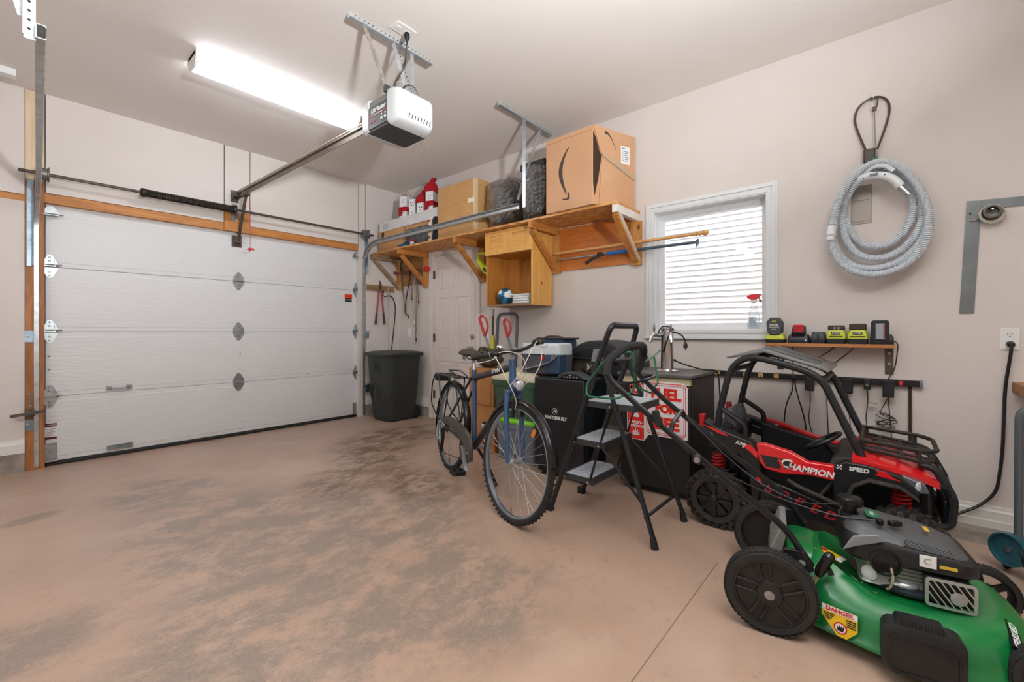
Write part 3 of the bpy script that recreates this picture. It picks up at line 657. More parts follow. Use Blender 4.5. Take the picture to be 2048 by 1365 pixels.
WPT = M('white_painted_wood', '#e9e4db', .55, var=(9, '#d8cdbf', .6))
for i, y in enumerate((1.62, 2.45, 3.475, 4.485, 5.07)):
    m_ = PINEX if i not in (4,) else wood('weathered_pine', '#b59a7d', '#8b6f52', 'x')
    b_ = obj('bracket_arm', G().bb(3.10 if i else 3.13, XR-.002, y-.022, y+.022, SZ-.085, SZ-.02), m_ if i else WPT, t, bev=.002)
    obj('bracket_leg', G().bb(XR-.04, XR-.002, y-.045, y+.045, 1.67, SZ-.085), wood('orange_pine_z2', '#d59a55', '#b67a38', 'z'), b_, bev=.002)
    obj('brace', G().bar((3.145, y, SZ-.095), (3.52, y, 1.70), .038, .05, (0, 1, 0)), m_, b_, bev=.002)
    if i == 0: obj('white_edge', G().bar((3.150, y-.0215, SZ-.095), (3.525, y-.0215, 1.70), .004, .05, (0, 1, 0)), WPT, b_, sm=0)
bp_ = obj('back_board', G().bb(XR-.018, XR-.001, 1.66, 2.41, 1.69, SZ-.03), wood('orange_panel', '#cf7f38', '#b3652a', 'y', .45), t, sm=0)
obj('back_board', G().bb(XR-.018, XR-.001, 4.53, 5.03, 1.72, SZ-.03), wood('brown_panel', '#b28456', '#7d5732', 'y'), t, sm=0)
gs = G()
for (y, z) in ((1.80, 1.85), (1.85, 2.02), (2.02, 1.95), (2.2, 2.04), (2.28, 1.9)): gs.lathe([(.006, 0), (.006, .002)], (XR-.018, y, z), (-1, 0, 0), 8)
k_ = obj('screw_head', gs, GALVD, bp_); k_['kind'] = 'stuff'
# nailing board on the front wall for the hanging tools
struct(obj('trim_5', G().bb(3.055, 3.47, YF-.02, YF, 1.635, 1.715), wood('weathered_pine_x', '#a98964', '#7b5c3d', 'x')))['label'] = 'weathered nailing board on the front wall'
# ---- pine cabinet hung under it
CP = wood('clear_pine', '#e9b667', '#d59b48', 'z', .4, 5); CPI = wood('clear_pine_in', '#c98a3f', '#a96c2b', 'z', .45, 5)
t = thing('pine_cabinet', 'honey pine wall cabinet with two small doors over an open bay', 'cabinet', (3.37, 2.78, 1.35))
x0, x1, y0, y1, z0, z1 = 3.205, 3.532, 2.495, 3.10, 1.352, 2.108
obj('side_panel', G().bb(x0, x1, y0, y0+.02, z0, z1), CP, t, bev=.0015)
obj('side_panel', G().bb(x0, x1, y1-.02, y1, z0, z1), CPI, t, bev=.0015)
obj('bottom_panel', G().bb(x0+.003, x1, y0+.02, y1-.02, z0, z0+.018), M('cab_bottom', '#8f7155', .5), t, sm=0)
obj('mid_shelf', G().bb(x0+.01, x1, y0+.02, y1-.02, 1.865, 1.883), CPI, t, sm=0)
obj('top_panel', G().bb(x0, x1, y0+.02, y1-.02, z1-.018, z1), CPI, t, sm=0)
obj('back_panel', G().bb(x1-.012, x1, y0+.02, y1-.02, z0+.018, z1-.018), CPI, t, sm=0)
for (a, b) in ((y0+.001, 2.7965), (2.7985, y1-.001)):
    d_ = obj('cabinet_door', G().frame(rc(a, b, 1.868, z1-.004), rc(a+.055, b-.055, 1.868+.05, z1-.054), 'x', x0-.018, x0-.0005), CP, t, bev=.002)
    obj('door_panel', G().bb(x0-.010, x0-.004, a+.055, b-.055, 1.918, z1-.054), wood('clear_pine_y', '#e3ae5e', '#cf9344', 'y', .4, 5), d_, sm=0)
obj('red_tag', G().prism([(3.33, 1.565), (3.345, 1.58), (3.36, 1.565), (3.345, 1.55)], 'y', y0-.001, y0), RED, t, sm=0)
# ---- ball and towels in the open bay
bm_ = bpy.data.materials.new('patterned_ball'); bm_.use_nodes = True; nn = bm_.node_tree.nodes; ll = bm_.node_tree.links
vo = nn.new('ShaderNodeTexVoronoi'); vo.inputs['Scale'].default_value = 16; tcx = nn.new('ShaderNodeTexCoord'); ll.new(tcx.outputs['Object'], vo.inputs['Vector'])
rm = nn.new('ShaderNodeValToRGB'); rm.color_ramp.interpolation = 'CONSTANT'; rm.color_ramp.elements[0].color = lin('#2f7f9e'); rm.color_ramp.elements[1].color = lin('#e8ecee'); rm.color_ramp.elements[1].position = .55
e_ = rm.color_ramp.elements.new(.8); e_.color = lin('#c76a52'); e_ = rm.color_ramp.elements.new(.35); e_.color = lin('#1d4f6b')
sc_ = nn.new('ShaderNodeSeparateColor'); ll.new(vo.outputs['Color'], sc_.inputs[0]); ll.new(sc_.outputs[0], rm.inputs[0]); ll.new(rm.outputs[0], nn['Principled BSDF'].inputs['Base Color']); nn['Principled BSDF'].inputs['Roughness'].default_value = .35
t = thing('beach_ball', 'small blue and white patterned ball in the pine cabinet', 'ball', (3.33, 2.945, 1.37))
o = obj('skin', G().ell((3.33, 2.945, 1.458), .087, 28, 16), bm_, t)
obj('valve_patch', G().lathe([(.022, 0), (.02, .002), (0, .003)], (3.249, 2.945, 1.495), (-.93, 0, .37), 14), WHITEP, t)
tw = M('white_towel', '#e3e8ea', .9, bump=(140, .6))
for k, (a, b, hh) in enumerate(((.0, .0, .05), (.006, -.004, .046))):
    zz = 1.371+k*.05
    g = G()
    for q in range(2):
        zq = zz+q*hh/2
        g.loft([[(p[0], y, p[1]) for p in rrect(3.33+a, zq+hh/4, .20, hh/2-.001, hh/4.2, 3)] for y in (2.58+b, 2.60+b, 2.74+b, 2.765+b)])
    tag(obj('folded_towel', g, tw), ['folded white towel at the bottom of the pile in the cabinet', 'folded white towel lying on top of another towel'][k], 'towel', 'folded towels in the cabinet')
# ---- boxes and things standing on the shelf
def carton(name, label, x0, x1, y0, y1, z0, z1, mat, tape=True, cat='box'):
    t = thing(name, label, cat, ((x0+x1)/2, (y0+y1)/2, z0))
    obj('carton', G().bb(x0, x1, y0, y1, z0, z1-.003), mat, t, bev=.004)
    ym = (y0+y1)/2
    obj('flap', G().bb(x0+.002, (x0+x1)/2-.001, y0+.002, y1-.002, z1-.003, z1), mat, t, sm=0); obj('flap', G().bb((x0+x1)/2+.001, x1-.002, y0+.002, y1-.002, z1-.003, z1), mat, t, sm=0)
    return t
CARD2 = M('tan_cardboard', '#cda06a', .75, var=(5, '#bd8b52', .6), bump=(40, .05))
TAPE = M('clear_tape', '#dfc9a0', .25)
t = carton('cardboard_box', 'large plain tan cardboard box with glossy tape at its corner', 3.135, 3.535, 3.185, 3.78, SZ, 2.685, CARD2)
obj('tape_strip', G().bb(3.1335, 3.135, 3.19, 3.215, SZ+.02, 2.68).bb(3.135, 3.17, 3.1835, 3.185, SZ+.02, 2.68), TAPE, t, sm=0)
obj('tape_patch', G().bb(3.1332, 3.135, 3.20, 3.30, 2.44, 2.485), M('pale_tape', '#f0e4cc', .3), t, sm=0)
obj('crease', G().tube(smooth([(3.1345, 3.76, 2.41), (3.134, 3.5, 2.475), (3.1345, 3.22, 2.465)], 2), .0012, 4), M('crease_brown', '#a87b48', .9), t)
t = carton('cardboard_box', 'flat brown cardboard box with a printed mark under the white tray', 3.16, 3.50, 4.475, 4.99, SZ, 2.385, CARD)
obj('print_mark', G().bb(3.1585, 3.16, 4.87, 4.925, 2.29, 2.37), M('brown_ink', '#4a3524', .7), t, sm=0)
obj('tape_seam', G().bb(3.1588, 3.16, 4.48, 4.985, 2.245, 2.25), M('crease_brown', '#a87b48'), t, sm=0)
t = carton('cardboard_box', 'brown box with a dark winter village picture under the white tray', 3.18, 3.50, 3.82, 4.45, SZ, 2.385, CARD)
pic = obj('printed_panel', G().bb(3.1785, 3.18, 3.83, 4.43, SZ+.012, 2.34), M('night_print', '#3b3d45', .5, var=(14, '#777a85', .8)), t, sm=0)
obj('printed_tree', G().prism([(3.99, 2.19), (4.07, 2.19), (4.03, 2.30)], 'x', 3.1778, 3.1785), M('print_green', '#4e6b52', .6), pic, sm=0)
obj('printed_house', G().prism([(3.90, 2.16), (3.97, 2.16), (3.97, 2.21), (3.935, 2.25), (3.90, 2.21)], 'x', 3.1776, 3.1785), M('print_cream', '#e6dfd0', .6), pic, sm=0)
t = thing('ornament_box', 'small red and cream striped ornament box before the village box', 'box', (3.155, 3.93, SZ))
obj('carton', G().bb(3.135, 3.17, 3.905, 3.945, SZ, 2.40), M('print_cream', '#e6dfd0'), t, bev=.002)
for k in range(4): obj('red_band', G().bb(3.134, 3.135, 3.905, 3.945, SZ+.03+k*.062, SZ+.055+k*.062), RED, t, sm=0)
t = thing('cloth_bundle', 'dark navy cloth bundle tucked beside the big tan box', 'cloth', (3.17, 3.83, SZ))
obj('cloth', G().surf(lambda u, v: (3.148+.022*math.cos(2*PI*v)*(1-.3*u), 3.835+.042*math.sin(2*PI*v)*(1+.15*math.sin(u*9)), SZ+.24*u), 8, 14, cv=True).ell((3.148, 3.835, SZ+.24), (.015, .038, .03), 14, 6), M('navy_cloth', '#1c2028', .9, bump=(60, .8)), t)
# white tray across the two boxes
t = thing('white_tray', 'long white cardboard tray lying across two flat boxes', 'tray', (3.33, 4.4, 2.385))
WCB = M('white_card', '#dcdcdc', .7, var=(8, '#c9cacc', .6))
g = G().bb(3.165, 3.5, 3.80, 4.985, 2.386, 2.39).bb(3.165, 3.169, 3.80, 4.985, 2.39, 2.505).bb(3.165, 3.5, 3.80, 3.804, 2.39, 2.505).bb(3.165, 3.5, 4.981, 4.985, 2.39, 2.46)
obj('tray_body', g, WCB, t, sm=0)
obj('shipping_label', G().bb(3.1638, 3.165, 4.78, 4.90, 2.41, 2.48), M('label_grey', '#b9bcc0', .6), t, sm=0)
# four block snowmen in the tray
SNW = M('snow_white_paint', '#eceef0', .6); YARN = M('red_knit', '#b30f1d', .9, bump=(120, .9))
def snowman(y, zt, w, hat, scarf, label, face=0.):
    face = .045 if hat else 0.
    x = 3.30; z0 = 2.39
    t = thing('snowman_block', label, 'snowman', (x, y, z0), 'block snowmen on the shelf')
    rt = Matrix.Translation((x, y, 0)) @ Matrix.Rotation(math.radians(18), 4, 'Z')
    obj('body', G(rt).bb(-w/2, w/2, -w/2, w/2, z0, zt), SNW, t, bev=.003)
    for dy in (-.018, .012): obj('eye', G(rt).lathe([(.007, 0), (.007, .003)], (-w/2, dy, zt-face-.045), (-1, 0, 0), 10), BLK, t)
    obj('nose', G(rt).lathe([(.006, 0), (.0, .03)], (-w/2, -.004, zt-face-.075), (-1, 0, -.1), 8), M('carrot', '#c8503a', .6), t)
    for k in range(2): obj('button', G(rt).lathe([(.007, 0), (.007, .003)], (-w/2, 0, zt-face-.17-k*.035), (-1, 0, 0), 10), BLK, t)
    if scarf:
        obj('scarf', G(rt).frame(rrect(0, 0, w+.026, w+.026, .015, 3), rrect(0, 0, w-.004, w-.004, .005, 3), 'z', scarf-.055, scarf).bb(-w/2-.025, -w/2-.006, .01, .045, scarf-.11, scarf-.02), YARN, t)
    if hat:
        g = G(rt).frame(rrect(0, 0, w+.03, w+.03, .02, 3), rrect(0, 0, w-.006, w-.006, .008, 3), 'z', zt-.035, zt+.03)
        g.loft([[(p[0]+dx, p[1]+dy, zt+q) for p in rrect(0, 0, (w+.02)*s, (w+.02)*s, .03*s, 3)] for q, s, dx, dy in ((.025, 1, 0, 0), (.06, .9, 0, -.005), (.085, .45, 0, -.01), (.115, .55, .0, -.03), (.13, .25, 0, -.045))])
        obj('hat', g, YARN, t, sm=60)
    else:
        g = G(rt)
        for k in range(7):
            a = k*1.7; g.tube(smooth([(0, 0, zt), (.02*math.cos(a), .03*math.sin(a), zt+.03), (.03*math.cos(a), .055*math.sin(a), zt+.055+.004*k)], 1), .003, 4)
        k_ = obj('twig_tuft', g, M('dry_twig', '#8b6f62', .8), t); k_['kind'] = 'stuff'
snowman(4.615, 2.80, .10, False, 2.665, 'tall white block snowman with a red scarf and twig hair')
snowman(4.44, 2.735, .085, False, 0, 'plain white block snowman with a twig tuft and no scarf')
snowman(4.265, 2.69, .095, True, 0, 'short white block snowman wearing a red knitted hat only')
snowman(4.095, 2.79, .10, True, 2.64, 'white block snowman wearing a red hat and a red scarf')
# blue clamp and small ornaments at the shelf edge
t = thing('spring_clamp', 'small blue clamp lying on the shelf edge', 'clamp', (3.16, 4.46, SZ))
obj('jaw', G().bar((3.152, 4.40, SZ+.02), (3.152, 4.53, SZ+.018), .025, .036), M('blue_plastic', '#1d5f9e', .4), t, bev=.004)
obj('grip', G().bar((3.15, 4.43, SZ+.04), (3.15, 4.36, SZ+.055), .02, .014).bar((3.15, 4.43, SZ+.02), (3.15, 4.36, SZ+.008), .02, .014), M('blue_plastic', '#1d5f9e', .4), t, bev=.003)
t = thing('toy_house', 'tiny red and white ornament house on the shelf edge', 'ornament', (3.155, 4.28, SZ))
obj('walls', G().bb(3.14, 3.172, 4.26, 4.30, SZ, SZ+.045), WHITEP, t, bev=.002)
obj('roof', G().prism([(4.255, SZ+.045), (4.305, SZ+.045), (4.28, SZ+.075)], 'x', 3.138, 3.174), RED, t, sm=0)
# ---- plastic wrapped black things
pm = bpy.data.materials.new('clear_plastic_wrap'); pm.use_nodes = True; n_ = pm.node_tree.nodes; l_ = pm.node_tree.links; n_.clear()
o_ = n_.new('ShaderNodeOutputMaterial'); mx = n_.new('ShaderNodeMixShader'); tr = n_.new('ShaderNodeBsdfTransparent'); gl = n_.new('ShaderNodeBsdfGlossy'); gl.inputs['Roughness'].default_value = .12
tr.inputs[0].default_value = (.93, .94, .95, 1); lw = n_.new('ShaderNodeLayerWeight'); lw.inputs[0].default_value = .55
tc_ = n_.new('ShaderNodeTexCoord'); no_ = n_.new('ShaderNodeTexNoise'); no_.inputs['Scale'].default_value = 11; no_.inputs['Detail'].default_value = 6; no_.inputs['Distortion'].default_value = 1.5
l_.new(tc_.outputs['Object'], no_.inputs['Vector']); bp = n_.new('ShaderNodeBump'); bp.inputs['Strength'].default_value = 1; bp.inputs['Distance'].default_value = .05; l_.new(no_.outputs['Fac'], bp.inputs['Height'])
l_.new(bp.outputs[0], gl.inputs['Normal']); l_.new(bp.outputs[0], lw.inputs['Normal'])
l_.new(lw.outputs['Facing'], mx.inputs[0]); l_.new(tr.outputs[0], mx.inputs[1]); l_.new(gl.outputs[0], mx.inputs[2]); l_.new(mx.outputs[0], o_.inputs[0])
WRAP = pm
BLKV = M('black_vinyl', '#1d1e21', .35, bump=(14, .5))
def lump(c, r, seed, n=2.4, seg=28, rings=16, amp=.10, flat=0):
    rnd = random.Random(seed); ph = [(rnd.uniform(2, 7), rnd.uniform(0, 6), rnd.uniform(2, 7), rnd.uniform(0, 6)) for _ in range(5)]
    def fn(u, v):
        th, pp = 2*PI*v, PI*(u-.5); cx, sx = math.cos(pp), math.sin(pp)
        sg = lambda q: math.copysign(abs(q)**(2/n), q)
        k = 1+amp*sum(math.sin(a*th+b+c_*pp+d) for a, b, c_, d in [(round(p[0]), p[1], p[2], p[3]) for p in ph])/3
        return (c[0]+r[0]*sg(cx)*sg(math.cos(th))*k, c[1]+r[1]*sg(cx)*sg(math.sin(th))*k, c[2]+r[2]*sg(sx)*(1+.3*(k-1)))
    return G().surf(fn, rings, seg, cv=True)
t = thing('wrapped_cushion', 'rounded black padded piece in crinkled clear plastic', 'wrapped item', (3.33, 2.90, SZ))
obj('cushion', lump((3.34, 2.91, SZ+.255), (.14, .16, .25), 3, 2.6, amp=.06), BLKV, t, sm=60)
obj('plastic_wrap', lump((3.34, 2.915, SZ+.262), (.175, .19, .259), 5, 3.2, amp=.16), WRAP, t, sm=60)
t = thing('wrapped_crate', 'tall boxy black piece in clear plastic beside the arrow box', 'wrapped item', (3.33, 2.47, SZ))
g = G().bb(3.20, 3.48, 2.36, 2.61, SZ+.02, SZ+.50).bb(3.18, 3.5, 2.34, 2.63, SZ+.49, SZ+.55)
for k in range(5): g.bb(3.185, 3.2, 2.38+k*.048, 2.40+k*.048, SZ+.04, SZ+.48)
obj('crate', g, BLKV, t, bev=.008)
obj('plastic_wrap', lump((3.34, 2.475, SZ+.28), (.19, .165, .277), 9, 4.0, amp=.08), WRAP, t, sm=60)
# ---- box with the printed arrow
AC = M('kraft_cardboard', '#cfa27c', .75, var=(4, '#c4946c', .6), bump=(30, .06))
t = thing('arrow_box', 'big open kraft box printed with a curved black arrow', 'box', (3.3, 1.95, SZ))
A, B, C_, D = Vector((3.10, 2.265, 0)), Vector((3.085, 1.79, 0)), Vector((3.53, 1.645, 0)), Vector((3.53, 2.25, 0))
zb, zt = SZ+.002, 2.775
bt = lambda p, z: (p.x, p.y, z)
g = G().add([bt(p, z) for z in (zb, zt) for p in (A, B, C_, D)], [(3, 2, 1, 0), (4, 5, 6, 7), (0, 1, 5, 4), (1, 2, 6, 5), (2, 3, 7, 6), (3, 0, 4, 7)])
bx = obj('carton', g, AC, t, bev=.004)
rd = (C_-B).normalized(); rn = Vector((rd.y, -rd.x, 0)).normalized()    # outward of the right face
def rf(s, z, o=.003): q = B+rd*s+rn*o; return (q.x, q.y, z)
L_ = (C_-B).length
def slab(pts, o0, o1):
    n = len(pts); return G().add([rf(s, z, o0) for s, z in pts]+[rf(s, z, o1) for s, z in pts], [tuple(range(n))[::-1], tuple(range(n, 2*n))]+[(i, (i+1) % n, n+(i+1) % n, n+i) for i in range(n)])
obj('flap', slab([(.0, 2.77), (L_, 2.77), (L_, 2.42), (.075, 2.56)], .001, .014), AC, t, sm=0)
obj('flap', slab([(.10, 2.545), (L_, 2.41), (L_, zb), (.06, zb)], .001, .008), AC, t, sm=0)
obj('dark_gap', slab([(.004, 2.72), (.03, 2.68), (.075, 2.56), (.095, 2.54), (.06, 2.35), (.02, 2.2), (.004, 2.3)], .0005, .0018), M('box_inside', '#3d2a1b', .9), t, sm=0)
obj('tape_strip', slab([(.08, 2.575), (L_, 2.435), (L_, 2.395), (.095, 2.535)], .014, .0155), M('kraft_tape', '#b9a184', .35), t, sm=0)
obj('shipping_label', slab([(.30, 2.665), (.405, 2.665), (.405, 2.515), (.30, 2.515)], .0145, .0158), WHITEP, t, sm=0)
k_ = slab([(.315, 2.65), (.35, 2.65), (.35, 2.64), (.315, 2.64)], .0158, .0162)
for q in range(6): k_.add(*((lambda s: (s.v, s.f))(slab([(.315, 2.625-q*.016), (.39-.01*(q % 3), 2.625-q*.016), (.39-.01*(q % 3), 2.619-q*.016), (.315, 2.619-q*.016)], .0158, .0162))))
k_ = obj('label_print', k_, M('label_blue_ink', '#7f8ea8', .6), t, sm=0); k_['kind'] = 'stuff'
# curved arrow on the front face (face towards -X); s along the face from left edge
fd = (B-A).normalized(); fn_ = Vector((fd.y, -fd.x, 0)); fn_ = fn_ if fn_.x < 0 else -fn_
def fp(s, z, o): q = A+fd*s+fn_*o; return (q.x, q.y, z)
def decal(pts, mat, name='printed_arrow', o0=.0003, o1=.0012):
    n = len(pts); g = G().add([fp(s, z, o0) for s, z in pts]+[fp(s, z, o1) for s, z in pts], [tuple(range(n))[::-1], tuple(range(n, 2*n))]+[(i, (i+1) % n, n+(i+1) % n, n+i) for i in range(n)])
    return obj(name, g, mat, t, sm=0)
cur = []
N = 18
for k in range(N+1):
    q = k/N; z = 2.66-.40*q; s = .247-.075*math.sin(PI*min(1, q*1.02)**.9)-.03*q
    cur.append((s, z, .004+.016*math.sin(PI*min(1, q*.97+.03))))
pts = [(s-w_, z) for s, z, w_ in cur]+[(s+w_, z) for s, z, w_ in cur[::-1]]
INK = M('carton_ink', '#4b4038', .7)
# ribbon built quad by quad so that the curve stays clean
g = G()
for a, b in zip(cur[:-1], cur[1:]):
    q = [(a[0]-a[2], a[1]), (a[0]+a[2], a[1]), (b[0]+b[2], b[1]), (b[0]-b[2], b[1])]
    g.add([fp(s, z, .0012) for s, z in q], [(0, 1, 2, 3)])
obj('printed_arrow', g, INK, t, sm=0)
hd = [(.247, 2.275), (.255, 2.235), (.243, 2.213), (.215, 2.212), (.175, 2.222), (.176, 2.232), (.215, 2.228), (.232, 2.238), (.232, 2.275)]
g = G(); 
for q in ([0, 1, 7, 8], [1, 2, 6, 7], [2, 3, 5, 6], [3, 4, 5]): g.add([fp(*hd[i], .0012) for i in q], [tuple(range(len(q)))])
obj('printed_arrow', g, INK, t, sm=0)
g = G(); prev = None
for k in range(9):
    q = k/8; s, z, w_ = .12+.13*q, 2.70+.035*math.sin(PI*(.35+.65*q))-.10*q*q, .013*(1-.75*q)
    cu_ = (rf(s, z+w_, .0148), rf(s, z-w_, .0148))
    if prev: g.add([prev[0], cu_[0], cu_[1], prev[1]], [(0, 1, 2, 3)])
    prev = cu_
obj('printed_arrow', g, INK, t, sm=0)
obj('printed_edge', G().bar(fp(.01, 2.735, .001), fp(.47, 2.735, .001), .002, .003), M('kraft_line', '#b08358', .8), t, sm=0)
# ---- poles lying across the brackets
t = thing('curtain_pole', 'turned wooden pole with ball finial lying across the brackets', 'pole', (3.43, 1.7, 1.82))
PW = wood('beech_pole', '#dcab6e', '#c58f52', 'y', .4, 8, False)
obj('rod', G().cyl((3.43, 2.39, 1.845), (3.43, 1.10, 1.845), .013, 14), PW, t)
obj('finial', G().lathe([(.013, 0), (.019, .004), (.019, .012), (.013, .016), (.013, .028), (.018, .032), (.018, .04), (.012, .046), (.017, .056), (.022, .070), (.021, .085), (.012, .097), (0, .10)], (3.43, 1.10, 1.845), (0, -1, 0), 16), PW, t)
t = thing('extension_pole', 'grey telescopic pole with a blue grip lying under the wooden pole', 'pole', (3.47, 1.7, 1.77))
obj('inner_tube', G().cyl((3.465, 2.39, 1.79), (3.465, 1.85, 1.79), .008, 12), STEEL, t)
obj('grip', G().lathe([(.012, 0), (.016, .01), (.017, .1), (.014, .2), (.012, .22)], (3.465, 1.87, 1.79), (0, -1, 0), 14), M('blue_grip', '#1767b8', .45), t)
obj('outer_tube', G().cyl((3.465, 1.66, 1.79), (3.465, 1.10, 1.79), .012, 14), M('slate_tube', '#5b6c77', .4, .4), t)
obj('end_head', G().prism([(1.105, 1.805), (1.085, 1.815), (1.08, 1.79), (1.09, 1.765), (1.10, 1.745), (1.105, 1.775)], 'x', 3.455, 3.475), M('slate_tube', '#5b6c77'), t, bev=.003)
obj('trigger', G().bar((3.45, 1.89, 1.785), (3.44, 2.0, 1.755), .02, .022).bar((3.44, 2.0, 1.755), (3.43, 2.06, 1.715), .018, .028).ell((3.45, 1.93, 1.79), (.018, .03, .02), 10, 6), BLK, t, bev=.003)
# ---- lime garden tool hooked behind the cabinet
t = thing('hedge_trimmer', 'lime green power tool handle hooked behind the pine cabinet', 'power tool', (3.42, 3.35, 1.72))
LIME = M('lime_plastic', '#cfe021', .4)
obj('loop_handle', G().tube(smooth([(3.42, 3.32, 1.955), (3.42, 3.40, 1.965), (3.42, 3.435, 1.95), (3.42, 3.425, 1.89), (3.42, 3.39, 1.865)], 2), .014, 8), LIME, t)
obj('body', G().prism([(3.43, 1.90), (3.40, 1.90), (3.32, 1.82), (3.24, 1.80), (3.22, 1.73), (3.30, 1.72), (3.38, 1.80), (3.42, 1.86)], 'x', 3.39, 3.45), LIME, t, bev=.008)
obj('dark_grip', G().prism([(3.33, 1.80), (3.30, 1.795), (3.26, 1.745), (3.30, 1.745)], 'x', 3.386, 3.454), BLK, t)
# ================================================================== TOOLS IN THE CORNER
t = thing('loppers', 'long handled loppers with red handles hung on the front wall', 'loppers', (3.24, 5.08, 1.2))
RH = M('faded_red', '#a5484a', .5)
for s_ in (-1, 1):
    h_ = obj('handle', G().tube([(3.24+s_*.018, 5.085, 1.655), (3.238+s_*.038, 5.085, 1.45), (3.237+s_*.052, 5.085, 1.34)], .011, 8), RH, t)
    obj('grip', G().tube([(3.237+s_*.051, 5.085, 1.345), (3.237+s_*.066, 5.085, 1.195)], [.013, .015], 8), M('brown_grip', '#4a3430', .7), h_)
obj('pivot', G().lathe([(.02, 0), (.02, .02), (.008, .024)], (3.24, 5.097, 1.655), (0, -1, 0), 12), BRONZE, t)
obj('blade', G().prism([(3.225, 1.66), (3.255, 1.66), (3.262, 1.71), (3.25, 1.75), (3.228, 1.78), (3.232, 1.73), (3.222, 1.69)], 'y', 5.082, 5.088), BRONZE, t, sm=0)
obj('nail', G().cyl((3.24, 5.12, 1.69), (3.24, 5.07, 1.695), .003, 6), STEEL, t)
t = thing('black_cable', 'black cable looping off the nailing board down behind the bin', 'cord', (3.38, 5.08, .8))
obj('cable', G().tube(smooth([(3.285, 5.10, 1.63), (3.285, 5.09, 1.585), (3.305, 5.08, 1.565), (3.36, 5.08, 1.585), (3.42, 5.08, 1.575), (3.46, 5.08, 1.50), (3.475, 5.08, 1.40), (3.45, 5.08, 1.15), (3.41, 5.08, .84), (3.40, 5.08, .72), (3.40, 5.085, .256)], 3), .007, 7), BLK, t)
obj('clip', G().bb(3.275, 3.295, 5.085, 5.10, 1.615, 1.645), BLK, t)
t = thing('conduit_pipe', 'thin grey pipe with a coupling running down the front wall', 'pipe', (3.385, 5.1, .25))
obj('pipe', G().tube([(3.37, 5.093, 1.69), (3.38, 5.109, 1.2), (3.392, 5.109, .26)], .006, 8), M('pale_pipe', '#c2b8ad', .5), t)
obj('coupling', G().cyl((3.37, 5.09, 1.62), (3.37, 5.09, 1.67), .013, 10).bb(3.355, 3.385, 5.09, 5.10, 1.64, 1.652), STEEL, t)
t = thing('bow_saw', 'bow saw with black arched frame hung on the brown board', 'saw', (3.5, 4.88, 1.27))
obj('frame', G().tube(smooth([(3.505, 5.0, 1.90), (3.505, 5.01, 2.0), (3.505, 4.96, 2.075), (3.505, 4.86, 2.085), (3.505, 4.80, 2.0), (3.505, 4.80, 1.8), (3.505, 4.88, 1.55), (3.505, 4.90, 1.40), (3.505, 4.89, 1.33), (3.505, 4.84, 1.32), (3.505, 4.815, 1.27)], 3), .008, 7), M('saw_black', '#2b2624', .5), t)
obj('blade', G().bar((3.505, 5.0, 1.92), (3.505, 4.895, 1.34), .0015, .02, (1, 0, 0)), STEEL, t, sm=0)
obj('nail', G().cyl((3.535, 4.88, 2.07), (3.49, 4.88, 2.075), .003, 6), STEEL, t)
t = thing('pry_bar', 'thin rusty red bar with flared end across the bow saw', 'bar', (3.47, 4.8, 1.9))
obj('shaft', G().bar((3.47, 5.05, 1.895), (3.47, 4.50, 1.905), .012, .018), M('rust_red', '#7a3a34', .6), t)
obj('flared_end', G().prism([(5.05, 1.91), (5.11, 1.925), (5.11, 1.885), (5.05, 1.88)], 'x', 3.462, 3.478), M('rust_red', '#7a3a34'), t)
obj('hook', G().tube([(3.532, 4.7, 1.91), (3.46, 4.7, 1.886), (3.455, 4.7, 1.90)], .004, 6).tube([(3.532, 4.96, 1.90), (3.46, 4.96, 1.878), (3.455, 4.96, 1.895)], .004, 6), STEEL, t)
t = thing('tape_roll', 'small red tape roll on the second timber bracket', 'tape', (3.47, 4.42, 1.86))
obj('roll', G().lathe([(.012, 0), (.035, 0), (.035, .04), (.012, .04)], (3.49, 4.44, 1.895), (0, -1, 0), 18), RED, t)
obj('hook', G().tube([(3.549, 4.42, 1.91), (3.46, 4.42, 1.907)], .004, 6), STEEL, t)
BUN = [((4.72, 1.80), (4.735, 1.48), '#9a3b3a', 'red bungee cord with hooks hanging under the brown board'),
       ((4.685, 1.80), (4.69, 1.16), '#bdb7ae', 'long pale bungee cord with wire hook under the brown board'),
       ((4.645, 1.80), (4.645, .93), '#6b5148', 'longest brown bungee cord hanging under the brown board'),
       ((4.605, 1.78), (4.60, 1.42), '#3d3b3c', 'short dark bungee cord hanging near the door casing')]
for k, ((ya, za), (yb, zb_), c, lb_) in enumerate(BUN):
    t = thing('bungee_cord', lb_, 'bungee cord', (3.5, ya, zb_), 'bungee cords')
    m_ = M('bungee_%d' % k, c, .8, bump=(200, .4), var=(60, '#e0d8cc', .4))
    x_ = 3.49+.008*(k % 2)
    obj('cord', G().tube(smooth([(3.54, ya, za+.04), (x_, ya-.012, za+.06), (x_, ya-.012, za), (x_-.01, (ya+yb)/2-.02, (za+zb_)/2), (x_, yb, zb_+.05)], 2), .005, 6).tube(smooth([(x_, ya-.012, za+.05), (x_-.005, ya+.018, za-.05), (x_, ya+.022-.004*k, (za+zb_)/2+.03), (x_, yb+.006, zb_+.08)], 2), .004, 6), m_, t)
    obj('hook', G().tube(smooth([(x_, yb, zb_+.055), (x_, yb, zb_+.02), (x_, yb+.016, zb_-.005), (x_, yb+.022, zb_+.02)], 2), .003, 6), GALVD, t)
    obj('clasp', G().cyl((x_, yb, zb_+.04), (x_, yb, zb_+.085), .009, 8), BLK if k != 1 else WHITEP, t)
t = thing('light_switch', 'white toggle light switch by the side door', 'switch', (XR, 4.86, 1.03))
obj('plate', G().bb(XR-.006, XR, 4.825, 4.895, 1.03, 1.145), WHITEP, t, bev=.002)
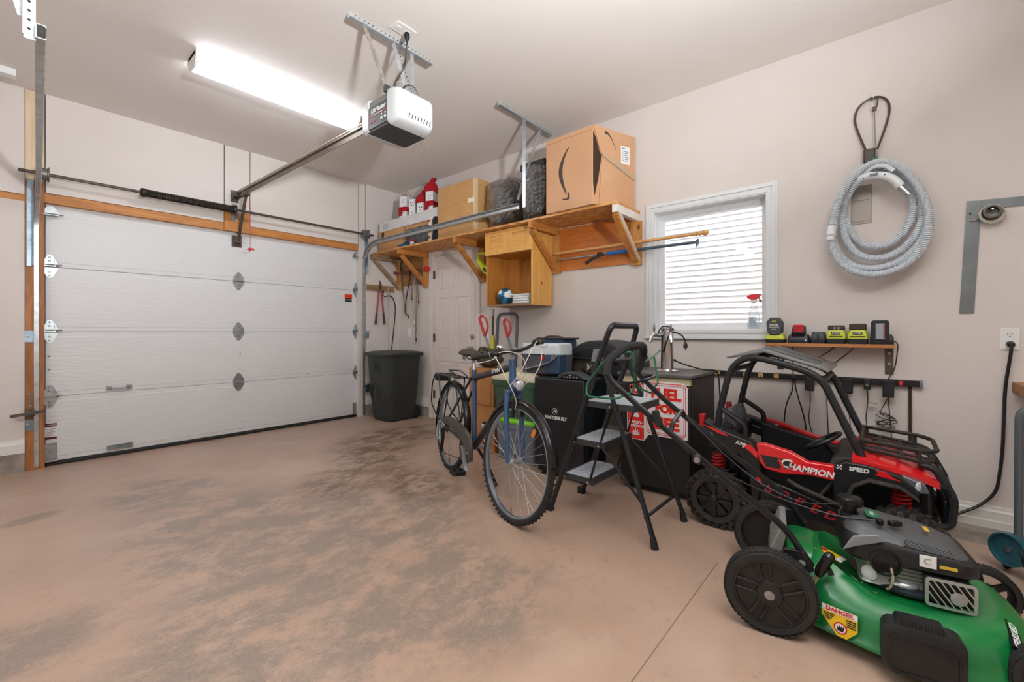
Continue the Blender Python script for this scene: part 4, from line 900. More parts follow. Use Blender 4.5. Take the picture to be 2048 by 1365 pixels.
obj('toggle', G().bb(XR-.016, XR-.006, 4.855, 4.865, 1.08, 1.1), WHITEP, t, bev=.002)
# ---- wheeled bin
t = thing('rubbish_bin', 'dark green-black wheeled rubbish bin with domed lid', 'bin', (3.2, 4.72, 0))
BINM = M('bin_plastic', '#2c3130', .5, bump=(80, .1))
c = (3.205, 4.72)
secs = []
for z, w_, d_ in ((.015, .40, .40), (.05, .42, .42), (.30, .455, .455), (.60, .49, .49), (.76, .51, .51), (.80, .52, .52)):
    secs.append([(p[0], p[1], z) for p in rrect(c[0], c[1], w_, d_, .09, 5)])
obj('body', G().loft(secs), BINM, t, sm=45)
lid = obj('lid', G().loft([[(p[0], p[1], z) for p in rrect(c[0], c[1], w_, w_, .10, 5)] for z, w_ in ((.80, .57), (.822, .585), (.838, .57), (.853, .44), (.862, .25), (.864, .05))]), BINM, t, sm=40)
obj('lid_handle', G().bb(3.42, 3.50, 4.50, 4.72, .79, .825), BINM, lid, bev=.01)
obj('grip_recess', G().prism([(4.65, .62), (4.79, .62), (4.79, .77), (4.65, .77)], 'x', 2.952, 2.972), M('bin_recess', '#191c1c', .6), t, bev=.006)
for k, (r1, zz) in enumerate(((.11, .30), (.085, .28), (.06, .26))):
    obj('moulded_arch', G().tube([(2.972+.018*(.3-z)/.3, 4.80+r1*math.cos(a)*.8, z) for a in [PI*i/10 for i in range(11)] for z in [zz+.16*math.sin(a)]], .006, 6), BINM, t)
for y in (4.545, 4.895): obj('wheel', G().lathe([(.0, -.02), (.07, -.02), (.08, -.012), (.08, .012), (.07, .02), (0, .02)], (3.40, y, .08), (0, 1, 0), 20), BLK, t)
obj('axle', G().cyl((3.40, 4.56, .08), (3.40, 4.88, .08), .009, 8), STEEL, t)
# ---- hand truck leaning on the wall, broom, saws, work bag
t = thing('hand_truck', 'grey tube hand truck with rounded top loop behind the bicycle', 'hand truck', (3.38, 3.0, 0))
GT = M('grey_hammered', '#64676a', .45, .3)
path = fillet([(3.34, 3.13, .06), (3.42, 3.13, 1.285), (3.42, 2.86, 1.285), (3.34, 2.86, .06)], .07, 6)
obj('frame', G().tube(path, .017, 10), GT, t)
obj('cross_bar', G().cyl((3.375, 3.13, .55), (3.375, 2.86, .55), .012, 8), GT, t)
obj('cross_bar', G().cyl((3.395, 3.13, .9), (3.395, 2.86, .9), .012, 8), GT, t)
obj('toe_plate', G().bb(3.14, 3.345, 2.84, 3.15, .02, .026), GT, t)
for y in (3.18, 2.81): obj('wheel', G().lathe([(.0, -.02), (.05, -.025), (.095, -.02), (.10, 0), (.095, .02), (.05, .025), (0, .02)], (3.42, y, .10), (0, 1, 0), 22), RUB, t)
obj('axle', G().cyl((3.42, 3.18, .1), (3.42, 2.81, .1), .01, 8), STEEL, t)
t = thing('push_broom', 'thin brown pole with a yellow plastic socket standing by the cabinet', 'broom', (3.44, 3.22, 0))
obj('pole', G().tube([(3.40, 3.21, .25), (3.455, 3.235, 1.34)], .011, 8), M('brown_pole', '#4f3d2f', .5), t)
obj('collar', G().cyl((3.451, 3.233, 1.27), (3.456, 3.2355, 1.335), .015, 10), STEEL, t)
obj('socket', G().lathe([(.05, 0), (.045, .06), (.03, .14), (.022, .18), (.022, .2)], (3.432, 3.224, .86), (.05, .02, 1), 14), M('yellow_plastic', '#c8bd3a', .5), t)
obj('bristle_head', G().bb(3.36, 3.46, 3.215, 3.30, .0, .25), M('straw', '#a58f55', .9, bump=(120, .8)), t)
OLV = M('olive_canvas', '#5a5440', .9, bump=(40, .7), var=(20, '#46412f', .7))
t = thing('canvas_bag', 'crumpled olive canvas bag lying on the cardboard boxes', 'bag', (3.0, 2.86, .76))
obj('bag', lump((3.0, 2.86, .852), (.09, .15, .085), 21, 2.3, amp=.22), OLV, t, sm=60)
obj('strap', G().tube(smooth([(2.95, 2.95, .90), (2.93, 2.92, .945), (2.94, 2.84, .95), (2.95, 2.78, .90)], 2), .011, 6), OLV, t)
def pruning_saw(p0, p1, label, s):
    t = thing('hand_saw', label, 'saw', p1)
    p0, p1 = Vector(p0), Vector(p1); d_ = (p1-p0).normalized(); sd = Vector((0, -1, .25)).normalized(); sd = (sd-d_*sd.dot(d_)).normalized()
    m1 = p0+d_*.19*s
    obj('handle', G().tube(fillet([m1-sd*.004, p0+d_*.01, p0+sd*.035*s-d_*.01, p0+sd*.075*s+d_*.045*s, p0+sd*.07*s+d_*.13*s, m1], .025, 4), [.014]*6+[.010]*(18+2), 8), M('saw_red', '#b8322c', .45), t)
    b_ = obj('blade', G().prism([(0, -.016), (.10, -.016), (.3*s, -.006), (.3*s, .004), (0, .016)], 'y', -.0008, .0008), GALVD, t, sm=0)
    xv = d_; yv = xv.cross(sd).normalized(); mt = Matrix((xv, yv, xv.cross(yv))).transposed().to_4x4(); mt.translation = m1-d_*.03
    for v in b_.data.vertices: v.co = (mt @ (v.co+INV[t.name]))-INV[t.name]
    return t
pruning_saw((3.05, 3.045, 1.235), (3.03, 2.87, .90), 'red handled hand saw leaning out of the canvas bag', 1.05)
pruning_saw((3.17, 2.83, 1.205), (3.15, 2.66, .80), 'red handled hand saw standing inside the grey hand truck loop', .9)
# ================================================================== BICYCLE  (local: x forward, y left, z up; origin under the rear wheel)
bk = thing('bicycle', 'blue trekking bicycle with black mudguards and rear rack on its kickstand', 'bicycle', (2.323, 2.663, 0), local=True, rot=(-.075, 0, -1.957))
BLUE = M('bike_blue', '#3f5d86', .3, .4, coat=.4); BKB = M('bike_charcoal', '#34353a', .4, .2); TYRE = M('bike_tyre', '#232324', .65, bump=(160, .5)); ALU = M('bike_rim', '#9fb0c0', .3, .8)
RW, RA, FA, WB = .343, None, None, 1.107
BB, ST, HT, HB = (.49, 0, .285), (.395, 0, .775), (.975, 0, .93), (1.02, 0, .745)
ax = (Vector(HT)-Vector(HB)).normalized()
STE = Matrix.Translation(HB) @ Matrix.Rotation(.13, 4, ax) @ Matrix.Translation(-Vector(HB))
def wheel(name, cx, mtx):
    c = (cx, 0, RW)
    r_ = obj(name, G(mtx).lathe([(.300, -.012), (.318, -.013), (.318, -.006), (.312, -.003), (.312, .003), (.318, .006), (.318, .013), (.300, .012), (.297, 0), (.300, -.012)], c, (0, 1, 0), 48), ALU, bk)
    g = G(mtx).torus(c, (0, 1, 0), .324, .0195, 56, 10)
    obj('tyre', g, TYRE, r_)
    g = G(mtx)
    for k in range(64):
        a = 2*PI*k/64
        for s_ in (-1, 1):
            cc = Vector((cx+.336*math.cos(a), s_*.0135, RW+.336*math.sin(a))); d_ = Vector((math.cos(a), 0, math.sin(a)))
            g.bar(cc-d_*.006, cc+d_*.008, .007, .012, (0, 1, 0))
    k_ = obj('tread_block', g, TYRE, r_, sm=0); k_['kind'] = 'stuff'
    g = G(mtx)
    for k in range(32):
        a = 2*PI*k/32; s_ = 1 if k % 2 else -1; b = a+(.55 if (k//2) % 2 else -.55)
        g.tube([(cx+.02*math.cos(b), s_*.03, RW+.02*math.sin(b)), (cx+.30*math.cos(a), s_*.004, RW+.30*math.sin(a))], .0012, 4)
    k_ = obj('spoke', g, M('spoke_steel', '#b3b6b8', .4, .6), r_); k_['kind'] = 'stuff'
    obj('hub', G(mtx).lathe([(.006, -.062), (.006, -.048), (.024, -.036), (.024, -.03), (.013, -.026), (.013, .026), (.024, .03), (.024, .036), (.006, .048), (.006, .062)], c, (0, 1, 0), 14), STEEL, r_)
    obj('valve', G(mtx).cyl((cx, 0, RW-.297), (cx, 0, RW-.262), .003, 6), BLK, r_)
    return r_
wheel('rear_wheel', 0, None); fw = wheel('front_wheel', WB, STE)
def guard(name, cx, mtx, a0, a1, n=20):
    rings = []
    for k in range(n+1):
        a = a0+(a1-a0)*k/n; d_ = Vector((math.cos(a), 0, math.sin(a))); c = Vector((cx, 0, RW))
        sec = [(-.026, .345), (-.021, .355), (-.01, .361), (.01, .361), (.021, .355), (.026, .345), (.019, .353), (.009, .358), (-.009, .358), (-.019, .353)]
        rings.append([c+d_*r+Vector((0, y, 0)) for y, r in sec])
    return obj(name, G(mtx).loft(rings), BLKS, bk, sm=60)
guard('rear_mudguard', 0, None, math.radians(-12), math.radians(200), 30)
guard('front_mudguard', WB, STE, math.radians(10), math.radians(150), 20)
# frame
g = lambda *p, r=.016, m=BLUE, n='frame_tube', mt=None: obj(n, G(mt).tube(p, r, 12), m, bk)
g(BB, (.385, 0, .82), r=.0175, n='seat_tube'); g((.405, 0, .765), (.985, 0, .885), r=.022, m=BKB, n='top_tube'); g(BB, (1.012, 0, .77), r=.023, m=BKB, n='down_tube')
g(HB, HT, r=.022, m=BLUE, n='head_tube')
for s_ in (-1, 1):
    g((.45, s_*.03, .285), (0, s_*.062, RW), r=.010, m=BKB, n='chain_stay'); g((.40, s_*.022, .765), (0, s_*.062, RW), r=.009, m=BKB, n='seat_stay')
    g((1.022, s_*.042, .725), (1.045, s_*.055, .62), (1.085, s_*.055, .45), (WB, s_*.055, RW), r=[.017, .016, .014, .011], m=BLUE, n='fork_blade', mt=STE)
obj('fork_crown', G(STE).bar((1.022, -.055, .735), (1.022, .055, .735), .034, .03), BLUE, bk, bev=.006)
text("B'TWIN", .034, (.80, -.0228, .846), (.981, 0, .195), (-.195, 0, .981), WHITEINK, bk, bold=.0008)
# saddle
obj('seat_post', G().tube([(.39, 0, .80), (.36, 0, .90)], .0135, 12), STEEL, bk)
def sad(u, v):
    th = 2*PI*v; q = min(1, u*1.0); w_ = .075*(1-q)**.8+.02+.012*math.sin(PI*q); w_ *= math.sin(PI*min(.5, .06+u*3))**.6; hgt = .03*(1-.45*q)*(.55 if u in (0, 1) else 1)
    if u >= .99: w_ *= .4
    y = w_*math.cos(th); z = math.sin(th)*hgt
    return (.235+.27*u, y, .935+z*(1 if z > 0 else .8)+.012*(u-.5)**2*4-.3*y*y/.08*.2)
sd_ = obj('saddle', G().surf(sad, 14, 18, cv=True).ell((.245, 0, .935), (.02, .06, .02), 12, 6), M('saddle_brown', '#3d3531', .5, bump=(60, .1)), bk, sm=60)
obj('saddle_rail', G().tube(smooth([(.27, .025, .92), (.30, .022, .895), (.40, .02, .893), (.47, .01, .925)], 2), .004, 6).tube(smooth([(.27, -.025, .92), (.30, -.022, .895), (.40, -.02, .893), (.47, -.01, .925)], 2), .004, 6), BLK, sd_)
sp_ = G()
for s_ in (-1, 1): sp_.tube([(.265+.012*math.cos(k*.7), s_*.04+.012*math.sin(k*.7), .885+k*.0012) for k in range(30)], .0025, 5)
obj('saddle_spring', sp_, STEEL, sd_)
# handlebar, stem, grips, levers
bar = fillet([(.855, .275, 1.055), (.93, .20, 1.05), (1.0, .07, 1.0), (1.02, 0, .985), (1.045, -.07, .98), (1.045, -.20, .95), (1.015, -.275, .935)], .06, 4)
obj('stem', G().tube([(.975, 0, .92), (.968, 0, .965), (1.02, 0, .99)], [.015, .015, .018], 10), STEEL, bk)
hb_ = obj('handlebar', G().tube(bar, .011, 10), BLK, bk)
for a, b in (((.845, .285, 1.056), (.925, .205, 1.05)), ((1.01, -.285, .932), (1.04, -.185, .952))):
    obj('grip', G().tube([a, tuple(Vector(a).lerp(Vector(b), .85)), b], [.018, .0165, .015], 10), M('grip_rubber', '#2b2a2a', .75), hb_)
    e_ = Vector(b).lerp(Vector(a), -.35)
    obj('shifter', G().ell(e_, (.026, .028, .022), 12, 8), BLK, hb_)
    obj('grip_ring', G().torus(tuple(Vector(b)), tuple(Vector(b)-Vector(a)), .018, .003, 16, 6), STEEL, hb_)
    f_ = Vector(b)+Vector((.035, 0, -.03)); h_ = Vector(a)+Vector((.055, 0, -.035))
    obj('brake_lever', G().tube(smooth([tuple(e_+Vector((.02, 0, -.015))), tuple(f_), tuple(h_), tuple(h_+Vector((0, .01 if a[1] > 0 else -.01, .012)))], 2), .005, 6, flat=.6), STEEL, hb_)
obj('bell', G().ell((1.04, -.12, 1.0), (.022, .022, .016), 12, 6), CHROME, hb_)
CW = M('white_cable', '#d8d4cc', .4)
cab = [[(1.04, -.165, .96), (1.10, -.16, .93), (1.15, -.10, .80), (1.13, -.03, .70), (1.09, -.02, .64)], [(.95, .17, 1.04), (1.06, .12, 1.06), (1.14, .03, .98), (1.13, -.02, .86), (1.07, -.05, .78)],
       [(1.04, -.16, .955), (1.12, -.10, .99), (1.14, .0, .95), (1.08, .05, .84), (.98, .03, .80)], [(.95, .19, 1.035), (1.05, .17, 1.0), (1.11, .12, .88), (1.06, .05, .78), (1.0, .03, .76)]]
for c_ in cab: obj('cable', G().tube(smooth(c_, 3), .0028, 5), CW, bk)
# lamp, brakes
lm_ = obj('front_lamp', G().lathe([(.0, -.03), (.02, -.028), (.028, -.01), (.032, .012), (.031, .02)], (1.075, 0, .785), (1, .1, -.05), 16), CHROME, bk)
obj('lamp_glass', G().lathe([(.03, .02), (.018, .03), (0, .033)], (1.075, 0, .785), (1, .1, -.05), 16), M('lamp_glass', '#c9cdd0', .08, .3), lm_)
obj('brake_calliper', G(STE).bar((1.075, -.03, .70), (1.09, -.032, .60), .012, .02), BLK, bk)
obj('brake_calliper', G(STE).bar((1.075, .03, .70), (1.09, .032, .60), .012, .02), BLK, bk)
obj('wheel_reflector', G(STE).bar((WB+.12, .012, RW+.17), (WB+.14, .012, RW+.21), .006, .026), M('amber', '#e08a2c', .3), fw)
# drive train on the right side
obj('chain_guard', G().loft([[(u+dx, y, z+dz) for dx, dz, y in ((0, w_, -.052), (0, w_, -.075), (0, -w_*.2, -.082), (0, -w_, -.075), (0, -w_, -.052))] for u, z, w_ in ((-.01, .385, .018), (.05, .40, .03), (.22, .395, .036), (.36, .375, .045), (.47, .35, .05), (.56, .30, .05), (.60, .24, .028))]), M('guard_grey', '#5a5650', .55, .2, var=(14, '#3a3733', .7)), bk, sm=60)
obj('chain_ring', G().lathe([(.05, -.004), (.092, -.004), (.092, .004), (.05, .004), (.05, -.004)], (.49, -.06, .285), (0, -1, 0), 32).torus((.49, -.066, .285), (0, 1, 0), .10, .012, 30, 8), M('guard_grey', '#5a5650'), bk)
cr = obj('crank_arm', G().bar((.49, -.088, .285), (.595, -.098, .15), .014, .026, (0, 1, 0)).cyl((.49, -.1, .285), (.49, .1, .285), .014, 10), STEEL, bk)
obj('crank_arm', G().bar((.49, .088, .285), (.385, .098, .42), .014, .026, (0, 1, 0)), STEEL, bk)
for (u, y, z) in ((.595, -.155, .15), (.385, .155, .42)):
    obj('pedal', G().frame(rrect(u, y, .10, .09, .015, 2), rrect(u, y, .07, .06, .01, 2), 'z', z-.013, z+.013).bb(u-.05, u+.05, y-.012, y+.012, z-.01, z+.01), BLK, bk, sm=0)
obj('cassette', G().lathe([(.02, 0), (.055, 0), (.055, .004), (.045, .005), (.045, .012), (.035, .013), (.035, .022), (.02, .023)], (0, -.038, RW), (0, -1, 0), 24), BRONZE, bk)
obj('derailleur', G().bar((.0, -.075, RW-.02), (.03, -.08, RW-.10), .014, .03, (0, 1, 0)).bar((.03, -.08, RW-.09), (.01, -.08, RW-.19), .012, .026, (0, 1, 0)).lathe([(0, -.006), (.024, -.006), (.024, .006), (0, .006)], (.03, -.08, RW-.105), (0, 1, 0), 14).lathe([(0, -.006), (.024, -.006), (.024, .006), (0, .006)], (.008, -.08, RW-.185), (0, 1, 0), 14), BLK, bk)
obj('chain', G().tube([(.0, -.06, RW+.05), (.49, -.06, .375)], .004, 4).tube([(.008, -.08, RW-.205), (.49, -.06, .19)], .004, 4), BRONZE, bk)
obj('gear_cable', G().tube(smooth([(.04, -.075, RW+.01), (-.06, -.085, RW+.04), (-.115, -.09, RW-.03), (-.08, -.088, RW-.12), (.0, -.085, RW-.10)], 3), .003, 5), CW, bk)
obj('kickstand', G().tube([(.43, .045, .27), (.52, .12, .12), (.56, .158, .022)], [.011, .010, .012], 8), BLK, bk)
# rear rack
rk = obj('rear_rack', G().tube(fillet([(.20, .03, .74), (.20, .055, .74), (-.33, .07, .735), (-.33, -.07, .735), (.20, -.055, .74), (.20, -.03, .74)], .03, 4), .0055, 7).tube([(-.30, 0, .736), (.2, 0, .74)], .0045, 6).tube([(-.1, -.066, .737), (-.1, .066, .737)], .0045, 6).tube([(.08, -.06, .739), (.08, .06, .739)], .0045, 6), BLKS, bk)
for s_ in (-1, 1): obj('rack_leg', G().tube(fillet([(.05, s_*.062, .738), (.0, s_*.075, RW+.02)], .02, 2), .0055, 7).tube(fillet([(-.22, s_*.068, .736), (-.02, s_*.078, RW+.03)], .02, 2), .0055, 7).tube(fillet([(-.30, s_*.07, .735), (-.37, s_*.072, .66), (-.37, s_*.072, .48), (-.2, s_*.075, .40), (-.02, s_*.078, RW+.02)], .06, 4), .0055, 7), BLKS, rk)
obj('clip_spring', G().tube(fillet([(.18, .035, .752), (-.02, .05, .785), (-.05, -.05, .785), (.18, -.035, .752)], .03, 4), .005, 6), BLK, rk)
obj('rear_lamp', G().bb(-.375, -.31, -.055, .055, .67, .725), BLK, rk, bev=.008)
obj('lamp_lens', G().bb(-.379, -.374, -.045, .045, .68, .715), M('red_lens', '#7c1518', .2), rk)
# ================================================================== STEP LADDER
t = thing('step_ladder', 'black folding three step ladder with grey grooved treads', 'step ladder', (2.37, 1.22, 0))
LAD = M('ladder_black', '#2b2d31', .35, .3); TRD = M('tread_aluminium', '#d8dfe6', .3, .15, bump=(60, .1))
xa, xb = 2.185, 2.555
ry = lambda z: 1.565-.36*z
hl = fillet([(xa, ry(.0), .0), (xa, ry(1.0), 1.0), (xa+.015, ry(1.13), 1.135), (xb-.015, ry(1.13), 1.135), (xb, ry(1.0), 1.0), (xb, ry(0), 0)], .045, 6)
obj('front_frame', G().tube(hl, .0155, 8, flat=1.3), LAD, t)
for x in (xa, xb):
    obj('foot', G().bb(x-.02, x+.02, 1.545, 1.59, 0, .045), RUB, t, bev=.004)
    x2 = 2.138 if x == xa else 2.56
    lg = obj('rear_leg', G().tube([(x+(.022 if x == xa else -.022), 1.235, .97), (x2, .885, .03)], .0125, 8, flat=1.3), LAD, t)
    obj('foot', G().tube([(x2, .893, .05), (x2, .882, .0)], [.017, .021], 8), RUB, lg)
    obj('hinge_plate', G().prism([(1.20, 1.0), (1.26, 1.0), (1.275, .93), (1.21, .92)], 'x', x-.004 if x == xa else x-.012, x+.012 if x == xa else x+.004), GALVD, t, sm=0)
    s_ = .016 if x == xa else -.016
    obj('side_link', G().bar((x+s_, 1.16, .68), (x+s_, 1.295, .235), .006, .018, (1, 0, 0)), LAD, t, sm=0)
    obj('side_link', G().bar((x+s_, 1.225, .45), (x2+s_*.5, .945, .20), .006, .016, (1, 0, 0)), LAD, t, sm=0)
obj('rear_cross_bar', G().cyl((2.142, .935, .14), (2.557, .935, .14), .009, 8), LAD, t)
obj('rear_cross_bar', G().cyl((xa, 1.21, .93), (xb, 1.21, .93), .011, 8), LAD, t)
for y0, y1, z in ((1.285, 1.47, .25), (1.205, 1.40, .47), (1.03, 1.335, .70)):
    s_ = obj('tread', G().bb(xa+.018, xb-.018, y0, y1, z-.022, z-.004), TRD, t, sm=0)
    n = int((y1-y0)/.021); gg = G()
    for k in range(n): gg.bb(xa+.018, xb-.018, y0+.006+k*.021, y0+.019+k*.021, z-.004, z)
    q = obj('tread_rib', gg, TRD, s_, sm=0); q['kind'] = 'stuff'
    obj('tread_edge', G().bb(xa+.016, xb-.016, y0-.008, y0+.004, z-.04, z-.002).bb(xa+.016, xb-.016, y1-.004, y1+.006, z-.04, z-.002).bb(xa+.012, xa+.02, y0, y1, z-.035, z-.002).bb(xb-.02, xb-.012, y0, y1, z-.035, z-.002), M('tread_trim', '#3a3c40', .5), s_, sm=0)
gg = G()
for z, ys in ((.25, (1.3, 1.46)), (.47, (1.23, 1.39)), (.70, (1.16, 1.31))):
    for y in ys: gg.lathe([(.007, 0), (.006, .004), (0, .005)], (xa-.002, y, z-.02), (-1, 0, 0), 8)
q = obj('rivet', gg, M('brass_rivet', '#c9b98f', .35, .8), t); q['kind'] = 'stuff'
# ---- green wire plant support hooked over the ladder
t = thing('plant_support', 'bent green wire plant support hooked over the ladder top', 'plant support', (2.3, 1.15, .8))
GW = M('green_wire', '#1d6b4a', .4, .2)
obj('loop', G().tube(fillet([(2.12, 1.19, .905), (2.135, 1.28, .80), (2.10, 1.255, .74), (2.14, 1.1, .735), (2.20, 1.02, .78), (2.21, 1.03, .99), (2.14, 1.12, .985), (2.12, 1.19, .905)], .025, 3), .0055, 6), GW, t)
obj('arm', G().tube(fillet([(2.21, 1.03, .88), (2.29, 1.0, .935), (2.45, 1.02, .955), (2.66, 1.06, .985)], .03, 3), .0055, 6), GW, t)
obj('tie', G().tube(fillet([(2.21, 1.03, .81), (2.30, .97, .76), (2.42, .98, .81), (2.46, 1.02, .95)], .02, 3), .005, 6).tube([(2.42, .98, .81), (2.36, .97, .80)], .005, 6), GW, t)
# ================================================================== SMOKER, OVEN, KEG FRIDGE
t = thing('smoker_cabinet', 'black upright smoker cabinet with an arched control pod on top', 'smoker', (2.83, 1.835, 0))
SMB = M('smoker_black', '#16171a', .4, var=(40, '#26282c', .5)); SMG = M('smoker_gloss', '#131518', .25, var=(25, '#2a3a45', .6))
y0, y1, x0, x1, zt = 1.615, 2.06, 2.665, 3.0, .752
obj('body', G().bb(x0+.05, x1, y0+.003, y1-.003, .06, zt), SMG, t, bev=.008)
dr = obj('door', G().bb(x0, x0+.048, y0, y1, .07, zt-.004), SMB, t, bev=.01)
obj('base', G().bb(x0+.03, x1-.01, y0+.015, y1-.015, .03, .06), BLK, t)
for x in (x0+.06, x1-.04):
    for y in (y0+.05, y1-.05): obj('foot', G().cyl((x, y, 0), (x, y, .03), .02, 10), BLK, t)
text('MASTERBUILT', .034, (x0-.0006, 1.858, .455), WX, WYZ, WHITEINK, dr, bold=.0012, sx=.92)
obj('emblem_ring', G().lathe([(.021, 0), (.024, 0), (.024, .001), (.021, .001), (.021, 0)], (x0, 1.868, .505), (-1, 0, 0), 24), WHITEINK, dr)
text('M', .03, (x0-.0006, 1.868, .505), WX, WYZ, WHITEINK, dr, bold=.001, shear=.25)
pod = obj('control_pod', G().prism([(1.60, .752), (1.86, .752), (1.845, .775), (1.80, .797), (1.74, .807), (1.68, .80), (1.63, .78)], 'x', x0+.01, x0+.11), M('pod_grey', '#3a3e44', .35), t, bev=.008)
obj('control_panel', G().prism([(1.645, .758), (1.825, .758), (1.81, .772), (1.775, .785), (1.735, .79), (1.69, .785), (1.66, .772)], 'x', x0+.006, x0+.01), M('pod_panel', '#1c1e22', .25), pod, sm=0)
gg = G()
for k in range(5): gg.lathe([(.006, 0), (.005, .002)], (x0+.006, 1.68+k*.027, .766), (-1, 0, 0), 8)
q = obj('panel_button', gg, GALV, pod); q['kind'] = 'stuff'
text('165°', .014, (x0+.0055, 1.735, .781), WX, WYZ, M('led_pale', '#dfe7ea', .5), pod)
obj('latch', G().bb(x0-.012, x0+.03, y0-.004, y0+.02, .38, .46), BLK, t, bev=.004)
# domed oven on its stand
t = thing('domed_oven', 'black domed outdoor oven with a round thermometer in its glass door', 'oven', (3.22, 1.72, 0))
OV = M('oven_black', '#2a2a2c', .5); OVG = M('oven_glass', '#4a4534', .15)
yc, zb, RR = 1.735, .74, .285
sec = [(yc-RR, zb)]+[(yc-RR*math.cos(a), zb+.09+.20*math.sin(a)) for a in [PI*k/16 for k in range(17)]]+[(yc+RR, zb)]
obj('hood', G().prism(sec, 'x', 3.04, 3.42), OV, t, bev=.012)
fs = [(yc-.24, zb+.02)]+[(yc-.24*math.cos(a), zb+.09+.15*math.sin(a)) for a in [PI*k/12 for k in range(13)]]+[(yc+.24, zb+.02)]
fd_ = obj('front_door', G().prism(fs, 'x', 3.02, 3.04), M('oven_front', '#1d1d1f', .4), t, bev=.006)
obj('door_handle', G().tube(fillet([(3.02, 1.95, zb+.10), (2.995, 1.95, zb+.145), (2.995, 1.55, zb+.145), (3.02, 1.55, zb+.10)], .02, 3), .01, 8), BLK, fd_)
obj('door_window', G().bb(3.016, 3.021, 1.60, 1.93, zb+.03, zb+.125), OVG, fd_)
th_ = obj('thermometer', G().lathe([(.036, 0), (.038, .012), (.034, .018), (.03, .019)], (3.016, 1.80, zb+.07), (-1, 0, 0), 24), CHROME, t)
obj('dial', G().lathe([(.031, 0), (0, .001)], (2.998, 1.80, zb+.07), (-1, 0, 0), 20), M('dial_white', '#d9dcdc', .4), th_)
obj('needle', G().bar((2.996, 1.80, zb+.07), (2.996, 1.79, zb+.093), .002, .004), BLK, th_)
obj('stand_top', G().bb(3.03, 3.43, 1.46, 2.01, zb-.03, zb), BLK, t)
for x in (3.05, 3.41):
    for y in (1.48, 1.99): obj('stand_leg', G().bb(x-.015, x+.015, y-.015, y+.015, 0, zb-.03), BLK, t)
# keg fridge
t = thing('keg_fridge', 'black keg fridge with a dark wood top beside the step ladder', 'fridge', (3.1, 1.18, 0))
y0, y1, x0, x1 = .94, 1.425, 2.84, 3.36
obj('cabinet', G().bb(x0+.045, x1, y0, y1, .03, .795), M('fridge_side', '#2a2724', .5, var=(20, '#39332d', .6), stretch=(1, 1, .06)), t, bev=.006)
dr = obj('door', G().bb(x0, x0+.043, y0, y1, .05, .742), BLK, t, bev=.008)
obj('pale_strip', G().bb(x0+.002, x0+.045, y0+.004, y1, .748, .792), M('yellowed_trim', '#cfc7a2', .5), t, bev=.002)
obj('wood_top', G().bb(x0-.02, x1+.02, y0-.012, y1+.015, .797, .817), wood('dark_wood_top', '#4a4744', '#5f5a55', 'y', .4, 6, False), t, bev=.003)
obj('plinth', G().bb(x0+.06, x1-.02, y0+.02, y1-.02, 0, .03), BLK, t)
# beer tower
t = thing('beer_tower', 'chrome twin tap beer tower on the keg fridge', 'beer tap', (3.04, 1.165, .817))
obj('column', G().lathe([(.075, 0), (.075, .008), (.062, .016), (.043, .02), (.041, .29), (.044, .295), (.044, .305), (.0, .31)], (3.04, 1.165, .817), (0, 0, 1), 28), CHROME, t)
for s_ in (1, -1):
    fy = 1.165+s_*.03
    f_ = obj('faucet', G().cyl((3.01, fy, 1.075), (2.945, fy+s_*.03, 1.075), .012, 12).lathe([(.018, 0), (.018, .012), (.01, .014)], (3.0, fy+s_*.004, 1.075), (-1, .4*s_, 0), 14).tube([(2.95, fy+s_*.028, 1.085), (2.925, fy+s_*.04, 1.06), (2.915, fy+s_*.045, 1.025)], [.014, .011, .009], 10), CHROME, t)
    obj('tap_lever', G().lathe([(.006, 0), (.006, .02), (.010, .03), (.007, .06), (.005, .068)], (2.95, fy+s_*.028, 1.085), (0, 0, 1), 10), STEEL, f_)
obj('power_lead', G().tube(smooth([(2.99, 1.175, .96), (2.985, 1.15, 1.03), (2.99, 1.12, 1.10), (3.0, 1.06, 1.085), (3.0, 1.03, 1.05), (3.0, 1.025, 1.02)], 3), .005, 6).tube(smooth([(2.98, 1.21, 1.08), (2.99, 1.19, 1.135), (3.0, 1.14, 1.135), (2.99, 1.10, 1.11)], 2), .005, 6), BLK, t)
obj('lead_plug', G().lathe([(.006, 0), (.014, .012), (.015, .035), (.006, .036), (.003, .05)], (3.0, 1.025, 1.025), (0, 0, -1), 10), BLK, t)
t = thing('fridge_cord', 'black cord running from the beer tower over the fridge edge', 'cord', (3.2, 1.0, .5))
obj('cable', G().tube(smooth([(3.085, 1.145, .90), (3.16, 1.08, .86), (3.25, .98, .824), (3.33, .92, .824), (3.36, .91, .78), (3.36, .90, .5), (3.37, .905, .2), (3.40, .92, .007)], 3), .005, 6), BLK, t)
obj('strain_relief', G().cyl((3.083, 1.146, .90), (3.10, 1.13, .895), .008, 8), BLK, t)
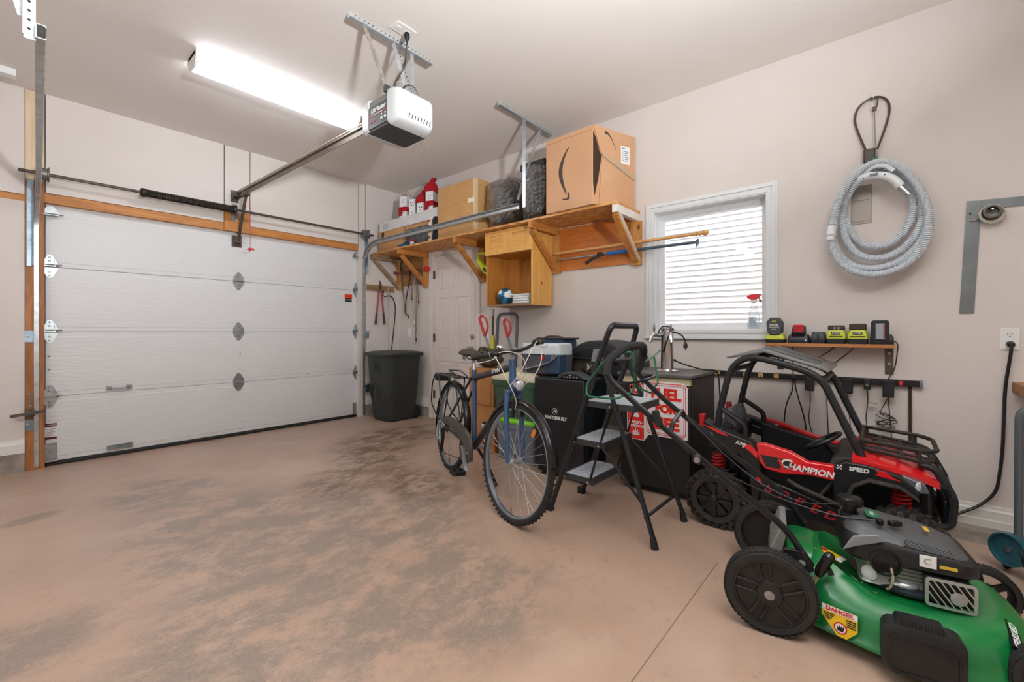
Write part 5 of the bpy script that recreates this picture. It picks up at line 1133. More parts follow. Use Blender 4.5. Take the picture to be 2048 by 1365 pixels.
# enamel sign hung on the fridge door
t = thing('enamel_sign', 'red and white enamel sign with big letters on the keg fridge door', 'sign', (2.835, 1.15, .36))
xs = 2.8385; SR = M('sign_red', '#e02a1c', .35); SWH = M('sign_white', '#e9e9ea', .35)
P_ = [(.955, .40), (1.215, .40), (1.245, .355), (1.37, .355), (1.37, .57), (1.25, .58), (1.25, .745), (1.20, .765), (.985, .765), (.955, .735)]
obj('plate', G().prism(P_, 'x', xs-.003, xs), SWH, t, sm=0)
obj('red_panel', G().prism([(1.247, .36), (1.365, .36), (1.365, .565), (1.247, .575)], 'x', xs-.004, xs-.003), SR, t, sm=0)
o_, i_ = rrect(1.098, .583, .265, .345, .03, 3), rrect(1.098, .583, .255, .335, .027, 3)
obj('border', G().frame(o_, i_, 'x', xs-.004, xs-.003), SR, t, sm=0)
obj('border', G().frame(rrect(1.098, .583, .24, .318, .02, 3), rrect(1.098, .583, .234, .312, .018, 3), 'x', xs-.004, xs-.003), SR, t, sm=0)
for s_, z, sz, w_ in (('FUEL', .68, .10, .92), ('FOR', .585, .072, 1.0), ('LIFE', .485, .105, 1.0)):
    text(s_, sz, (xs-.0045, 1.098, z), WX, WYZ, SR, t, bold=.005, sx=w_)
text('HARLEY-', .026, (xs-.0045, 1.306, .474), WX, WYZ, SWH, t, bold=.0008); text('DAVIDSON', .024, (xs-.0045, 1.306, .448), WX, WYZ, SWH, t, bold=.0008)
def leaf(yc, zc, s):
    gg = G()
    for k in range(7):
        a = PI/2+(k-3)*.42; L = s*(1-.13*abs(k-3)); d_ = Vector((0, math.cos(a), math.sin(a))); n_ = Vector((0, -d_.z, d_.y)); c = Vector((xs-.0048, yc, zc))
        gg.add([c, c+d_*L*.5+n_*s*.09, c+d_*L, c+d_*L*.5-n_*s*.09], [(0, 1, 2, 3)])
    q = obj('leaf_print', gg, SWH, t, sm=0); q['kind'] = 'stuff'
leaf(1.306, .51, .055); leaf(1.306, .385, .055)
t = thing('round_badge', 'round red and white badge magnet above the red sign panel', 'badge', (2.838, 1.305, .68))
obj('disc', G().lathe([(.048, 0), (.048, .003), (.0, .0035)], (2.8395, 1.305, .715), (-1, 0, 0), 28), SWH, t)
obj('red_ring', G().lathe([(.026, 0), (.043, 0), (.043, .001), (.026, .001), (.026, 0)], (2.8362, 1.305, .715), (-1, 0, 0), 28), SR, t)
obj('red_bar', G().bb(2.8352, 2.8362, 1.262, 1.348, .707, .723), SR, t, sm=0)
# ================================================================== TOTES, CARTONS, COOLER BAGS
def tote(name, label, x0, x1, y0, y1, z0, z1, lid_h, mb_, ml, ribs=True):
    t = thing(name, label, 'storage tote', ((x0+x1)/2, (y0+y1)/2, z0))
    cx_, cy_, w_, d_ = (x0+x1)/2, (y0+y1)/2, x1-x0, y1-y0
    obj('tub', G().loft([[(p[0], p[1], z) for p in rrect(cx_, cy_, w_*k, d_*k, .04, 4)] for z, k in ((z0, .86), (z0+.02, .88), (z1-lid_h-.05, .95), (z1-lid_h-.05, .985), (z1-lid_h, .99))]), mb_, t, sm=40)
    obj('lid', G().loft([[(p[0], p[1], z) for p in rrect(cx_, cy_, w_*k, d_*k, .045, 4)] for z, k in ((z1-lid_h-.004, 1.0), (z1-lid_h+.012, 1.01), (z1-lid_h*.4, .97), (z1-.004, .93), (z1, .90))]), ml, t, sm=40)
    for y in (y0-.004, y1-.006): obj('latch', G().bb(cx_-.05, cx_+.05, y, y+.01, z1-lid_h-.06, z1-lid_h+.01), ml, t, bev=.003)
    return t
CLR = M('cloudy_clear_plastic', '#7d8794', .25, var=(6, '#5d6472', .8)); LG = M('lime_lid', '#7ed321', .35)
tote('storage_tote', 'cloudy clear tote with a bright lime green lid behind the bicycle', 2.77, 3.28, 2.14, 2.60, 0, .365, .035, CLR, LG)
t = tote('storage_tote', 'dark green tote with a beige lid stacked on the clear tote', 2.75, 3.30, 2.125, 2.615, .366, .765, .075, M('tote_green', '#3f5f48', .45), M('tote_beige', '#d9d0b4', .5))
t = carton('cardboard_box', 'tall orange-brown moving box on the floor behind the bicycle', 2.86, 3.12, 2.66, 2.98, 0, .42, M('orange_cardboard', '#b9804a', .8, var=(8, '#a56e3b', .6), bump=(50, .1)))
obj('tape_seam', G().bb(2.8585, 2.86, 2.665, 2.975, .205, .215), M('crease_brown', '#a87b48'), t, sm=0)
t = carton('cardboard_box', 'orange-brown moving box with open seams stacked under the canvas bag', 2.855, 3.115, 2.665, 2.985, .421, .758, M('orange_cardboard', '#b9804a'))
obj('side_flap', G().bb(2.850, 2.855, 2.70, 2.86, .43, .64), M('orange_cardboard', '#b9804a'), t, sm=0)
obj('tape_seam', G().bb(2.8535, 2.855, 2.67, 2.98, .645, .652), M('crease_brown', '#a87b48'), t, sm=0)
GRYN = M('cooler_grey', '#55565e', .8, bump=(60, .2)); WHN = M('cooler_white', '#d5dbe2', .6, bump=(30, .2)); NAVY = M('cooler_navy', '#2f4661', .65, bump=(40, .3))
t = thing('cooler_bag', 'grey and white cooler bag with a pale carry strap on the green tote', 'cooler bag', (2.92, 2.09, .765))
bx0, bx1, by0, by1, bz0, bz1 = 2.77, 2.975, 1.90, 2.28, .766, 1.005
obj('body', G().loft([[(p[0], p[1], z) for p in rrect((bx0+bx1)/2, (by0+by1)/2, (bx1-bx0)*k, (by1-by0)*k, .03, 3)] for z, k in ((bz0, .96), (bz0+.03, 1), (bz0+.14, 1.02), (bz0+.15, 1.02))]), GRYN, t, sm=50)
obj('white_top', G().loft([[(p[0], p[1], z) for p in rrect((bx0+bx1)/2, (by0+by1)/2, (bx1-bx0)*k, (by1-by0)*k, .03, 3)] for z, k in ((bz0+.15, 1.0), (bz1-.03, 1), (bz1-.005, .98), (bz1, .93))]), WHN, t, sm=50)
obj('blue_corner', G().bb(bx0-.006, bx0+.1, by0-.006, by0+.13, bz0+.002, bz0+.155), NAVY, t, bev=.01)
obj('carry_strap', G().tube(smooth([(bx0-.012, by1-.02, bz0+.02), (bx0-.014, by1-.15, bz0+.05), (bx0-.014, by0+.07, bz0+.09), (bx0-.012, by0+.01, bz0+.15), (bx0-.012, by0+.03, bz0+.17), (bx0-.01, by0+.06, bz0+.12)], 3), .019, 8, flat=.25), M('strap_grey', '#b3b8bc', .7), t)
obj('zip_tab', G().bb(bx0-.012, bx0-.004, 2.035, 2.075, bz0+.115, bz0+.14), RED, t)
obj('top_seam', G().tube([(bx0-.003, by0+.14, bz0+.15), (bx0-.003, by1-.02, bz0+.15)], .004, 6), BLK, t)
t = thing('cooler_bag', 'navy cooler bag with a black flat lid beside the domed oven', 'cooler bag', (3.19, 2.18, .765))
obj('body', G().loft([[(p[0], p[1], z) for p in rrect(3.19, 2.205, .22*k, .28*k, .03, 3)] for z, k in ((.766, .97), (.80, 1), (1.0, 1), (1.03, .98))]), NAVY, t, sm=50)
obj('lid', G().bb(3.075, 3.305, 2.05, 2.355, 1.03, 1.045), M('cooler_black', '#222226', .7), t, bev=.006)
obj('handle', G().tube(smooth([(3.10, 2.28, 1.045), (3.10, 2.24, 1.06), (3.10, 2.14, 1.06), (3.10, 2.08, 1.045)], 2), .008, 6), M('brown_strap', '#54443c', .7), t)
# ================================================================== RIDE-ON BUGGY  (faces -Y along the right wall)
t = thing('ride_on_buggy', 'red and black ride-on toy buggy with roll cage and front rack', 'ride-on car', (2.95, .33, 0))
KB = M('buggy_black', '#151518', .42, var=(12, '#222226', .5)); KC = M('cage_black', '#1d1f22', .45, bump=(200, .15)); KR = M('buggy_red', '#e01a22', .28, coat=.5); KD = M('dusty_black', '#2a2724', .75, var=(10, '#4a4136', .8))
xn, xf = 2.62, 3.27; xm = (xn+xf)/2
mir = lambda x: xn+xf-x
def side(poly, w0, w1, mat, name, both=True, bev=.006):
    o = obj(name, G().prism(poly, 'x', xn+w0, xn+w1), mat, t, bev=bev)
    if both: obj(name, G().prism(poly, 'x', xf-w1, xf-w0), mat, t, bev=bev)
    return o
# cage
near = [(.732, .40), (.742, .557), (.707, .735), (.672, .88), (.626, .935), (.556, .962), (.426, .93), (.293, .89), (.236, .845), (.199, .758), (.13, .593), (.068, .455)]
for x in (2.70, 3.19):
    c_ = obj('cage_tube', G().tube(smooth([(x, y, z) for y, z in near], 2), .018, 10), KC, t)
    obj('side_hoop', G().tube(fillet([(x, .725, .66), (x, .595, .575), (x, .592, .462), (x, .735, .505)], .03, 4), .015, 8), KC, c_)
obj('cross_tube', G().cyl((2.70, .67, .88), (3.19, .67, .88), .015, 10), KC, t); obj('cross_tube', G().cyl((2.70, .24, .85), (3.19, .24, .85), .015, 10), KC, t)
# roof
rt_ = [(.69, .958), (.57, .988), (.50, 1.006), (.34, .952), (.24, .924), (.212, .905), (.215, .89), (.245, .905), (.34, .935), (.50, .985), (.57, .968), (.69, .945)]
rf_ = obj('roof_panel', G().prism(rt_, 'x', 2.685, 3.205), M('roof_grey', '#74777a', .3), t, bev=.006)
for x in (2.83, 3.06): obj('roof_rib', G().prism([(.66, .966), (.50, 1.012), (.26, .936), (.26, .925), (.5, 1.0), (.66, .955)], 'x', x-.075, x+.075), M('roof_rib', '#56595c', .3), rf_, bev=.003)
gg = G()
for k, (y, x) in enumerate(((.44, 2.70), (.38, 2.705), (.33, 2.71), (.41, 2.73), (.30, 2.70))): gg.bar((x, y, .992-.335*(.5-y)+.004), (x+.05, y-.05, .992-.335*(.55-y)+.004), .014, .002)
q = obj('roof_decal', gg, M('decal_silver', '#dfe3e6', .4), rf_, sm=0); q['kind'] = 'stuff'
# tub and seat
obj('floor_pan', G().bb(2.70, 3.19, -.02, .70, .15, .19), KB, t, bev=.01)
obj('tub_side', G().prism([(.60, .52), (.52, .50), (.38, .47), (.2, .43), (.2, .17), (.6, .17)], 'x', 3.14, 3.20), KB, t, bev=.008)
obj('tub_side', G().prism([(.53, .48), (.50, .48), (.38, .45), (.2, .40), (.2, .17), (.53, .17)], 'x', 2.68, 2.70), KB, t, bev=.004)
se = obj('seat', G().bb(2.76, 3.13, .40, .64, .24, .32), M('seat_black', '#1b1b1d', .6), t, bev=.03)
obj('backrest', G().prism([(.64, .28), (.70, .28), (.735, .56), (.68, .56)], 'x', 2.76, 3.13), M('seat_black', '#1b1b1d', .6), se, bev=.02)
for x in (2.85, 3.04): obj('headrest', G().prism([(.665, .53), (.715, .53), (.735, .60), (.725, .64), (.69, .645), (.672, .60)], 'x', x-.05, x+.05), M('seat_grey', '#55585b', .5), se, bev=.015)
# red side panels with name
rp_ = [(.524, .498), (.482, .503), (.369, .481), (.295, .444), (.187, .446), (.184, .372), (.284, .378), (.40, .362), (.482, .372), (.512, .41)]
sp = side(rp_, 0, .045, KR, 'side_panel')
obj('dark_inset', G().prism([(.503, .445), (.40, .440), (.345, .420), (.40, .386), (.478, .385)], 'x', xn-.002, xn+.002), M('inset_grey', '#2b2829', .5), sp, sm=0)
obj('red_slash', G().prism([(.425, .437), (.412, .437), (.395, .40), (.40, .386), (.412, .388), (.408, .40)], 'x', xn-.003, xn), KR, sp, sm=0)
text('C', .062, (xn-.002, .392, .418), (0, -1, -.05), (0, -.05, 1), WHITEINK, sp, bold=.0015, sx=1.2, shear=.2)
text('HAMPION', .042, (xn-.002, .283, .403), (0, -1, -.05), (0, -.05, 1), WHITEINK, sp, bold=.0015, sx=1.0, shear=.2)
obj('far_rim', G().prism([(.60, .545), (.50, .525), (.38, .485), (.2, .445), (.2, .425), (.38, .465), (.50, .505), (.60, .525)], 'x', 3.195, 3.235), KR, t, bev=.004)
# rear deck and fenders
side([(.80, .51), (.79, .59), (.705, .547), (.553, .503), (.520, .466), (.49, .30), (.52, .17), (.545, .17), (.56, .33), (.60, .42), (.705, .448)], .0, .09, KB, 'rear_fender')
obj('rear_deck', G().bb(2.70, 3.19, .66, .81, .40, .54), KB, t, bev=.02)
side([(.795, .565), (.72, .530), (.665, .517), (.67, .525), (.73, .55)], -.004, .001, KR, 'red_stripe', bev=0)
side([(.60, .492), (.545, .485), (.515, .45), (.52, .42), (.545, .445), (.585, .475)], -.004, .001, KR, 'red_stripe', bev=0)
side([(.525, .34), (.505, .33), (.495, .28), (.515, .30)], -.004, .001, KR, 'red_stripe', bev=0)
text('RMJ', .03, (xn-.0042, .60, .487), (0, -1, -.25), (0, -.25, 1), WHITEINK, t, bold=.0005, shear=.3)
for x in (2.66, 3.23): obj('tail_light', G().bb(x-.02, x+.02, .795, .825, .525, .62), M('red_lens_bright', '#b3141b', .2), t, bev=.006)
# sill with red lettering
sl_ = side([(.505, .323), (.40, .30), (.126, .225), (.145, .145), (.505, .165)], -.002, .07, KB, 'sill')
for k, ch in enumerate('SPEED'): text(ch, .062, (xn-.0035, .468-.066*k, .272-.0175*k), (0, -1, -.27), (0, -.1, 1), M('sill_red', '#c21f28', .4), sl_, bold=.0008, shear=.35, sx=1.1)
text('S', .066, (xn-.0032, .47, .275), (0, -1, -.27), (0, -.1, 1), WHITEINK, sl_, bold=-.0004, shear=.35, sx=1.15)
obj('red_badge', G().prism([(.165, .205), (.115, .195), (.09, .165), (.15, .175)], 'x', xn-.0035, xn-.001), KR, sl_, sm=0)
text('600', .022, (xn-.0042, .123, .183), (0, -1, -.2), (0, -.2, 1), WHITEINK, sl_, bold=.0006, shear=.2)
obj('step_bar', G().tube(fillet([(xn+.02, .38, .33), (xn-.012, .33, .315), (xn-.012, .14, .255), (xn+.02, .12, .25)], .02, 3), .010, 8), KD, t)
obj('door_strut', G().tube([(xn+.03, .25, .27), (xn+.03, .19, .37)], .008, 6), KD, t)
# front body
fs_ = side([(.19, .441), (.145, .475), (.061, .472), (-.052, .448), (-.12, .385), (-.11, .355), (-.052, .392), (.052, .402), (.107, .366), (.135, .296), (.145, .15), (.19, .15)], .0, .10, KB, 'front_panel')
side([(.107, .366), (.052, .402), (-.052, .392), (-.115, .352), (-.115, .362), (-.05, .408), (.055, .416), (.12, .374), (.15, .296), (.155, .20), (.14, .20), (.135, .296)], -.03, .02, KD, 'arch_lip', bev=.004)
cy = [(.160+.007*i, .439+.007*j) for i in range(3) for j in range(3) if (i+j) % 2 == 0]
gg = G()
for y, z in cy: gg.bb(xn-.0025, xn-.0005, y-.0033, y+.0033, z-.0033, z+.0033)
q = obj('chequer', gg, WHITEINK, fs_, sm=0); q['kind'] = 'stuff'
text('SPEED', .026, (xn-.001, .092, .446), WX, WYZ, WHITEINK, fs_, bold=.001, sx=1.05)
obj('red_arrow', G().prism([(.035, .458), (-.0, .458), (-.012, .450), (-.03, .436), (-.06, .425), (-.025, .427), (.01, .432), (.035, .437), (.02, .447)], 'x', xn-.0025, xn), KR, fs_, sm=0)
hood = G().loft([[(x, y, z+dz) for x, dz in ((xn+.02+i_, -.03), (xn+.02+i_, 0), (xn+.10+i_, .012), (xm, .03), (xf-.10-i_, .012), (xf-.02-i_, 0), (xf-.02-i_, -.03))] for y, z, i_ in ((.12, .495, .0), (.06, .487, .0), (-.05, .468, .02), (-.15, .440, .06), (-.19, .415, .10))])
obj('hood', hood, KR, t, sm=30)
obj('front_core', G().bb(2.76, 3.13, -.17, .14, .16, .43), KB, t, bev=.02)
obj('dash', G().prism([(.10, .49), (.19, .475), (.21, .44), (.20, .38), (.10, .38)], 'x', 2.68, 3.21), KD, t, bev=.012)
sw = obj('steering_wheel', G().torus((2.86, .25, .515), (0, .55, .83), .085, .011, 32, 8), BLK, t)
obj('spoke', G().bar((2.78, .25, .515), (2.94, .25, .515), .02, .01, (0, .55, .83)).bar((2.86, .25, .515), (2.86, .32, .47), .02, .01, (0, .55, .83)), BLK, sw)
obj('column', G().cyl((2.86, .25, .51), (2.86, .18, .43), .014, 8), BLK, sw)
for x in (2.67, 3.22):
    hl_ = obj('headlight', G().prism([(-.06, .45), (-.135, .425), (-.15, .385), (-.10, .375), (-.055, .41)], 'x', x-.035, x+.035), M('lamp_smoke', '#5d6166', .12), t, bev=.006)
    obj('lens', G().lathe([(.022, 0), (.02, .006), (0, .01)], (x-.03 if x < 3 else x+.03, -.115, .41), (-.6 if x < 3 else .6, -.8, 0), 14), M('lamp_clear', '#c3c8cc', .08), hl_)
    obj('spring', G().tube([(x+.05+.032*math.cos(k*.52), -.06+.032*math.sin(k*.52), .22+k*.0016) for k in range(100)], .007, 5) if x < 3 else G().tube([(x-.05+.032*math.cos(k*.52), -.06+.032*math.sin(k*.52), .22+k*.0016) for k in range(100)], .007, 5), M('spring_red', '#b3141d', .35), t)
    obj('spring', G().tube([((x+.05 if x < 3 else x-.05)+.03*math.cos(k*.52), .74+.03*math.sin(k*.52), .24+k*.0016) for k in range(100)], .006, 5), M('spring_red', '#b3141d'), t)
# bumper
for x in (2.76, 3.13):
    obj('bumper_tube', G().tube(fillet([(x, -.12, .485), (x, -.175, .475), (x, -.235, .35), (x, -.225, .22), (x, -.16, .21)], .03, 4), .017, 8), KC, t)
    obj('bumper_tube', G().tube([(x, -.12, .42), (x, -.20, .405)], .013, 8), KC, t)
obj('bumper_bar', G().cyl((2.74, -.232, .345), (3.15, -.232, .345), .016, 8), KC, t)
obj('bumper_bar', G().cyl((2.74, -.205, .405), (3.15, -.205, .405), .014, 8), KC, t)
obj('skid_plate', G().bb(2.78, 3.11, -.222, -.20, .20, .33), KB, t, bev=.008)
# rack on the hood
RKD = M('rack_black', '#232322', .6, var=(14, '#3b362e', .7))
rb = [(.085, .525), (-.15, .495)]
base = fillet([(2.74, .09, .528), (2.74, -.13, .50), (2.80, -.17, .495), (3.09, -.17, .495), (3.15, -.13, .50), (3.15, .09, .528)], .04, 4)
top = fillet([(2.74, .09, .565), (2.74, -.13, .55), (2.80, -.185, .545), (3.09, -.185, .545), (3.15, -.13, .55), (3.15, .09, .565)], .04, 4)
rk_ = obj('rack', G().tube(base, .010, 8, closed=True), RKD, t)
obj('rack_rail', G().tube(top, .010, 8, closed=True), RKD, rk_)
for x in (2.83, 2.945, 3.06): obj('rack_slat', G().bar((x, .09, .527), (x, -.168, .497), .03, .008), RKD, rk_)
for y, z in ((.02, .519), (-.06, .509)): obj('rack_slat', G().bar((2.74, y, z), (3.15, y, z), .014, .008), RKD, rk_)
for x, y in ((2.74, .08), (3.15, .08), (2.745, -.12), (3.145, -.12)): obj('rack_post', G().cyl((x, y, .505 if y < 0 else .527), (x, y, .555), .009, 8), RKD, rk_)
for x, y in ((2.78, .05), (3.11, .05), (2.80, -.13), (3.09, -.13)): obj('rack_foot', G().cyl((x, y, .46 if y < 0 else .48), (x, y, .505 if y < 0 else .522), .012, 8), RKD, rk_)
# wheels
def buggy_wheel(x, y, R, sg):
    w_ = .10
    ty = obj('wheel', G().lathe([(R*.62, -w_/2), (R*.80, -w_/2-.004), (R*.95, -w_/2+.012), (R*.985, -w_/4), (R*.985, w_/4), (R*.95, w_/2-.012), (R*.80, w_/2+.004), (R*.62, w_/2), (R*.60, 0), (R*.62, -w_/2)], (x, y, R), (1, 0, 0), 40), M('buggy_tyre', '#1f1e1d', .6, bump=(50, .4), var=(12, '#37312a', .7)), t)
    g1 = G()
    for k in range(22):
        a = 2*PI*k/22
        for s_ in (-1, 1):
            d_ = Vector((0, math.cos(a+.06*s_), math.sin(a+.06*s_))); tn = Vector((0, -d_.z, d_.y)); c = Vector((x, y, R))
            g1.bar(c+d_*R*.975+Vector((s_*.006, 0, 0)), c+d_*R*.955+Vector((s_*(w_/2+.002), 0, 0))+tn*s_*.012, .018, .02, d_)
            g1.bar(c+d_*R*.95+Vector((s_*(w_/2-.004), 0, 0))+tn*.012, c+d_*R*.80+Vector((s_*(w_/2+.002), 0, 0))+tn*.018, .014, .012, (1, 0, 0))
    q = obj('tread_block', g1, M('buggy_tyre', '#1f1e1d'), ty, sm=0); q['kind'] = 'stuff'
    xo = x-sg*w_*.36
    ri = obj('rim', G().lathe([(R*.58, -sg*.0), (R*.63, sg*-.02), (R*.62, 0), (R*.40, .008), (R*.16, .006), (R*.14, .016), (0, .018)], (xo, y, R), (-sg, 0, 0), 32), M('rim_black', '#131316', .22), ty)
    for k in range(8):
        a = 2*PI*k/8; d_ = Vector((0, math.cos(a), math.sin(a))); c = Vector((xo-sg*.012, y, R))
        obj('rim_spoke', G().bar(c+d_*R*.16, c+d_*R*.58, .018, .02, (1, 0, 0)), M('rim_black', '#131316'), ty)
    obj('hub_cap', G().lathe([(R*.17, 0), (R*.16, .02), (R*.08, .026), (0, .027)], (xo-sg*.006, y, R), (-sg, 0, 0), 16), M('rim_black', '#131316'), ty)
buggy_wheel(2.635, .725, .158, 1); buggy_wheel(3.25, .725, .158, -1); buggy_wheel(2.605, -.07, .155, 1); buggy_wheel(3.26, -.07, .155, -1)
obj('axle', G().cyl((2.64, .725, .158), (3.25, .725, .158), .014, 8), BLK, t); obj('axle', G().cyl((2.62, -.07, .155), (3.26, -.07, .155), .014, 8), BLK, t)
# ================================================================== LAWN MOWER (local: x forward, y left, z up; origin between the rear wheels)
t = thing('lawn_mower', 'green push lawn mower with black engine cover and tall rear wheels', 'lawn mower', (2.08, .365, 0), local=True, rot=(0, 0, -1.40))
MG = M('mower_green', '#0f7a3c', .32, coat=.3, var=(9, '#0b6a36', .6)); MB_ = M('mower_black', '#1a1b1c', .4); MT = M('mower_tyre', '#262524', .7, bump=(80, .3)); SILV = M('cast_silver', '#c3c5c5', .3, .6, var=(16, '#8a8b89', .6))
out = [(.055, -.13), (.10, -.215), (.18, -.25), (.28, -.29), (.40, -.325), (.52, -.325), (.62, -.28), (.69, -.20), (.735, -.08), (.735, .08), (.70, .20), (.60, .265), (.45, .30), (.28, .295), (.15, .25), (.07, .17)]
out = [(p.x, p.y) for p in smooth([(a, b, 0) for a, b in out], 2, closed=True)]
cu_, cv_ = .41, 0.0
def ring(z, k, lift=0.): return [(cu_+(u-cu_)*k, cv_+(v-cv_)*k, z+lift*max(0, (.25-u))) for u, v in out]
obj('deck', G().loft([ring(.055, .985), ring(.055, 1.012), ring(.066, 1.014), ring(.07, .995), ring(.11, .985), ring(.15, .95), ring(.18, .885, .1), ring(.195, .79, .3), ring(.197, .70, .4), ring(.185, .60, .2), ring(.18, .3)]), MG, t, sm=60)
obj('rear_hump', G().loft([[(u, v, z) for u, v in rrect(uc, .02, lu, lv, .04, 4)] for z, uc, lu, lv in ((.17, .15, .20, .34), (.215, .14, .17, .30), (.25, .115, .12, .26), (.262, .10, .08, .22))]), MG, t, sm=60)
obj('rear_flap', G().prism([(.0, .10), (.012, .10), (.06, .33), (.035, .335), (.0, .24)], 'y', -.12, .14), M('flap_grey', '#8b8c88', .5, var=(10, '#6c6b66', .7)), t, bev=.006)
obj('yellow_strip', G().prism([(-.001, .13), (.005, .13), (.018, .22), (.01, .22)], 'y', -.115, -.08), M('yellow_tape', '#d8b23a', .5), t)
# wheels
def mow_wheel(u, y, R, sg, open_):
    w_ = .05
    ty = obj('wheel', G().lathe([(R*.80, -w_/2), (R*.93, -w_/2), (R*.985, -w_/3), (R*.99, 0), (R*.985, w_/3), (R*.93, w_/2), (R*.80, w_/2), (R*.79, 0), (R*.80, -w_/2)], (u, y, R), (0, 1, 0), 44), MT, t)
    g1 = G(); n = int(R*380)
    for k in range(n):
        a = 2*PI*k/n
        for row, s_ in enumerate((-1, 0, 1)):
            b = a+(.5 if row == 1 else 0)*2*PI/n; d_ = Vector((math.cos(b), 0, math.sin(b))); c = Vector((u, y+s_*w_*.31, R))
            g1.bar(c+d_*R*.97, c+d_*R*1.002, w_*.27, 2*PI*R/n*.7, Vector((-d_.z, 0, d_.x)))
    q = obj('tread_block', g1, MT, ty, sm=0); q['kind'] = 'stuff'
    yo = y+sg*w_*.35
    ax_ = (0, sg, 0)
    WP = M('wheel_plastic', '#1d1c1c', .45, var=(9, '#2c2824', .6))
    if not open_: obj('disc', G().lathe([(R*.82, -.012), (R*.80, .004), (R*.74, .006), (R*.72, -.006), (R*.66, -.008), (R*.3, -.002), (R*.26, .012), (R*.16, .014), (0, .014)], (u, yo, R), ax_, 36), WP, ty)
    else: obj('inner_rim', G().lathe([(R*.82, -.02), (R*.82, .004), (R*.70, .006), (R*.70, -.02), (R*.82, -.02)], (u, yo, R), ax_, 36).lathe([(0, -.03), (R*.24, -.03), (R*.24, .012), (0, .014)], (u, yo, R), ax_, 20), WP, ty)
    for k in range(5):
        a = 2*PI*k/5+.5; d_ = Vector((math.cos(a), 0, math.sin(a))); c = Vector((u, yo+sg*(-.002 if not open_ else -.006), R)); tn = Vector((-d_.z, 0, d_.x))
        for o_ in ((-1, 1) if not open_ else (0,)):
            obj('wheel_spoke', G().bar(c+d_*R*.2+tn*o_*R*.10, c+d_*R*.76+tn*o_*R*.12, R*(.06 if not open_ else .24), .012, (0, 1, 0)), WP, ty, bev=.002)
    obj('axle_nut', G().lathe([(R*.11, 0), (R*.11, .004), (R*.06, .006), (R*.06, .014), (0, .015)], (u, yo+sg*.014, R), ax_, 12), STEEL, ty)
mow_wheel(0, -.262, .150, -1, False); mow_wheel(0, .262, .150, 1, False); mow_wheel(.70, -.27, .102, -1, False); mow_wheel(.70, .235, .102, 1, True)
obj('axle', G().cyl((0, -.24, .15), (0, .24, .15), .008, 8), STEEL, t)
obj('front_axle', G().cyl((.70, -.24, .102), (.70, .215, .102), .008, 8), STEEL, t)
obj('axle_knob', G().lathe([(.022, 0), (.024, .012), (.014, .02), (.0, .022)], (.70, .205, .125), (-.3, -.6, .7), 16), CHROME, t)
# engine
obj('engine_base', G().lathe([(.15, 0), (.155, .012), (.13, .022), (.09, .03)], (.42, 0, .195), (0, 0, 1), 30), M('engine_grey', '#3e464c', .35, .5), t)
eb = obj('crankcase', G().loft([[(u, v, z) for u, v in rrect(.40, -.02, lu, lv, .03, 4)] for z, lu, lv in ((.205, .24, .22), (.225, .22, .20), (.24, .20, .19), (.30, .20, .19))]), SILV, t, sm=40)
for k in range(5): obj('cooling_fin', G().bb(.31, .50, -.125, -.112, .235+k*.013, .241+k*.013), SILV, eb)
obj('oil_cap', G().lathe([(.022, 0), (.024, .02), (.012, .028)], (.315, -.11, .235), (-.5, -.8, .2), 12), WHITEP, eb)
obj('sump_bulge', G().ell((.40, -.115, .222), (.045, .03, .016), 14, 8), SILV, eb)
def shr(z, lu, lv, uc, r, sl=0.): return [(u, v, z-sl*(u-.24)) for u, v in rrect(uc, -.01, lu, lv, r, 5)]
sh = obj('engine_cover', G().loft([shr(.288, .345, .275, .41, .06), shr(.30, .365, .295, .41, .06), shr(.355, .36, .29, .41, .06, .06), shr(.375, .34, .27, .405, .055, .09)]), MB_, t, sm=40)
obj('cover_top', G().loft([shr(.373, .335, .265, .405, .055, .09), shr(.405, .29, .22, .395, .05, .14), shr(.418, .25, .18, .39, .04, .16), shr(.422, .20, .14, .39, .04, .17)]), M('cover_grey', '#4b4e50', .42, bump=(30, .3)), sh, sm=40)
gg = G()
def mp3(u, s): return (u, -.1435+.0225*s, .3755-.09*(u-.24)+s*(.031-.05*(u-.24)))
gg.add([mp3(.395, .08), mp3(.525, .08), mp3(.515, .95), mp3(.405, .95)], [(0, 1, 2, 3)])
vp_ = obj('vent_panel', gg, M('vent_dark', '#161718', .6), sh, sm=0)
gg = G()
for k in range(15):
    for d_ in (-1, 1):
        ua = .395+k*.0093; ub = ua+d_*.022
        if .395 <= ub <= .525: gg.tube([mp3(ua, .08), mp3(ub, .95)], .0012, 4)
q = obj('vent_mesh', gg, M('vent_grey', '#55585a', .45), sh); q['kind'] = 'stuff'
obj('side_facet', G().prism([(.225, .315), (.255, .372), (.325, .392), (.345, .372), (.30, .352), (.26, .335)], 'y', -.1625, -.155), M('facet_grey', '#80868a', .35), sh, bev=.003)
obj('intake_arch', G().lathe([(.0, 0), (.045, 0), (.045, .012), (.038, .014), (.034, .004)], (.345, -.152, .30), (0, -1, 0), 20), BLKS, sh)
st_ = obj('cover_sticker', G().bb(.432, .475, -.1605, -.1585, .312, .352), WHITEP, sh, bev=.001)
text('C', .03, (.452, -.161, .332), (1, 0, 0), (0, 0, 1), M('sticker_grey', '#8e9296', .5), st_)
obj('caution_sticker', G().bb(.482, .525, -.1603, -.1585, .318, .328), M('yellow_tape', '#d8b23a'), sh)
gb = obj('green_badge', G().prism(rrect(.325, -.035, .035, .075, .012, 4), 'z', .4205, .4225), M('badge_green', '#1f7a58', .35), sh)
text('ECO', .016, (.325, -.035, .4228), (0, -1, 0), (1, 0, 0), WHITEINK, gb)
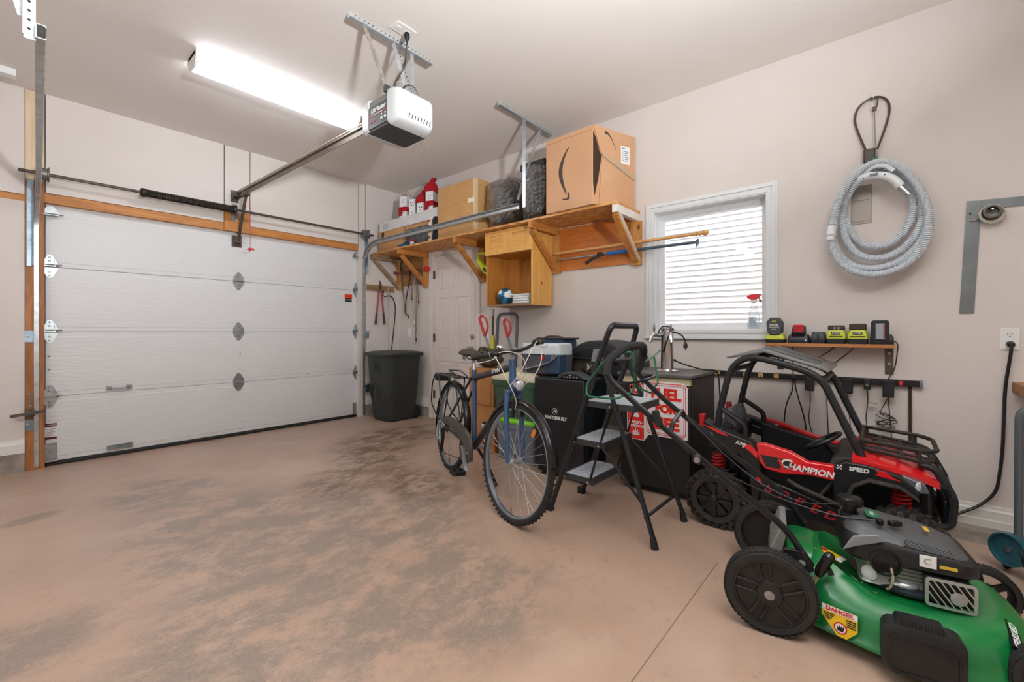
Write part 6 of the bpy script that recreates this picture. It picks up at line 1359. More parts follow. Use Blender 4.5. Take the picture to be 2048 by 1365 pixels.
obj('yellow_badge', G().prism([(.47, -.055), (.482, -.055), (.482, -.015), (.47, -.015)], 'z', .397, .4), M('yellow_tape', '#d8b23a'), sh)
fc = obj('fuel_cap', G().lathe([(.022, -.03), (.022, 0), (.037, .002), (.039, .012), (.039, .026), (.035, .032), (.0, .034)], (.262, -.035, .44), (0, 0, 1), 24), BLKS, t)
gg = G()
for k in range(20):
    a = 2*PI*k/20; gg.bar((.262+.039*math.cos(a), -.035+.039*math.sin(a), .445), (.262+.039*math.cos(a), -.035+.039*math.sin(a), .464), .004, .004)
q = obj('cap_knurl', gg, BLKS, fc, sm=0); q['kind'] = 'stuff'
obj('tank_neck', G().cyl((.262, -.035, .36), (.262, -.035, .415), .03, 16), BLK, t)
# muffler with slotted guard
mu = obj('muffler', G().bb(.448, .562, -.165, -.10, .205, .285), M('muffler_dark', '#2a2a29', .5, .4), t, bev=.006)
gd = obj('muffler_guard', G().frame(rrect(.505, .243, .125, .092, .012, 4), rrect(.505, .243, .108, .076, .008, 4), 'y', -.178, -.172), M('guard_silver', '#b9beba', .35, .6), mu, sm=0)
GS = M('guard_silver', '#b9beba')
for k in range(7):
    c_ = .452+k*.0185
    a, b = (c_-.026, .281), (c_+.026, .205)
    a = (max(.45, a[0]), a[1] if a[0] >= .45 else a[1]-(.45-a[0])*1.46); b = (min(.56, b[0]), b[1] if b[0] <= .56 else b[1]+(b[0]-.56)*1.46)
    obj('guard_slat', G().bar((a[0], -.175, a[1]), (b[0], -.175, b[1]), .004, .0085, (0, 1, 0)), GS, mu, sm=0)
obj('guard_boss', G().lathe([(.019, 0), (.021, .006), (.016, .008), (.0, .006)], (.523, -.174, .238), (0, -1, 0), 18), SILV, mu)
obj('spark_lead', G().tube(smooth([(.36, -.15, .29), (.365, -.17, .25), (.355, -.165, .215), (.35, -.15, .205)], 2), .004, 6), M('pale_lead', '#a69a86', .6), t)
obj('starter_handle', G().bar((.365, -.10, .418), (.40, -.075, .416), .02, .018).bar((.33, -.115, .42), (.345, -.105, .42), .02, .02), BLKS, t, bev=.004)
# side discharge flap
ch = obj('discharge_flap', G().loft([[(u, -.335+dy, z) for u, z in rrect(.40+du, zc, lu, lz, .03, 4)] for dy, du, zc, lu, lz in ((.03, 0, .125, .19, .15), (-.012, 0, .118, .195, .15), (-.022, 0, .112, .18, .13))]), MB_, t, sm=40)
obj('flap_hinge', G().loft([[(u, v, z) for u, z in rrect(.395, .198, .115, .03, .012, 3)] for v in (-.30, -.345)]), MB_, ch, sm=40)
gg = G()
for k in range(14): gg.bb(.347+k*.0075, .350+k*.0075, -.348, -.343, .186, .212)
q = obj('hinge_rib', gg, M('rib_black', '#26282a', .5), ch, sm=0); q['kind'] = 'stuff'
obj('flap_rim', G().frame(rrect(.40, .112, .165, .118, .025, 4), rrect(.40, .112, .153, .106, .022, 4), 'y', -.361, -.356), MB_, ch, sm=0)
# stickers
n_ = Vector((-.33, -.94, .08)).normalized(); xd = Vector((.94, -.33, 0)).normalized(); yd = n_.cross(xd).normalized()
def decal3(c, pts, off, mat, parent, name):
    c = Vector(c)+n_*off; g = G(); k = len(pts)
    g.add([c+xd*a+yd*b for a, b in pts]+[c+xd*a+yd*b-n_*.0025 for a, b in pts], [tuple(range(k)), tuple(range(k, 2*k))[::-1]]+[(i, (i+1) % k, k+(i+1) % k, k+i) for i in range(k)])
    return obj(name, g, mat, parent, sm=0)
dc = (.205, -.272, .115)
YEL = M('warning_yellow', '#e8c11d', .4)
dk = decal3(dc, [(-.05, .04), (.05, .04), (.05, -.015), (.022, -.048), (-.005, -.048), (-.05, .005)], .006, YEL, t, 'danger_sticker')
decal3(dc, [(-.05, .04), (.05, .04), (.05, .022), (-.05, .022)], .0068, WHITEP, dk, 'white_band')
c0 = Vector(dc)+n_*.0075
text('DANGER', .019, tuple(c0+yd*.031), xd, yd, M('warning_red', '#c3161c', .4), dk, bold=.0006)
for k in range(4): decal3(dc, [(-.044, .016-k*.006), (-.012-.004*k, .016-k*.006), (-.012-.004*k, .013-k*.006), (-.044+.003*k, .013-k*.006)], .0072, BLACKINK, dk, 'print_line')
for k in range(4): decal3(dc, [(.02, .016-k*.007), (.046, .016-k*.007), (.046, .0125-k*.007), (.02, .0125-k*.007)], .0072, BLACKINK, dk, 'print_line')
decal3(dc, [(.004+.019*math.cos(a), -.02+.019*math.sin(a)) for a in [2*PI*k/20 for k in range(20)]], .0072, M('warning_red', '#c3161c'), dk, 'red_circle')
decal3(dc, [(.004+.015*math.cos(a), -.02+.015*math.sin(a)) for a in [2*PI*k/20 for k in range(20)]], .0076, WHITEP, dk, 'white_circle')
decal3(dc, [(-.004, -.03), (.012, -.03), (.015, -.018), (.013, -.010), (.010, -.018), (.008, -.008), (.005, -.017), (.002, -.008), (.0, -.018), (-.006, -.014)], .008, BLACKINK, dk, 'hand_symbol')
r2 = obj('rear_sticker', G().bar((.16, -.05, .262), (.235, -.085, .243), .05, .003, (.2, 0, 1)), YEL, t, sm=0)
obj('red_mark', G().bar((.165, -.045, .2635), (.19, -.055, .2575), .02, .002, (.2, 0, 1)), M('warning_red', '#c3161c'), r2, sm=0)
obj('white_mark', G().bar((.222, -.08, .2485), (.238, -.088, .2445), .05, .002, (.2, 0, 1)), WHITEP, r2, sm=0)
fl = obj('front_label', G().bar((.626, -.262, .166), (.648, -.14, .186), .03, .006, (.45, -.3, .84)), BLKS, t, sm=0)
text('CERTIFIED', .024, (.6385, -.2025, .1802), (-.175, -.972, -.16), (.876, -.08, -.475), WHITEINK, fl, bold=.0006, shear=.2)
# handle
HB_ = M('handle_black', '#202225', .3, .3)
lo = lambda y: [(.13, y, .25), (.05, y, .37), (-.17, y*.97, .528)]
for y in (-.205, .205):
    obj('lower_handle', G().tube(fillet(lo(y)+[(-.30, y*.97, .625)], .05, 4), .0125, 10), HB_, t)
    br = obj('handle_bracket', G().prism([(.0, .16), (.05, .16), (.14, .24), (.11, .30), (.05, .30), (.0, .24)], 'y', y-.012 if y < 0 else y-.002, y+.002 if y < 0 else y+.012), BLK, t, bev=.003)
    obj('bolt', G().lathe([(.012, 0), (.012, .006), (.005, .01)], (.10, y+(-.014 if y < 0 else .014), .26), (0, -1 if y < 0 else 1, 0), 8), STEEL, br)
    kn = obj('clamp_knob', G().ell((-.25, y*1.08, .585), (.022, .014, .022), 12, 8), BLK, t)
    obj('knob_cap', G().lathe([(.012, 0), (.012, .008), (0, .01)], (-.25, y*1.14, .585), (0, -1 if y < 0 else 1, 0), 12), STEEL, kn)
obj('upper_handle', G().tube(fillet([(-.25, -.20, .59), (-.44, -.195, .73), (-.62, -.19, .875), (-.645, -.18, .93)], .06, 5), .0125, 10), HB_, t)
obj('upper_handle', G().tube(fillet([(-.25, .20, .59), (-.44, .195, .73), (-.585, .19, .865), (-.60, .18, .90)], .06, 5), .0125, 10), HB_, t)
obj('foam_grip', G().tube(fillet([(-.64, -.182, .90), (-.645, -.165, .965), (-.585, -.07, 1.03), (-.55, .12, 1.03), (-.565, .175, .98), (-.598, .182, .89)], .05, 5), .02, 10), M('foam_black', '#26272a', .85, bump=(120, .3)), t)
obj('cross_brace', G().tube(fillet([(-.36, -.195, .67), (-.36, -.15, .705), (-.37, .15, .715), (-.37, .195, .68)], .03, 4), .0095, 8), HB_, t)
obj('bail_bar', G().tube(fillet([(-.61, -.175, .87), (-.585, -.16, .86), (-.50, -.05, .87), (-.48, .1, .885), (-.56, .17, .865)], .04, 4), .006, 8), HB_, t)
obj('cable_guide', G().bar((-.40, -.215, .70), (-.42, -.212, .765), .026, .03, (0, 1, 0)), BLK, t, bev=.004)
obj('control_cable', G().tube(smooth([(-.42, -.2, .72), (-.25, -.16, .56), (.02, -.10, .44), (.22, -.09, .405), (.33, -.1, .42)], 3), .003, 5), BLK, t)
obj('control_cable', G().tube(smooth([(-.36, .18, .68), (-.1, .16, .44), (.1, .12, .36), (.24, .08, .40)], 3), .003, 5), BLK, t)
lv = obj('height_lever', G().tube([(.12, -.225, .165), (.15, -.225, .235)], .007, 8), M('lever_zinc', '#b3a982', .4, .7), t)
obj('lever_grip', G().tube([(.148, -.225, .23), (.155, -.225, .25), (.182, -.225, .308), (.187, -.225, .318)], [.011, .017, .018, .010], 12), BLKS, lv)
obj('grip_tab', G().bar((.175, -.225, .25), (.19, -.225, .258), .02, .018), BLK, lv)
gg = G(); rr_ = random.Random(4)
for k in range(60):
    c = Vector((rr_.uniform(.05, .32), rr_.choice((-.17, -.14, .1, .16))+rr_.uniform(-.05, .05), rr_.uniform(.20, .215))); d_ = Vector((rr_.uniform(-1, 1), rr_.uniform(-1, 1), rr_.uniform(-.1, .5))).normalized()
    gg.bar(c, c+d_*rr_.uniform(.01, .025), .0016, .0012)
q = obj('grass_clipping', gg, M('dry_grass', '#8a7a4a', .9), t, sm=0); q['kind'] = 'stuff'
# ================================================================== CHARGING SHELF AND POWER STRIP
t = thing('charger_shelf', 'narrow pine shelf on two steel brackets under the window', 'shelf', (3.48, .3, .83))
obj('board', G().bb(3.415, XR-.016, -.045, .625, 1.0, 1.022), wood('small_shelf_pine', '#c98a55', '#b0713c', 'y', .5, 7), t, bev=.002)
for y in (.555, -.02):
    b_ = obj('bracket', G().bb(XR-.004, XR-.0005, y-.02, y+.02, .835, 1.0).bb(3.43, XR-.0005, y-.02, y+.02, .996, 1.0), BRONZE if y < 0 else M('blue_steel', '#39434e', .4, .5), t, sm=0)
    obj('screw', G().lathe([(.009, 0), (.009, .003), (.004, .004)], (XR-.004, y, .965), (-1, 0, 0), 10), STEEL, b_); obj('screw', G().lathe([(.009, 0), (.009, .003), (.004, .004)], (XR-.004, y, .90), (-1, 0, 0), 10), STEEL, b_)
obj('block', G().bb(XR-.022, XR-.001, .575, .62, .955, 1.0), PINE, t)
LIMC = M('charger_lime', '#c6cf2c', .45); CHB = M('charger_black', '#23252a', .5); BRN = M('battery_brown', '#3a312c', .5); DKB = M('charger_slate', '#2c3038', .45)
Z0 = 1.023
CHG = []
def charger(label, y0, y1, h, mlow, mtop, x0=3.42, x1=3.535):
    t = thing('battery_charger', label, 'charger', ((x0+x1)/2, (y0+y1)/2, Z0), 'battery chargers on the small shelf')
    ym, w_ = (y0+y1)/2, y1-y0
    obj('base', G().loft([[(p[0], p[1], z) for p in rrect((x0+x1)/2, ym, (x1-x0)*k, w_*k, .012, 3)] for z, k in ((Z0, .97), (Z0+.006, 1.0), (Z0+h*.38, 1.0))]), mlow, t, sm=40)
    obj('cover', G().loft([[(p[0], p[1], z) for p in rrect((x0+x1)/2, ym, (x1-x0)*k, w_*k, .012, 3)] for z, k in ((Z0+h*.38, .99), (Z0+h*.7, .95), (Z0+h, .78))]), mtop, t, sm=40)
    CHG.append(t); return t
t = charger('lime charger carrying a big dark octagonal battery', .515, .628, .062, CHB, LIMC)
bt_ = obj('battery', G().prism([(.53, 1.10), (.545, 1.075), (.60, 1.075), (.618, 1.10), (.622, 1.165), (.60, 1.195), (.55, 1.195), (.528, 1.165)], 'x', 3.42, 3.50), M('battery_slate', '#474b52', .5), t, bev=.006)
text('40V', .018, (3.419, .575, 1.168), WX, WYZ, M('lime_ink', '#c6cf2c', .5), bt_, bold=.0003); text('RYOBI', .018, (3.419, .575, 1.142), WX, WYZ, WHITEINK, bt_, bold=.0005); text('4.0 Ah', .011, (3.419, .575, 1.115), WX, WYZ, WHITEINK, bt_)
obj('battery_band', G().bb(3.4188, 3.42, .545, .605, 1.128, 1.131), WHITEINK, bt_, sm=0)
t = charger('dark charger with a tilted bright red battery', .375, .498, .058, DKB, DKB)
rb_ = obj('battery', G().bar((3.44, .437, 1.118), (3.475, .437, 1.065), .075, .085, (1, 0, .8)), CHB, t, bev=.006)
obj('red_face', G().prism([(.404, 1.075), (.468, 1.075), (.463, 1.145), (.405, 1.145)], 'x', 3.416, 3.42), M('battery_red', '#d8202c', .4), rb_, bev=.002)
for k in range(4): obj('red_rib', G().bb(3.414, 3.416, .407, .463, 1.083+k*.015, 1.087+k*.015), M('battery_red_dark', '#8f1119', .4), rb_, sm=0)
obj('indicator', G().bb(3.4185, 3.42, .392, .398, 1.035, 1.05), M('pale_led', '#dfe9e4', .4), t)
t = charger('small low dark charger between the red battery and the lime ones', .29, .368, .075, DKB, M('charger_slate2', '#343941', .5))
obj('slot', G().bb(3.4195, 3.422, .325, .333, Z0+.01, Z0+.06), BLK, t)
for (a, b, lb_, bh) in ((.185, .286, 'lime charger holding a low brown battery with contacts showing', .03), (.078, .178, 'lime charger holding a thick brown battery', .04)):
    t = charger(lb_, a, b, .085, CHB, LIMC)
    ym = (a+b)/2
    lp = obj('logo_plate', G().prism(rrect(ym, Z0+.066, .048, .017, .005, 3), 'x', 3.421, 3.425), BLK, t)
    text('RYOBI', .014, (3.4208, ym, Z0+.066), WX, WYZ, WHITEINK, lp, bold=.0004)
    bt_ = obj('battery', G().bb(3.43, 3.52, ym-.042, ym+.042, Z0+.086, Z0+.086+bh), BRN, t, bev=.006)
    if bh < .035: obj('contact', G().bb(3.428, 3.431, ym-.018, ym-.008, Z0+.09, Z0+.105).bb(3.428, 3.431, ym+.002, ym+.012, Z0+.09, Z0+.105), STEEL, bt_)
    obj('vent_slot', G().bb(3.4165, 3.419, ym-.035, ym+.035, Z0+.045, Z0+.049), BLK, t)
t = charger('black charger with a tall labelled black battery at the shelf end', -.042, .07, .06, CHB, CHB)
bt_ = obj('battery', G().prism(rrect(.022, 1.105, .085, .125, .014, 3), 'x', 3.415, 3.475), M('battery_black', '#1f2126', .4), t, bev=.004)
obj('spec_label', G().bb(3.4138, 3.415, .0, .042, 1.055, 1.148), M('spec_grey', '#9aa3ad', .5), bt_, sm=0)
obj('red_text', G().bb(3.4132, 3.4138, -.0, .007, 1.06, 1.145), M('label_red', '#a8504c', .5), bt_, sm=0)
# power strip
t = thing('power_strip', 'long black power strip with pale yellow outlets along the wall', 'power strip', (XR, .475, .77))
obj('housing', G().bb(XR-.032, XR-.001, -.165, 1.115, .770, .806), BLK, t, bev=.003)
TAN = M('outlet_tan', '#e0b766', .45)
for y in (.965, .868, .771, .674, .577):
    o_ = obj('outlet', G().bb(XR-.034, XR-.031, y-.015, y+.015, .775, .802), TAN, t, bev=.001)
    obj('slot', G().bb(XR-.0346, XR-.034, y-.008, y-.005, .789, .797).bb(XR-.0346, XR-.034, y+.005, y+.008, .789, .797).lathe([(.003, 0), (.003, .0006)], (XR-.034, y, .782), (-1, 0, 0), 8), BLK, o_)
obj('rocker_switch', G().bb(XR-.038, XR-.031, -.082, -.066, .775, .801), M('switch_red', '#e0303c', .3), t, bev=.002)
obj('end_clip', G().bb(XR-.036, XR, -.172, -.158, .766, .81), GALVD, t); obj('end_clip', G().bb(XR-.036, XR, 1.108, 1.122, .766, .81), GALVD, t)
obj('supply_lead', G().tube(smooth([(XR-.012, -.115, .772), (XR-.012, -.116, .5), (XR-.012, -.112, .25), (XR-.013, -.11, .15)], 2), .008, 7), M('brown_cable', '#3a2a22', .5), t)
AD = [(.38, .05, .79, .705, 'square black adapter plugged beside the roll cage rear'), (.18, .052, .796, .705, 'large square black adapter plugged into the middle of the strip'),
      (.083, .034, .802, .74, 'small black adapter with a printed logo plugged into the strip'), (-.016, .054, .80, .70, 'tall black adapter plugged next to the red strip switch')]
for k, (y, w_, z1, z0, lb_) in enumerate(AD):
    t = thing('plug_adapter', lb_, 'adapter', (XR-.05, y, z0), 'adapters on the power strip')
    obj('case', G().bb(XR-.075, XR-.034, y-w_/2, y+w_/2, z0, z1), BLK, t, bev=.004)
    obj('label_face', G().bb(XR-.0762, XR-.075, y-w_*.35, y+w_*.35, z0+.012, z1-.02), M('adapter_face', '#202329', .4), t)
    if k == 2: text('UL', .012, (XR-.0766, y, .768), WX, WYZ, WHITEINK, t)
    cp = [(XR-.055, y, z0+.002), (XR-.05, y-.004, z0-.08), (XR-.04, y+.012*(-1)**k, z0-.2), (XR-.03, y-.02, z0-.32), (XR-.03, y+.01, z0-.45), (XR-.03, y+.015, .2), (XR-.04, y+.02, .14)]
    obj('cable', G().tube(smooth(cp, 3), .0028, 5), BLK, t)
    if k == 3:
        cl = [(XR-.05, y, z0)]
        rr_ = random.Random(2)
        for q in range(22): cl.append((XR-.045+rr_.uniform(-.008, .008), y+.01+.06*math.sin(q*2.1)+rr_.uniform(-.02, .02), .60-.004*q+.03*math.cos(q*1.7)))
        obj('cable_bundle', G().tube(smooth(cl, 3), .0022, 5), BLK, t)
    if k == 2: obj('cable_tag', G().bar((XR-.05, .085, .66), (XR-.05, .035, .652), .002, .022, (1, 0, 0)), M('tag_grey', '#6c7178', .5), t)
t = thing('twin_cable', 'pair of thin black cords dropping from the strip behind the buggy seat', 'cord', (XR-.04, .47, .2))
obj('plug', G().bb(XR-.06, XR-.032, .462, .488, .776, .80), BLK, t, bev=.003)
for a in ([(XR-.05, .478, .78), (XR-.05, .475, .70), (XR-.045, .52, .6), (XR-.04, .53, .45), (XR-.04, .54, .3), (XR-.045, .54, .14)], [(XR-.05, .47, .78), (XR-.05, .455, .68), (XR-.045, .41, .52), (XR-.04, .40, .4), (XR-.04, .38, .26), (XR-.045, .36, .14)]):
    obj('cable', G().tube(smooth(a, 3), .0042, 6), BLK, t)
CC = [(1, [(XR-.04, .49, 1.03), (XR-.012, .485, 1.03), (XR-.01, .485, .97), (XR-.035, .478, .85), (XR-.05, .475, .81)]), (3, [(XR-.03, .235, 1.03), (XR-.008, .235, 1.028), (XR-.008, .25, .99), (XR-.02, .345, .92), (XR-.035, .40, .86), (XR-.06, .392, .79)]),
      (4, [(XR-.03, .13, 1.03), (XR-.008, .14, 1.028), (XR-.008, .15, .99), (XR-.015, .275, .87), (XR-.036, .29, .81), (XR-.036, .29, .77), (XR-.02, .29, .6), (XR-.03, .27, .15)]), (5, [(XR-.05, -.03, 1.05), (XR-.03, -.062, 1.03), (XR-.012, -.058, .97), (XR-.012, -.047, .87), (XR-.02, -.02, .82), (XR-.05, -.012, .802)])]
for k, a in CC: obj('cord', G().tube(smooth(a, 3), .003, 5), BLK, CHG[k])
# ---- spray bottle on the window sill
t = thing('spray_bottle', 'clear spray bottle with a red trigger on the window sill', 'spray bottle', (3.60, .735, 1.12))
bm2 = bpy.data.materials.new('clear_bottle'); bm2.use_nodes = True; n_ = bm2.node_tree.nodes; l_ = bm2.node_tree.links; pb = n_['Principled BSDF']
pb.inputs['Base Color'].default_value = lin('#e6eef2'); pb.inputs['Roughness'].default_value = .15; pb.inputs['Alpha'].default_value = .45
obj('bottle', G().loft([[(p[0], p[1], z) for p in rrect(3.60, .735, w_*.8, w_, w_*.35, 4)] for z, w_ in ((1.119, .075), (1.125, .08), (1.19, .08), (1.22, .078), (1.27, .05), (1.30, .032), (1.315, .030))]), bm2, t, sm=60)
obj('bottle_label', G().bb(3.565, 3.567, .712, .758, 1.14, 1.205), M('label_blue_grey', '#7f9bb0', .5, var=(40, '#d8e2e8', .8)), t)
obj('collar', G().cyl((3.60, .735, 1.315), (3.60, .735, 1.335), .018, 12), WHITEP, t)
obj('trigger_head', G().prism([(.775, 1.345), (.78, 1.36), (.755, 1.375), (.71, 1.378), (.69, 1.372), (.692, 1.36), (.70, 1.352), (.695, 1.325), (.688, 1.32), (.703, 1.345), (.72, 1.335), (.75, 1.335)], 'x', 3.588, 3.612), M('trigger_red', '#e0343c', .4), t, bev=.003)
# ================================================================== VACUUM HOSE, CABLE LOCK, SQUARE, OUTLET
t = thing('vacuum_hose', 'coiled pale grey ribbed vacuum hose hung on the right wall', 'hose', (3.5, .04, 1.4))
HO = M('hose_grey', '#ccd5dc', .45)
path = []
# each half turn: (top y, top z, bottom y, bottom z, half width, depth from wall)
LOOPS = [(.035, 2.12, .04, 1.50, .215, .11), (.035, 2.125, .03, 1.43, .225, .10), (.04, 2.10, .055, 1.50, .21, .075), (.045, 2.09, .02, 1.56, .185, .05), (.05, 2.06, .04, 1.64, .15, .03), (.06, 2.05, .04, 1.64, .12, .03)]
turns = 4.235; NT = int(turns*80)
for k in range(NT+1):
    j = turns*k/NT; i0 = min(int(j), 4); f_ = j-i0; A_, B_ = LOOPS[i0], LOOPS[i0+1]
    v = [A_[q]*(1-f_)+B_[q]*f_ for q in range(6)]; a = 2*PI*j-1.78
    c_ = math.cos(a); m_ = (1+c_)/2; hz = (v[1]-v[3])/2
    path.append(Vector((XR-.022-v[5]-.07*max(0, j-3.95)/.285+.008*math.sin(3*a), v[0]*m_+v[2]*(1-m_)-v[4]*math.sin(a)*(1-.10*c_)+.012*math.sin(2*a+i0), (v[1]+v[3])/2+hz*c_)))
fine = []
tot = sum((path[i+1]-path[i]).length for i in range(len(path)-1)); stepl = .0052; acc = 0; i = 0; seg0 = 0
pts = [path[0]]; d_acc = 0
for i in range(len(path)-1):
    a, b = path[i], path[i+1]; L_ = (b-a).length; s = stepl-d_acc
    while s <= L_: pts.append(a.lerp(b, s/L_)); s += stepl
    d_acc = L_-(s-stepl)
rad = [.0225 if k % 2 else .0175 for k in range(len(pts))]
obj('ribbed_tube', G().tube(pts, rad, 10), HO, t, sm=25)
WG = M('wand_white', '#e3e8ec', .35)
obj('cuff', G().lathe([(.024, 0), (.026, .01), (.026, .055), (.022, .06), (.022, .085), (.018, .09)], tuple(path[1]), tuple(path[0]-path[3]), 18), WG, t)
gun = obj('hand_grip', G().tube(smooth([(3.43, .125, 2.045), (3.42, .06, 2.045), (3.415, .0, 2.03), (3.415, -.04, 2.0), (3.415, -.07, 1.95)], 2), .0245, 12).tube(smooth([(3.43, .10, 2.06), (3.42, .06, 2.10), (3.42, .0, 2.095), (3.42, -.04, 2.05)], 2), .013, 8), WG, t)
obj('chrome_tip', G().cyl((3.415, -.062, 1.955), (3.415, -.105, 1.895), .018, 16), CHROME, gun)
obj('switch', G().bb(3.388, 3.395, .03, .07, 2.038, 2.05), M('switch_grey', '#7d848a', .5), gun)
gs = G()
for y in (.10, .0): gs.lathe([(.004, 0), (.004, .002)], (3.392, y, 2.03), (-1, 0, 0), 8)
q = obj('screw', gs, BLK, gun); q['kind'] = 'stuff'
obj('green_tie', G().tube(smooth([(3.47, .04, 2.17), (3.43, .045, 2.14), (3.42, .05, 2.07), (3.43, .055, 2.12), (3.47, .05, 2.17)], 2), .006, 6), M('green_tie', '#1d7a52', .5), t)
t = thing('cable_lock', 'brown cable lock looped over a wall hook above the vacuum hose', 'cable lock', (3.5, .07, 2.16))
lp_ = smooth([(3.52, .09, 2.235), (3.53, .125, 2.35), (3.535, .15, 2.45), (3.535, .13, 2.535), (3.535, .05, 2.575), (3.535, -.015, 2.535), (3.535, -.025, 2.45), (3.53, .005, 2.33), (3.52, .035, 2.235)], 3)
obj('cable', G().tube(lp_, .006, 8), M('brown_vinyl', '#4c3a30', .4), t)
obj('lock_body', G().bb(3.50, 3.54, .045, .102, 2.155, 2.24), M('lock_brown', '#3a2d27', .4), t, bev=.006)
t = thing('wall_hook', 'white screw hook with a hanging wire above the cable lock', 'hook', (XR, .05, 2.56))
obj('hook', G().tube(smooth([(XR, .055, 2.56), (XR-.03, .055, 2.565), (XR-.04, .055, 2.56), (XR-.04, .055, 2.575)], 2), .004, 6), WHITEP, t)
obj('snap', G().tube(fillet([(3.525, .065, 2.545), (3.525, .045, 2.56), (3.525, .03, 2.545), (3.525, .04, 2.49), (3.525, .055, 2.485)], .015, 3), .004, 6).bb(3.518, 3.53, .038, .06, 2.475, 2.50), BRONZE, t)
obj('wire', G().tube([(3.525, .05, 2.48), (3.52, .045, 2.24), (3.49, .035, 2.17)], .003, 5), GALVD, t)
t = thing('inlet_plate', 'aluminium vacuum inlet plate behind the hose loops', 'wall plate', (XR, .11, 1.79))
obj('plate', G().bb(XR-.004, XR-.0005, .062, .165, 1.785, 2.03), M('plate_aluminium', '#9c968f', .5, .5), t, bev=.002)
obj('cover_door', G().prism(rrect(.115, 1.97, .08, .07, .012, 3), 'x', XR-.008, XR-.004), M('plate_aluminium', '#b5afa8'), t); obj('cover_door', G().prism(rrect(.115, 1.835, .08, .07, .012, 3), 'x', XR-.008, XR-.004), M('plate_aluminium', '#b5afa8'), t)
t = thing('framing_square', 'grey steel framing square hung on the wall', 'framing square', (XR, -.37, 1.2))
SQ = M('square_steel', '#7e8486', .45, .6, var=(10, '#666b6d', .7))
obj('long_arm', G().prism([(-.352, 1.838), (-.410, 1.832), (-.380, 1.202), (-.322, 1.204)], 'x', XR-.006, XR-.003), SQ, t, sm=0)
obj('short_arm', G().prism([(-.411, 1.834), (-.76, 1.812), (-.757, 1.762), (-.4085, 1.785)], 'x', XR-.006, XR-.003), SQ, t, sm=0)
obj('hole', G().lathe([(.005, 0), (.005, .001)], (XR-.006, -.366, 1.765), (-1, 0, 0), 10), HOLE, t)
obj('nail', G().cyl((XR, -.445, 1.765), (XR-.06, -.445, 1.768), .005, 8), STEEL, t)
t = thing('wire_coil', 'coil of thin pale wire hung over the square corner', 'wire coil', (3.5, -.445, 1.73))
for k in range(6): obj('wire_loop', G().torus((XR-.010-.007*k, -.445, 1.755-.003*k), (1, .08*math.sin(k*2), .1*math.cos(k)), .042+.003*(k % 3), .0026, 30, 6), M('pale_wire', '#b5aea2', .4, .3), t)
obj('core', G().lathe([(.026, 0), (.036, 0), (.036, .045), (.026, .045), (.026, 0)], (XR-.008, -.445, 1.755), (-1, 0, 0), 24), M('coil_core', '#5d5c58', .5, .4), t)
obj('wire_end', G().tube(smooth([(XR-.03, -.41, 1.735), (XR-.02, -.385, 1.725), (XR-.012, -.368, 1.72), (XR-.01, -.36, 1.735)], 2), .0026, 5), M('pale_wire', '#b5aea2'), t)
t = thing('wall_outlet', 'white duplex outlet on the wall beside the work bench', 'outlet', (XR, -.514, 1.0))
obj('plate', G().bb(XR-.006, XR-.0005, -.551, -.477, 1.0, 1.118), WHITEP, t, bev=.002)
for z in (1.082, 1.035):
    o_ = obj('receptacle', G().prism(rrect(-.514, z, .034, .03, .012, 4), 'x', XR-.009, XR-.006), WHITEP, t)
    obj('slot', G().bb(XR-.0096, XR-.009, -.508, -.505, z, z+.009).bb(XR-.0096, XR-.009, -.523, -.52, z, z+.009).lathe([(.003, 0), (.003, .0006)], (XR-.009, -.514, z-.008), (-1, 0, 0), 8), BLK, o_)
t = thing('black_power_cable', 'thick black cord from the wall outlet down to the buggy', 'cord', (XR-.02, -.45, .05))
obj('plug', G().lathe([(.015, 0), (.017, .012), (.015, .035), (.008, .04)], (XR-.0097, -.514, 1.034), (-1, 0, -.15), 12), BLK, t)
obj('cable', G().tube(smooth([(XR-.045, -.514, 1.03), (XR-.05, -.513, 1.0), (XR-.035, -.508, .93), (XR-.02, -.495, .80), (XR-.02, -.491, .64), (XR-.02, -.486, .45), (XR-.022, -.475, .32), (XR-.03, -.462, .22), (XR-.04, -.40, .135), (XR-.06, -.32, .08), (XR-.10, -.27, .05), (XR-.13, -.2, .025), (XR-.15, -.1, .024)], 3), .0075, 8), BLK, t)
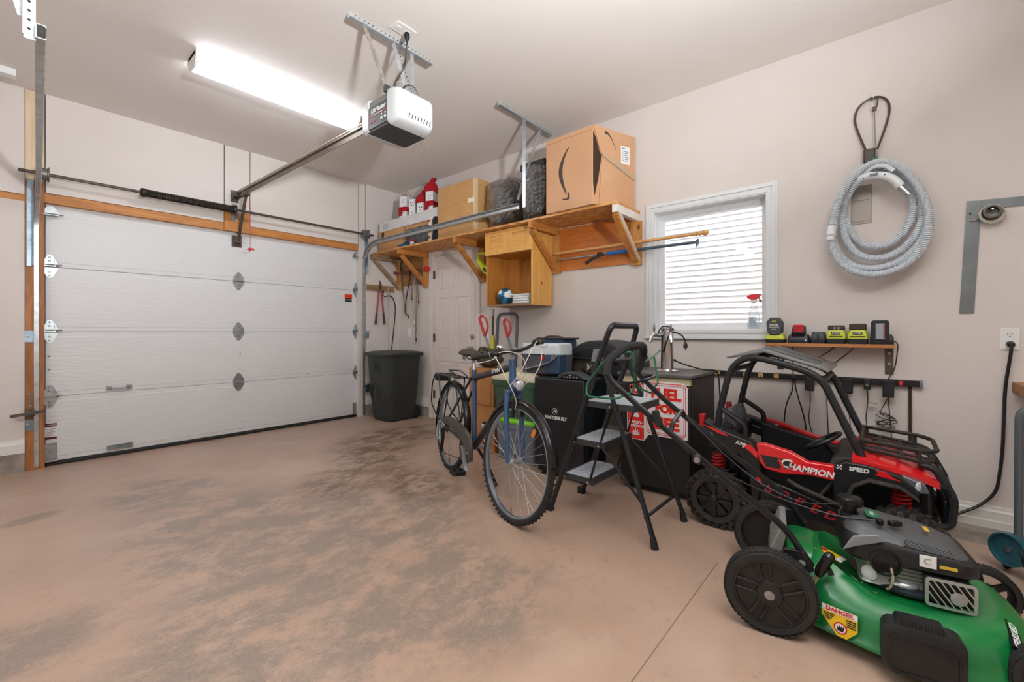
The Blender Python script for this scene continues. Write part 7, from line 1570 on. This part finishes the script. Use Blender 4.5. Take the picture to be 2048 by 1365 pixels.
# ---- bench corner and folding trolley at the right edge
t = thing('work_bench', 'work bench with a thick worn timber top against the right wall', 'bench', (3.3, -1.1, 0))
obj('bench_top', G().bb(3.05, XR-.002, -1.75, -.522, .77, .828), wood('bench_wood', '#b07d4e', '#8f5f38', 'y', .6, 6), t, bev=.004)
for x in (3.12, 3.48):
    for y in (-1.68, -.68): obj('bench_leg', G().bb(x-.035, x+.035, y-.035, y+.035, 0, .77), PINEZ, t, bev=.003)
obj('bench_rail', G().bb(3.10, 3.14, -1.65, -.72, .25, .34), PINE, t)
t = thing('folding_trolley', 'folding trolley with grey tube handle and teal hinge plates', 'trolley', (2.95, -.5, 0))
GTU = M('trolley_grey', '#5c6468', .45, .3); TEAL = M('trolley_teal', '#3f7484', .3, .5)
obj('handle', G().tube(fillet([(2.96, -.455, .10), (2.96, -.458, .74), (2.965, -.52, .775), (2.97, -.80, .775), (2.96, -.84, .74), (2.96, -.84, .10)], .04, 5), .015, 10), GTU, t)
for y in (-.43, -.865):
    o_ = obj('hinge_plate', G().lathe([(.07, -.004), (.07, .004), (.03, .006)], (2.955, y, .115), (-.7, .7, 0), 28), TEAL, t)
    obj('hinge_rim', G().lathe([(.066, -.02), (.072, -.02), (.072, .02), (.066, .02), (.066, -.02)], (2.955, y, .115), (-.7, .7, 0), 28), TEAL, o_)
    obj('pivot', G().lathe([(.012, 0), (.012, .008), (0, .01)], (2.951, y+.004, .115), (-.7, .7, 0), 12), STEEL, o_)
    obj('wheel', G().lathe([(0, -.012), (.05, -.012), (.056, 0), (.05, .012), (0, .012)], (3.03, y, .056), (0, 1, 0), 20), RUB, t)
pl_ = obj('platform', G().bar((2.95, -.65, .10), (2.62, -.65, .035), .36, .014), M('trolley_plate', '#7c8487', .4, .5), t, bev=.003)
obj('platform_edge', G().bar((2.95, -.465, .105), (2.62, -.465, .04), .014, .04), RUB, t)
obj('platform_edge', G().bar((2.95, -.835, .105), (2.62, -.835, .04), .014, .04), RUB, t)
obj('brace_rod', G().cyl((2.955, -.445, .13), (2.80, -.49, .09), .005, 8), STEEL, t)
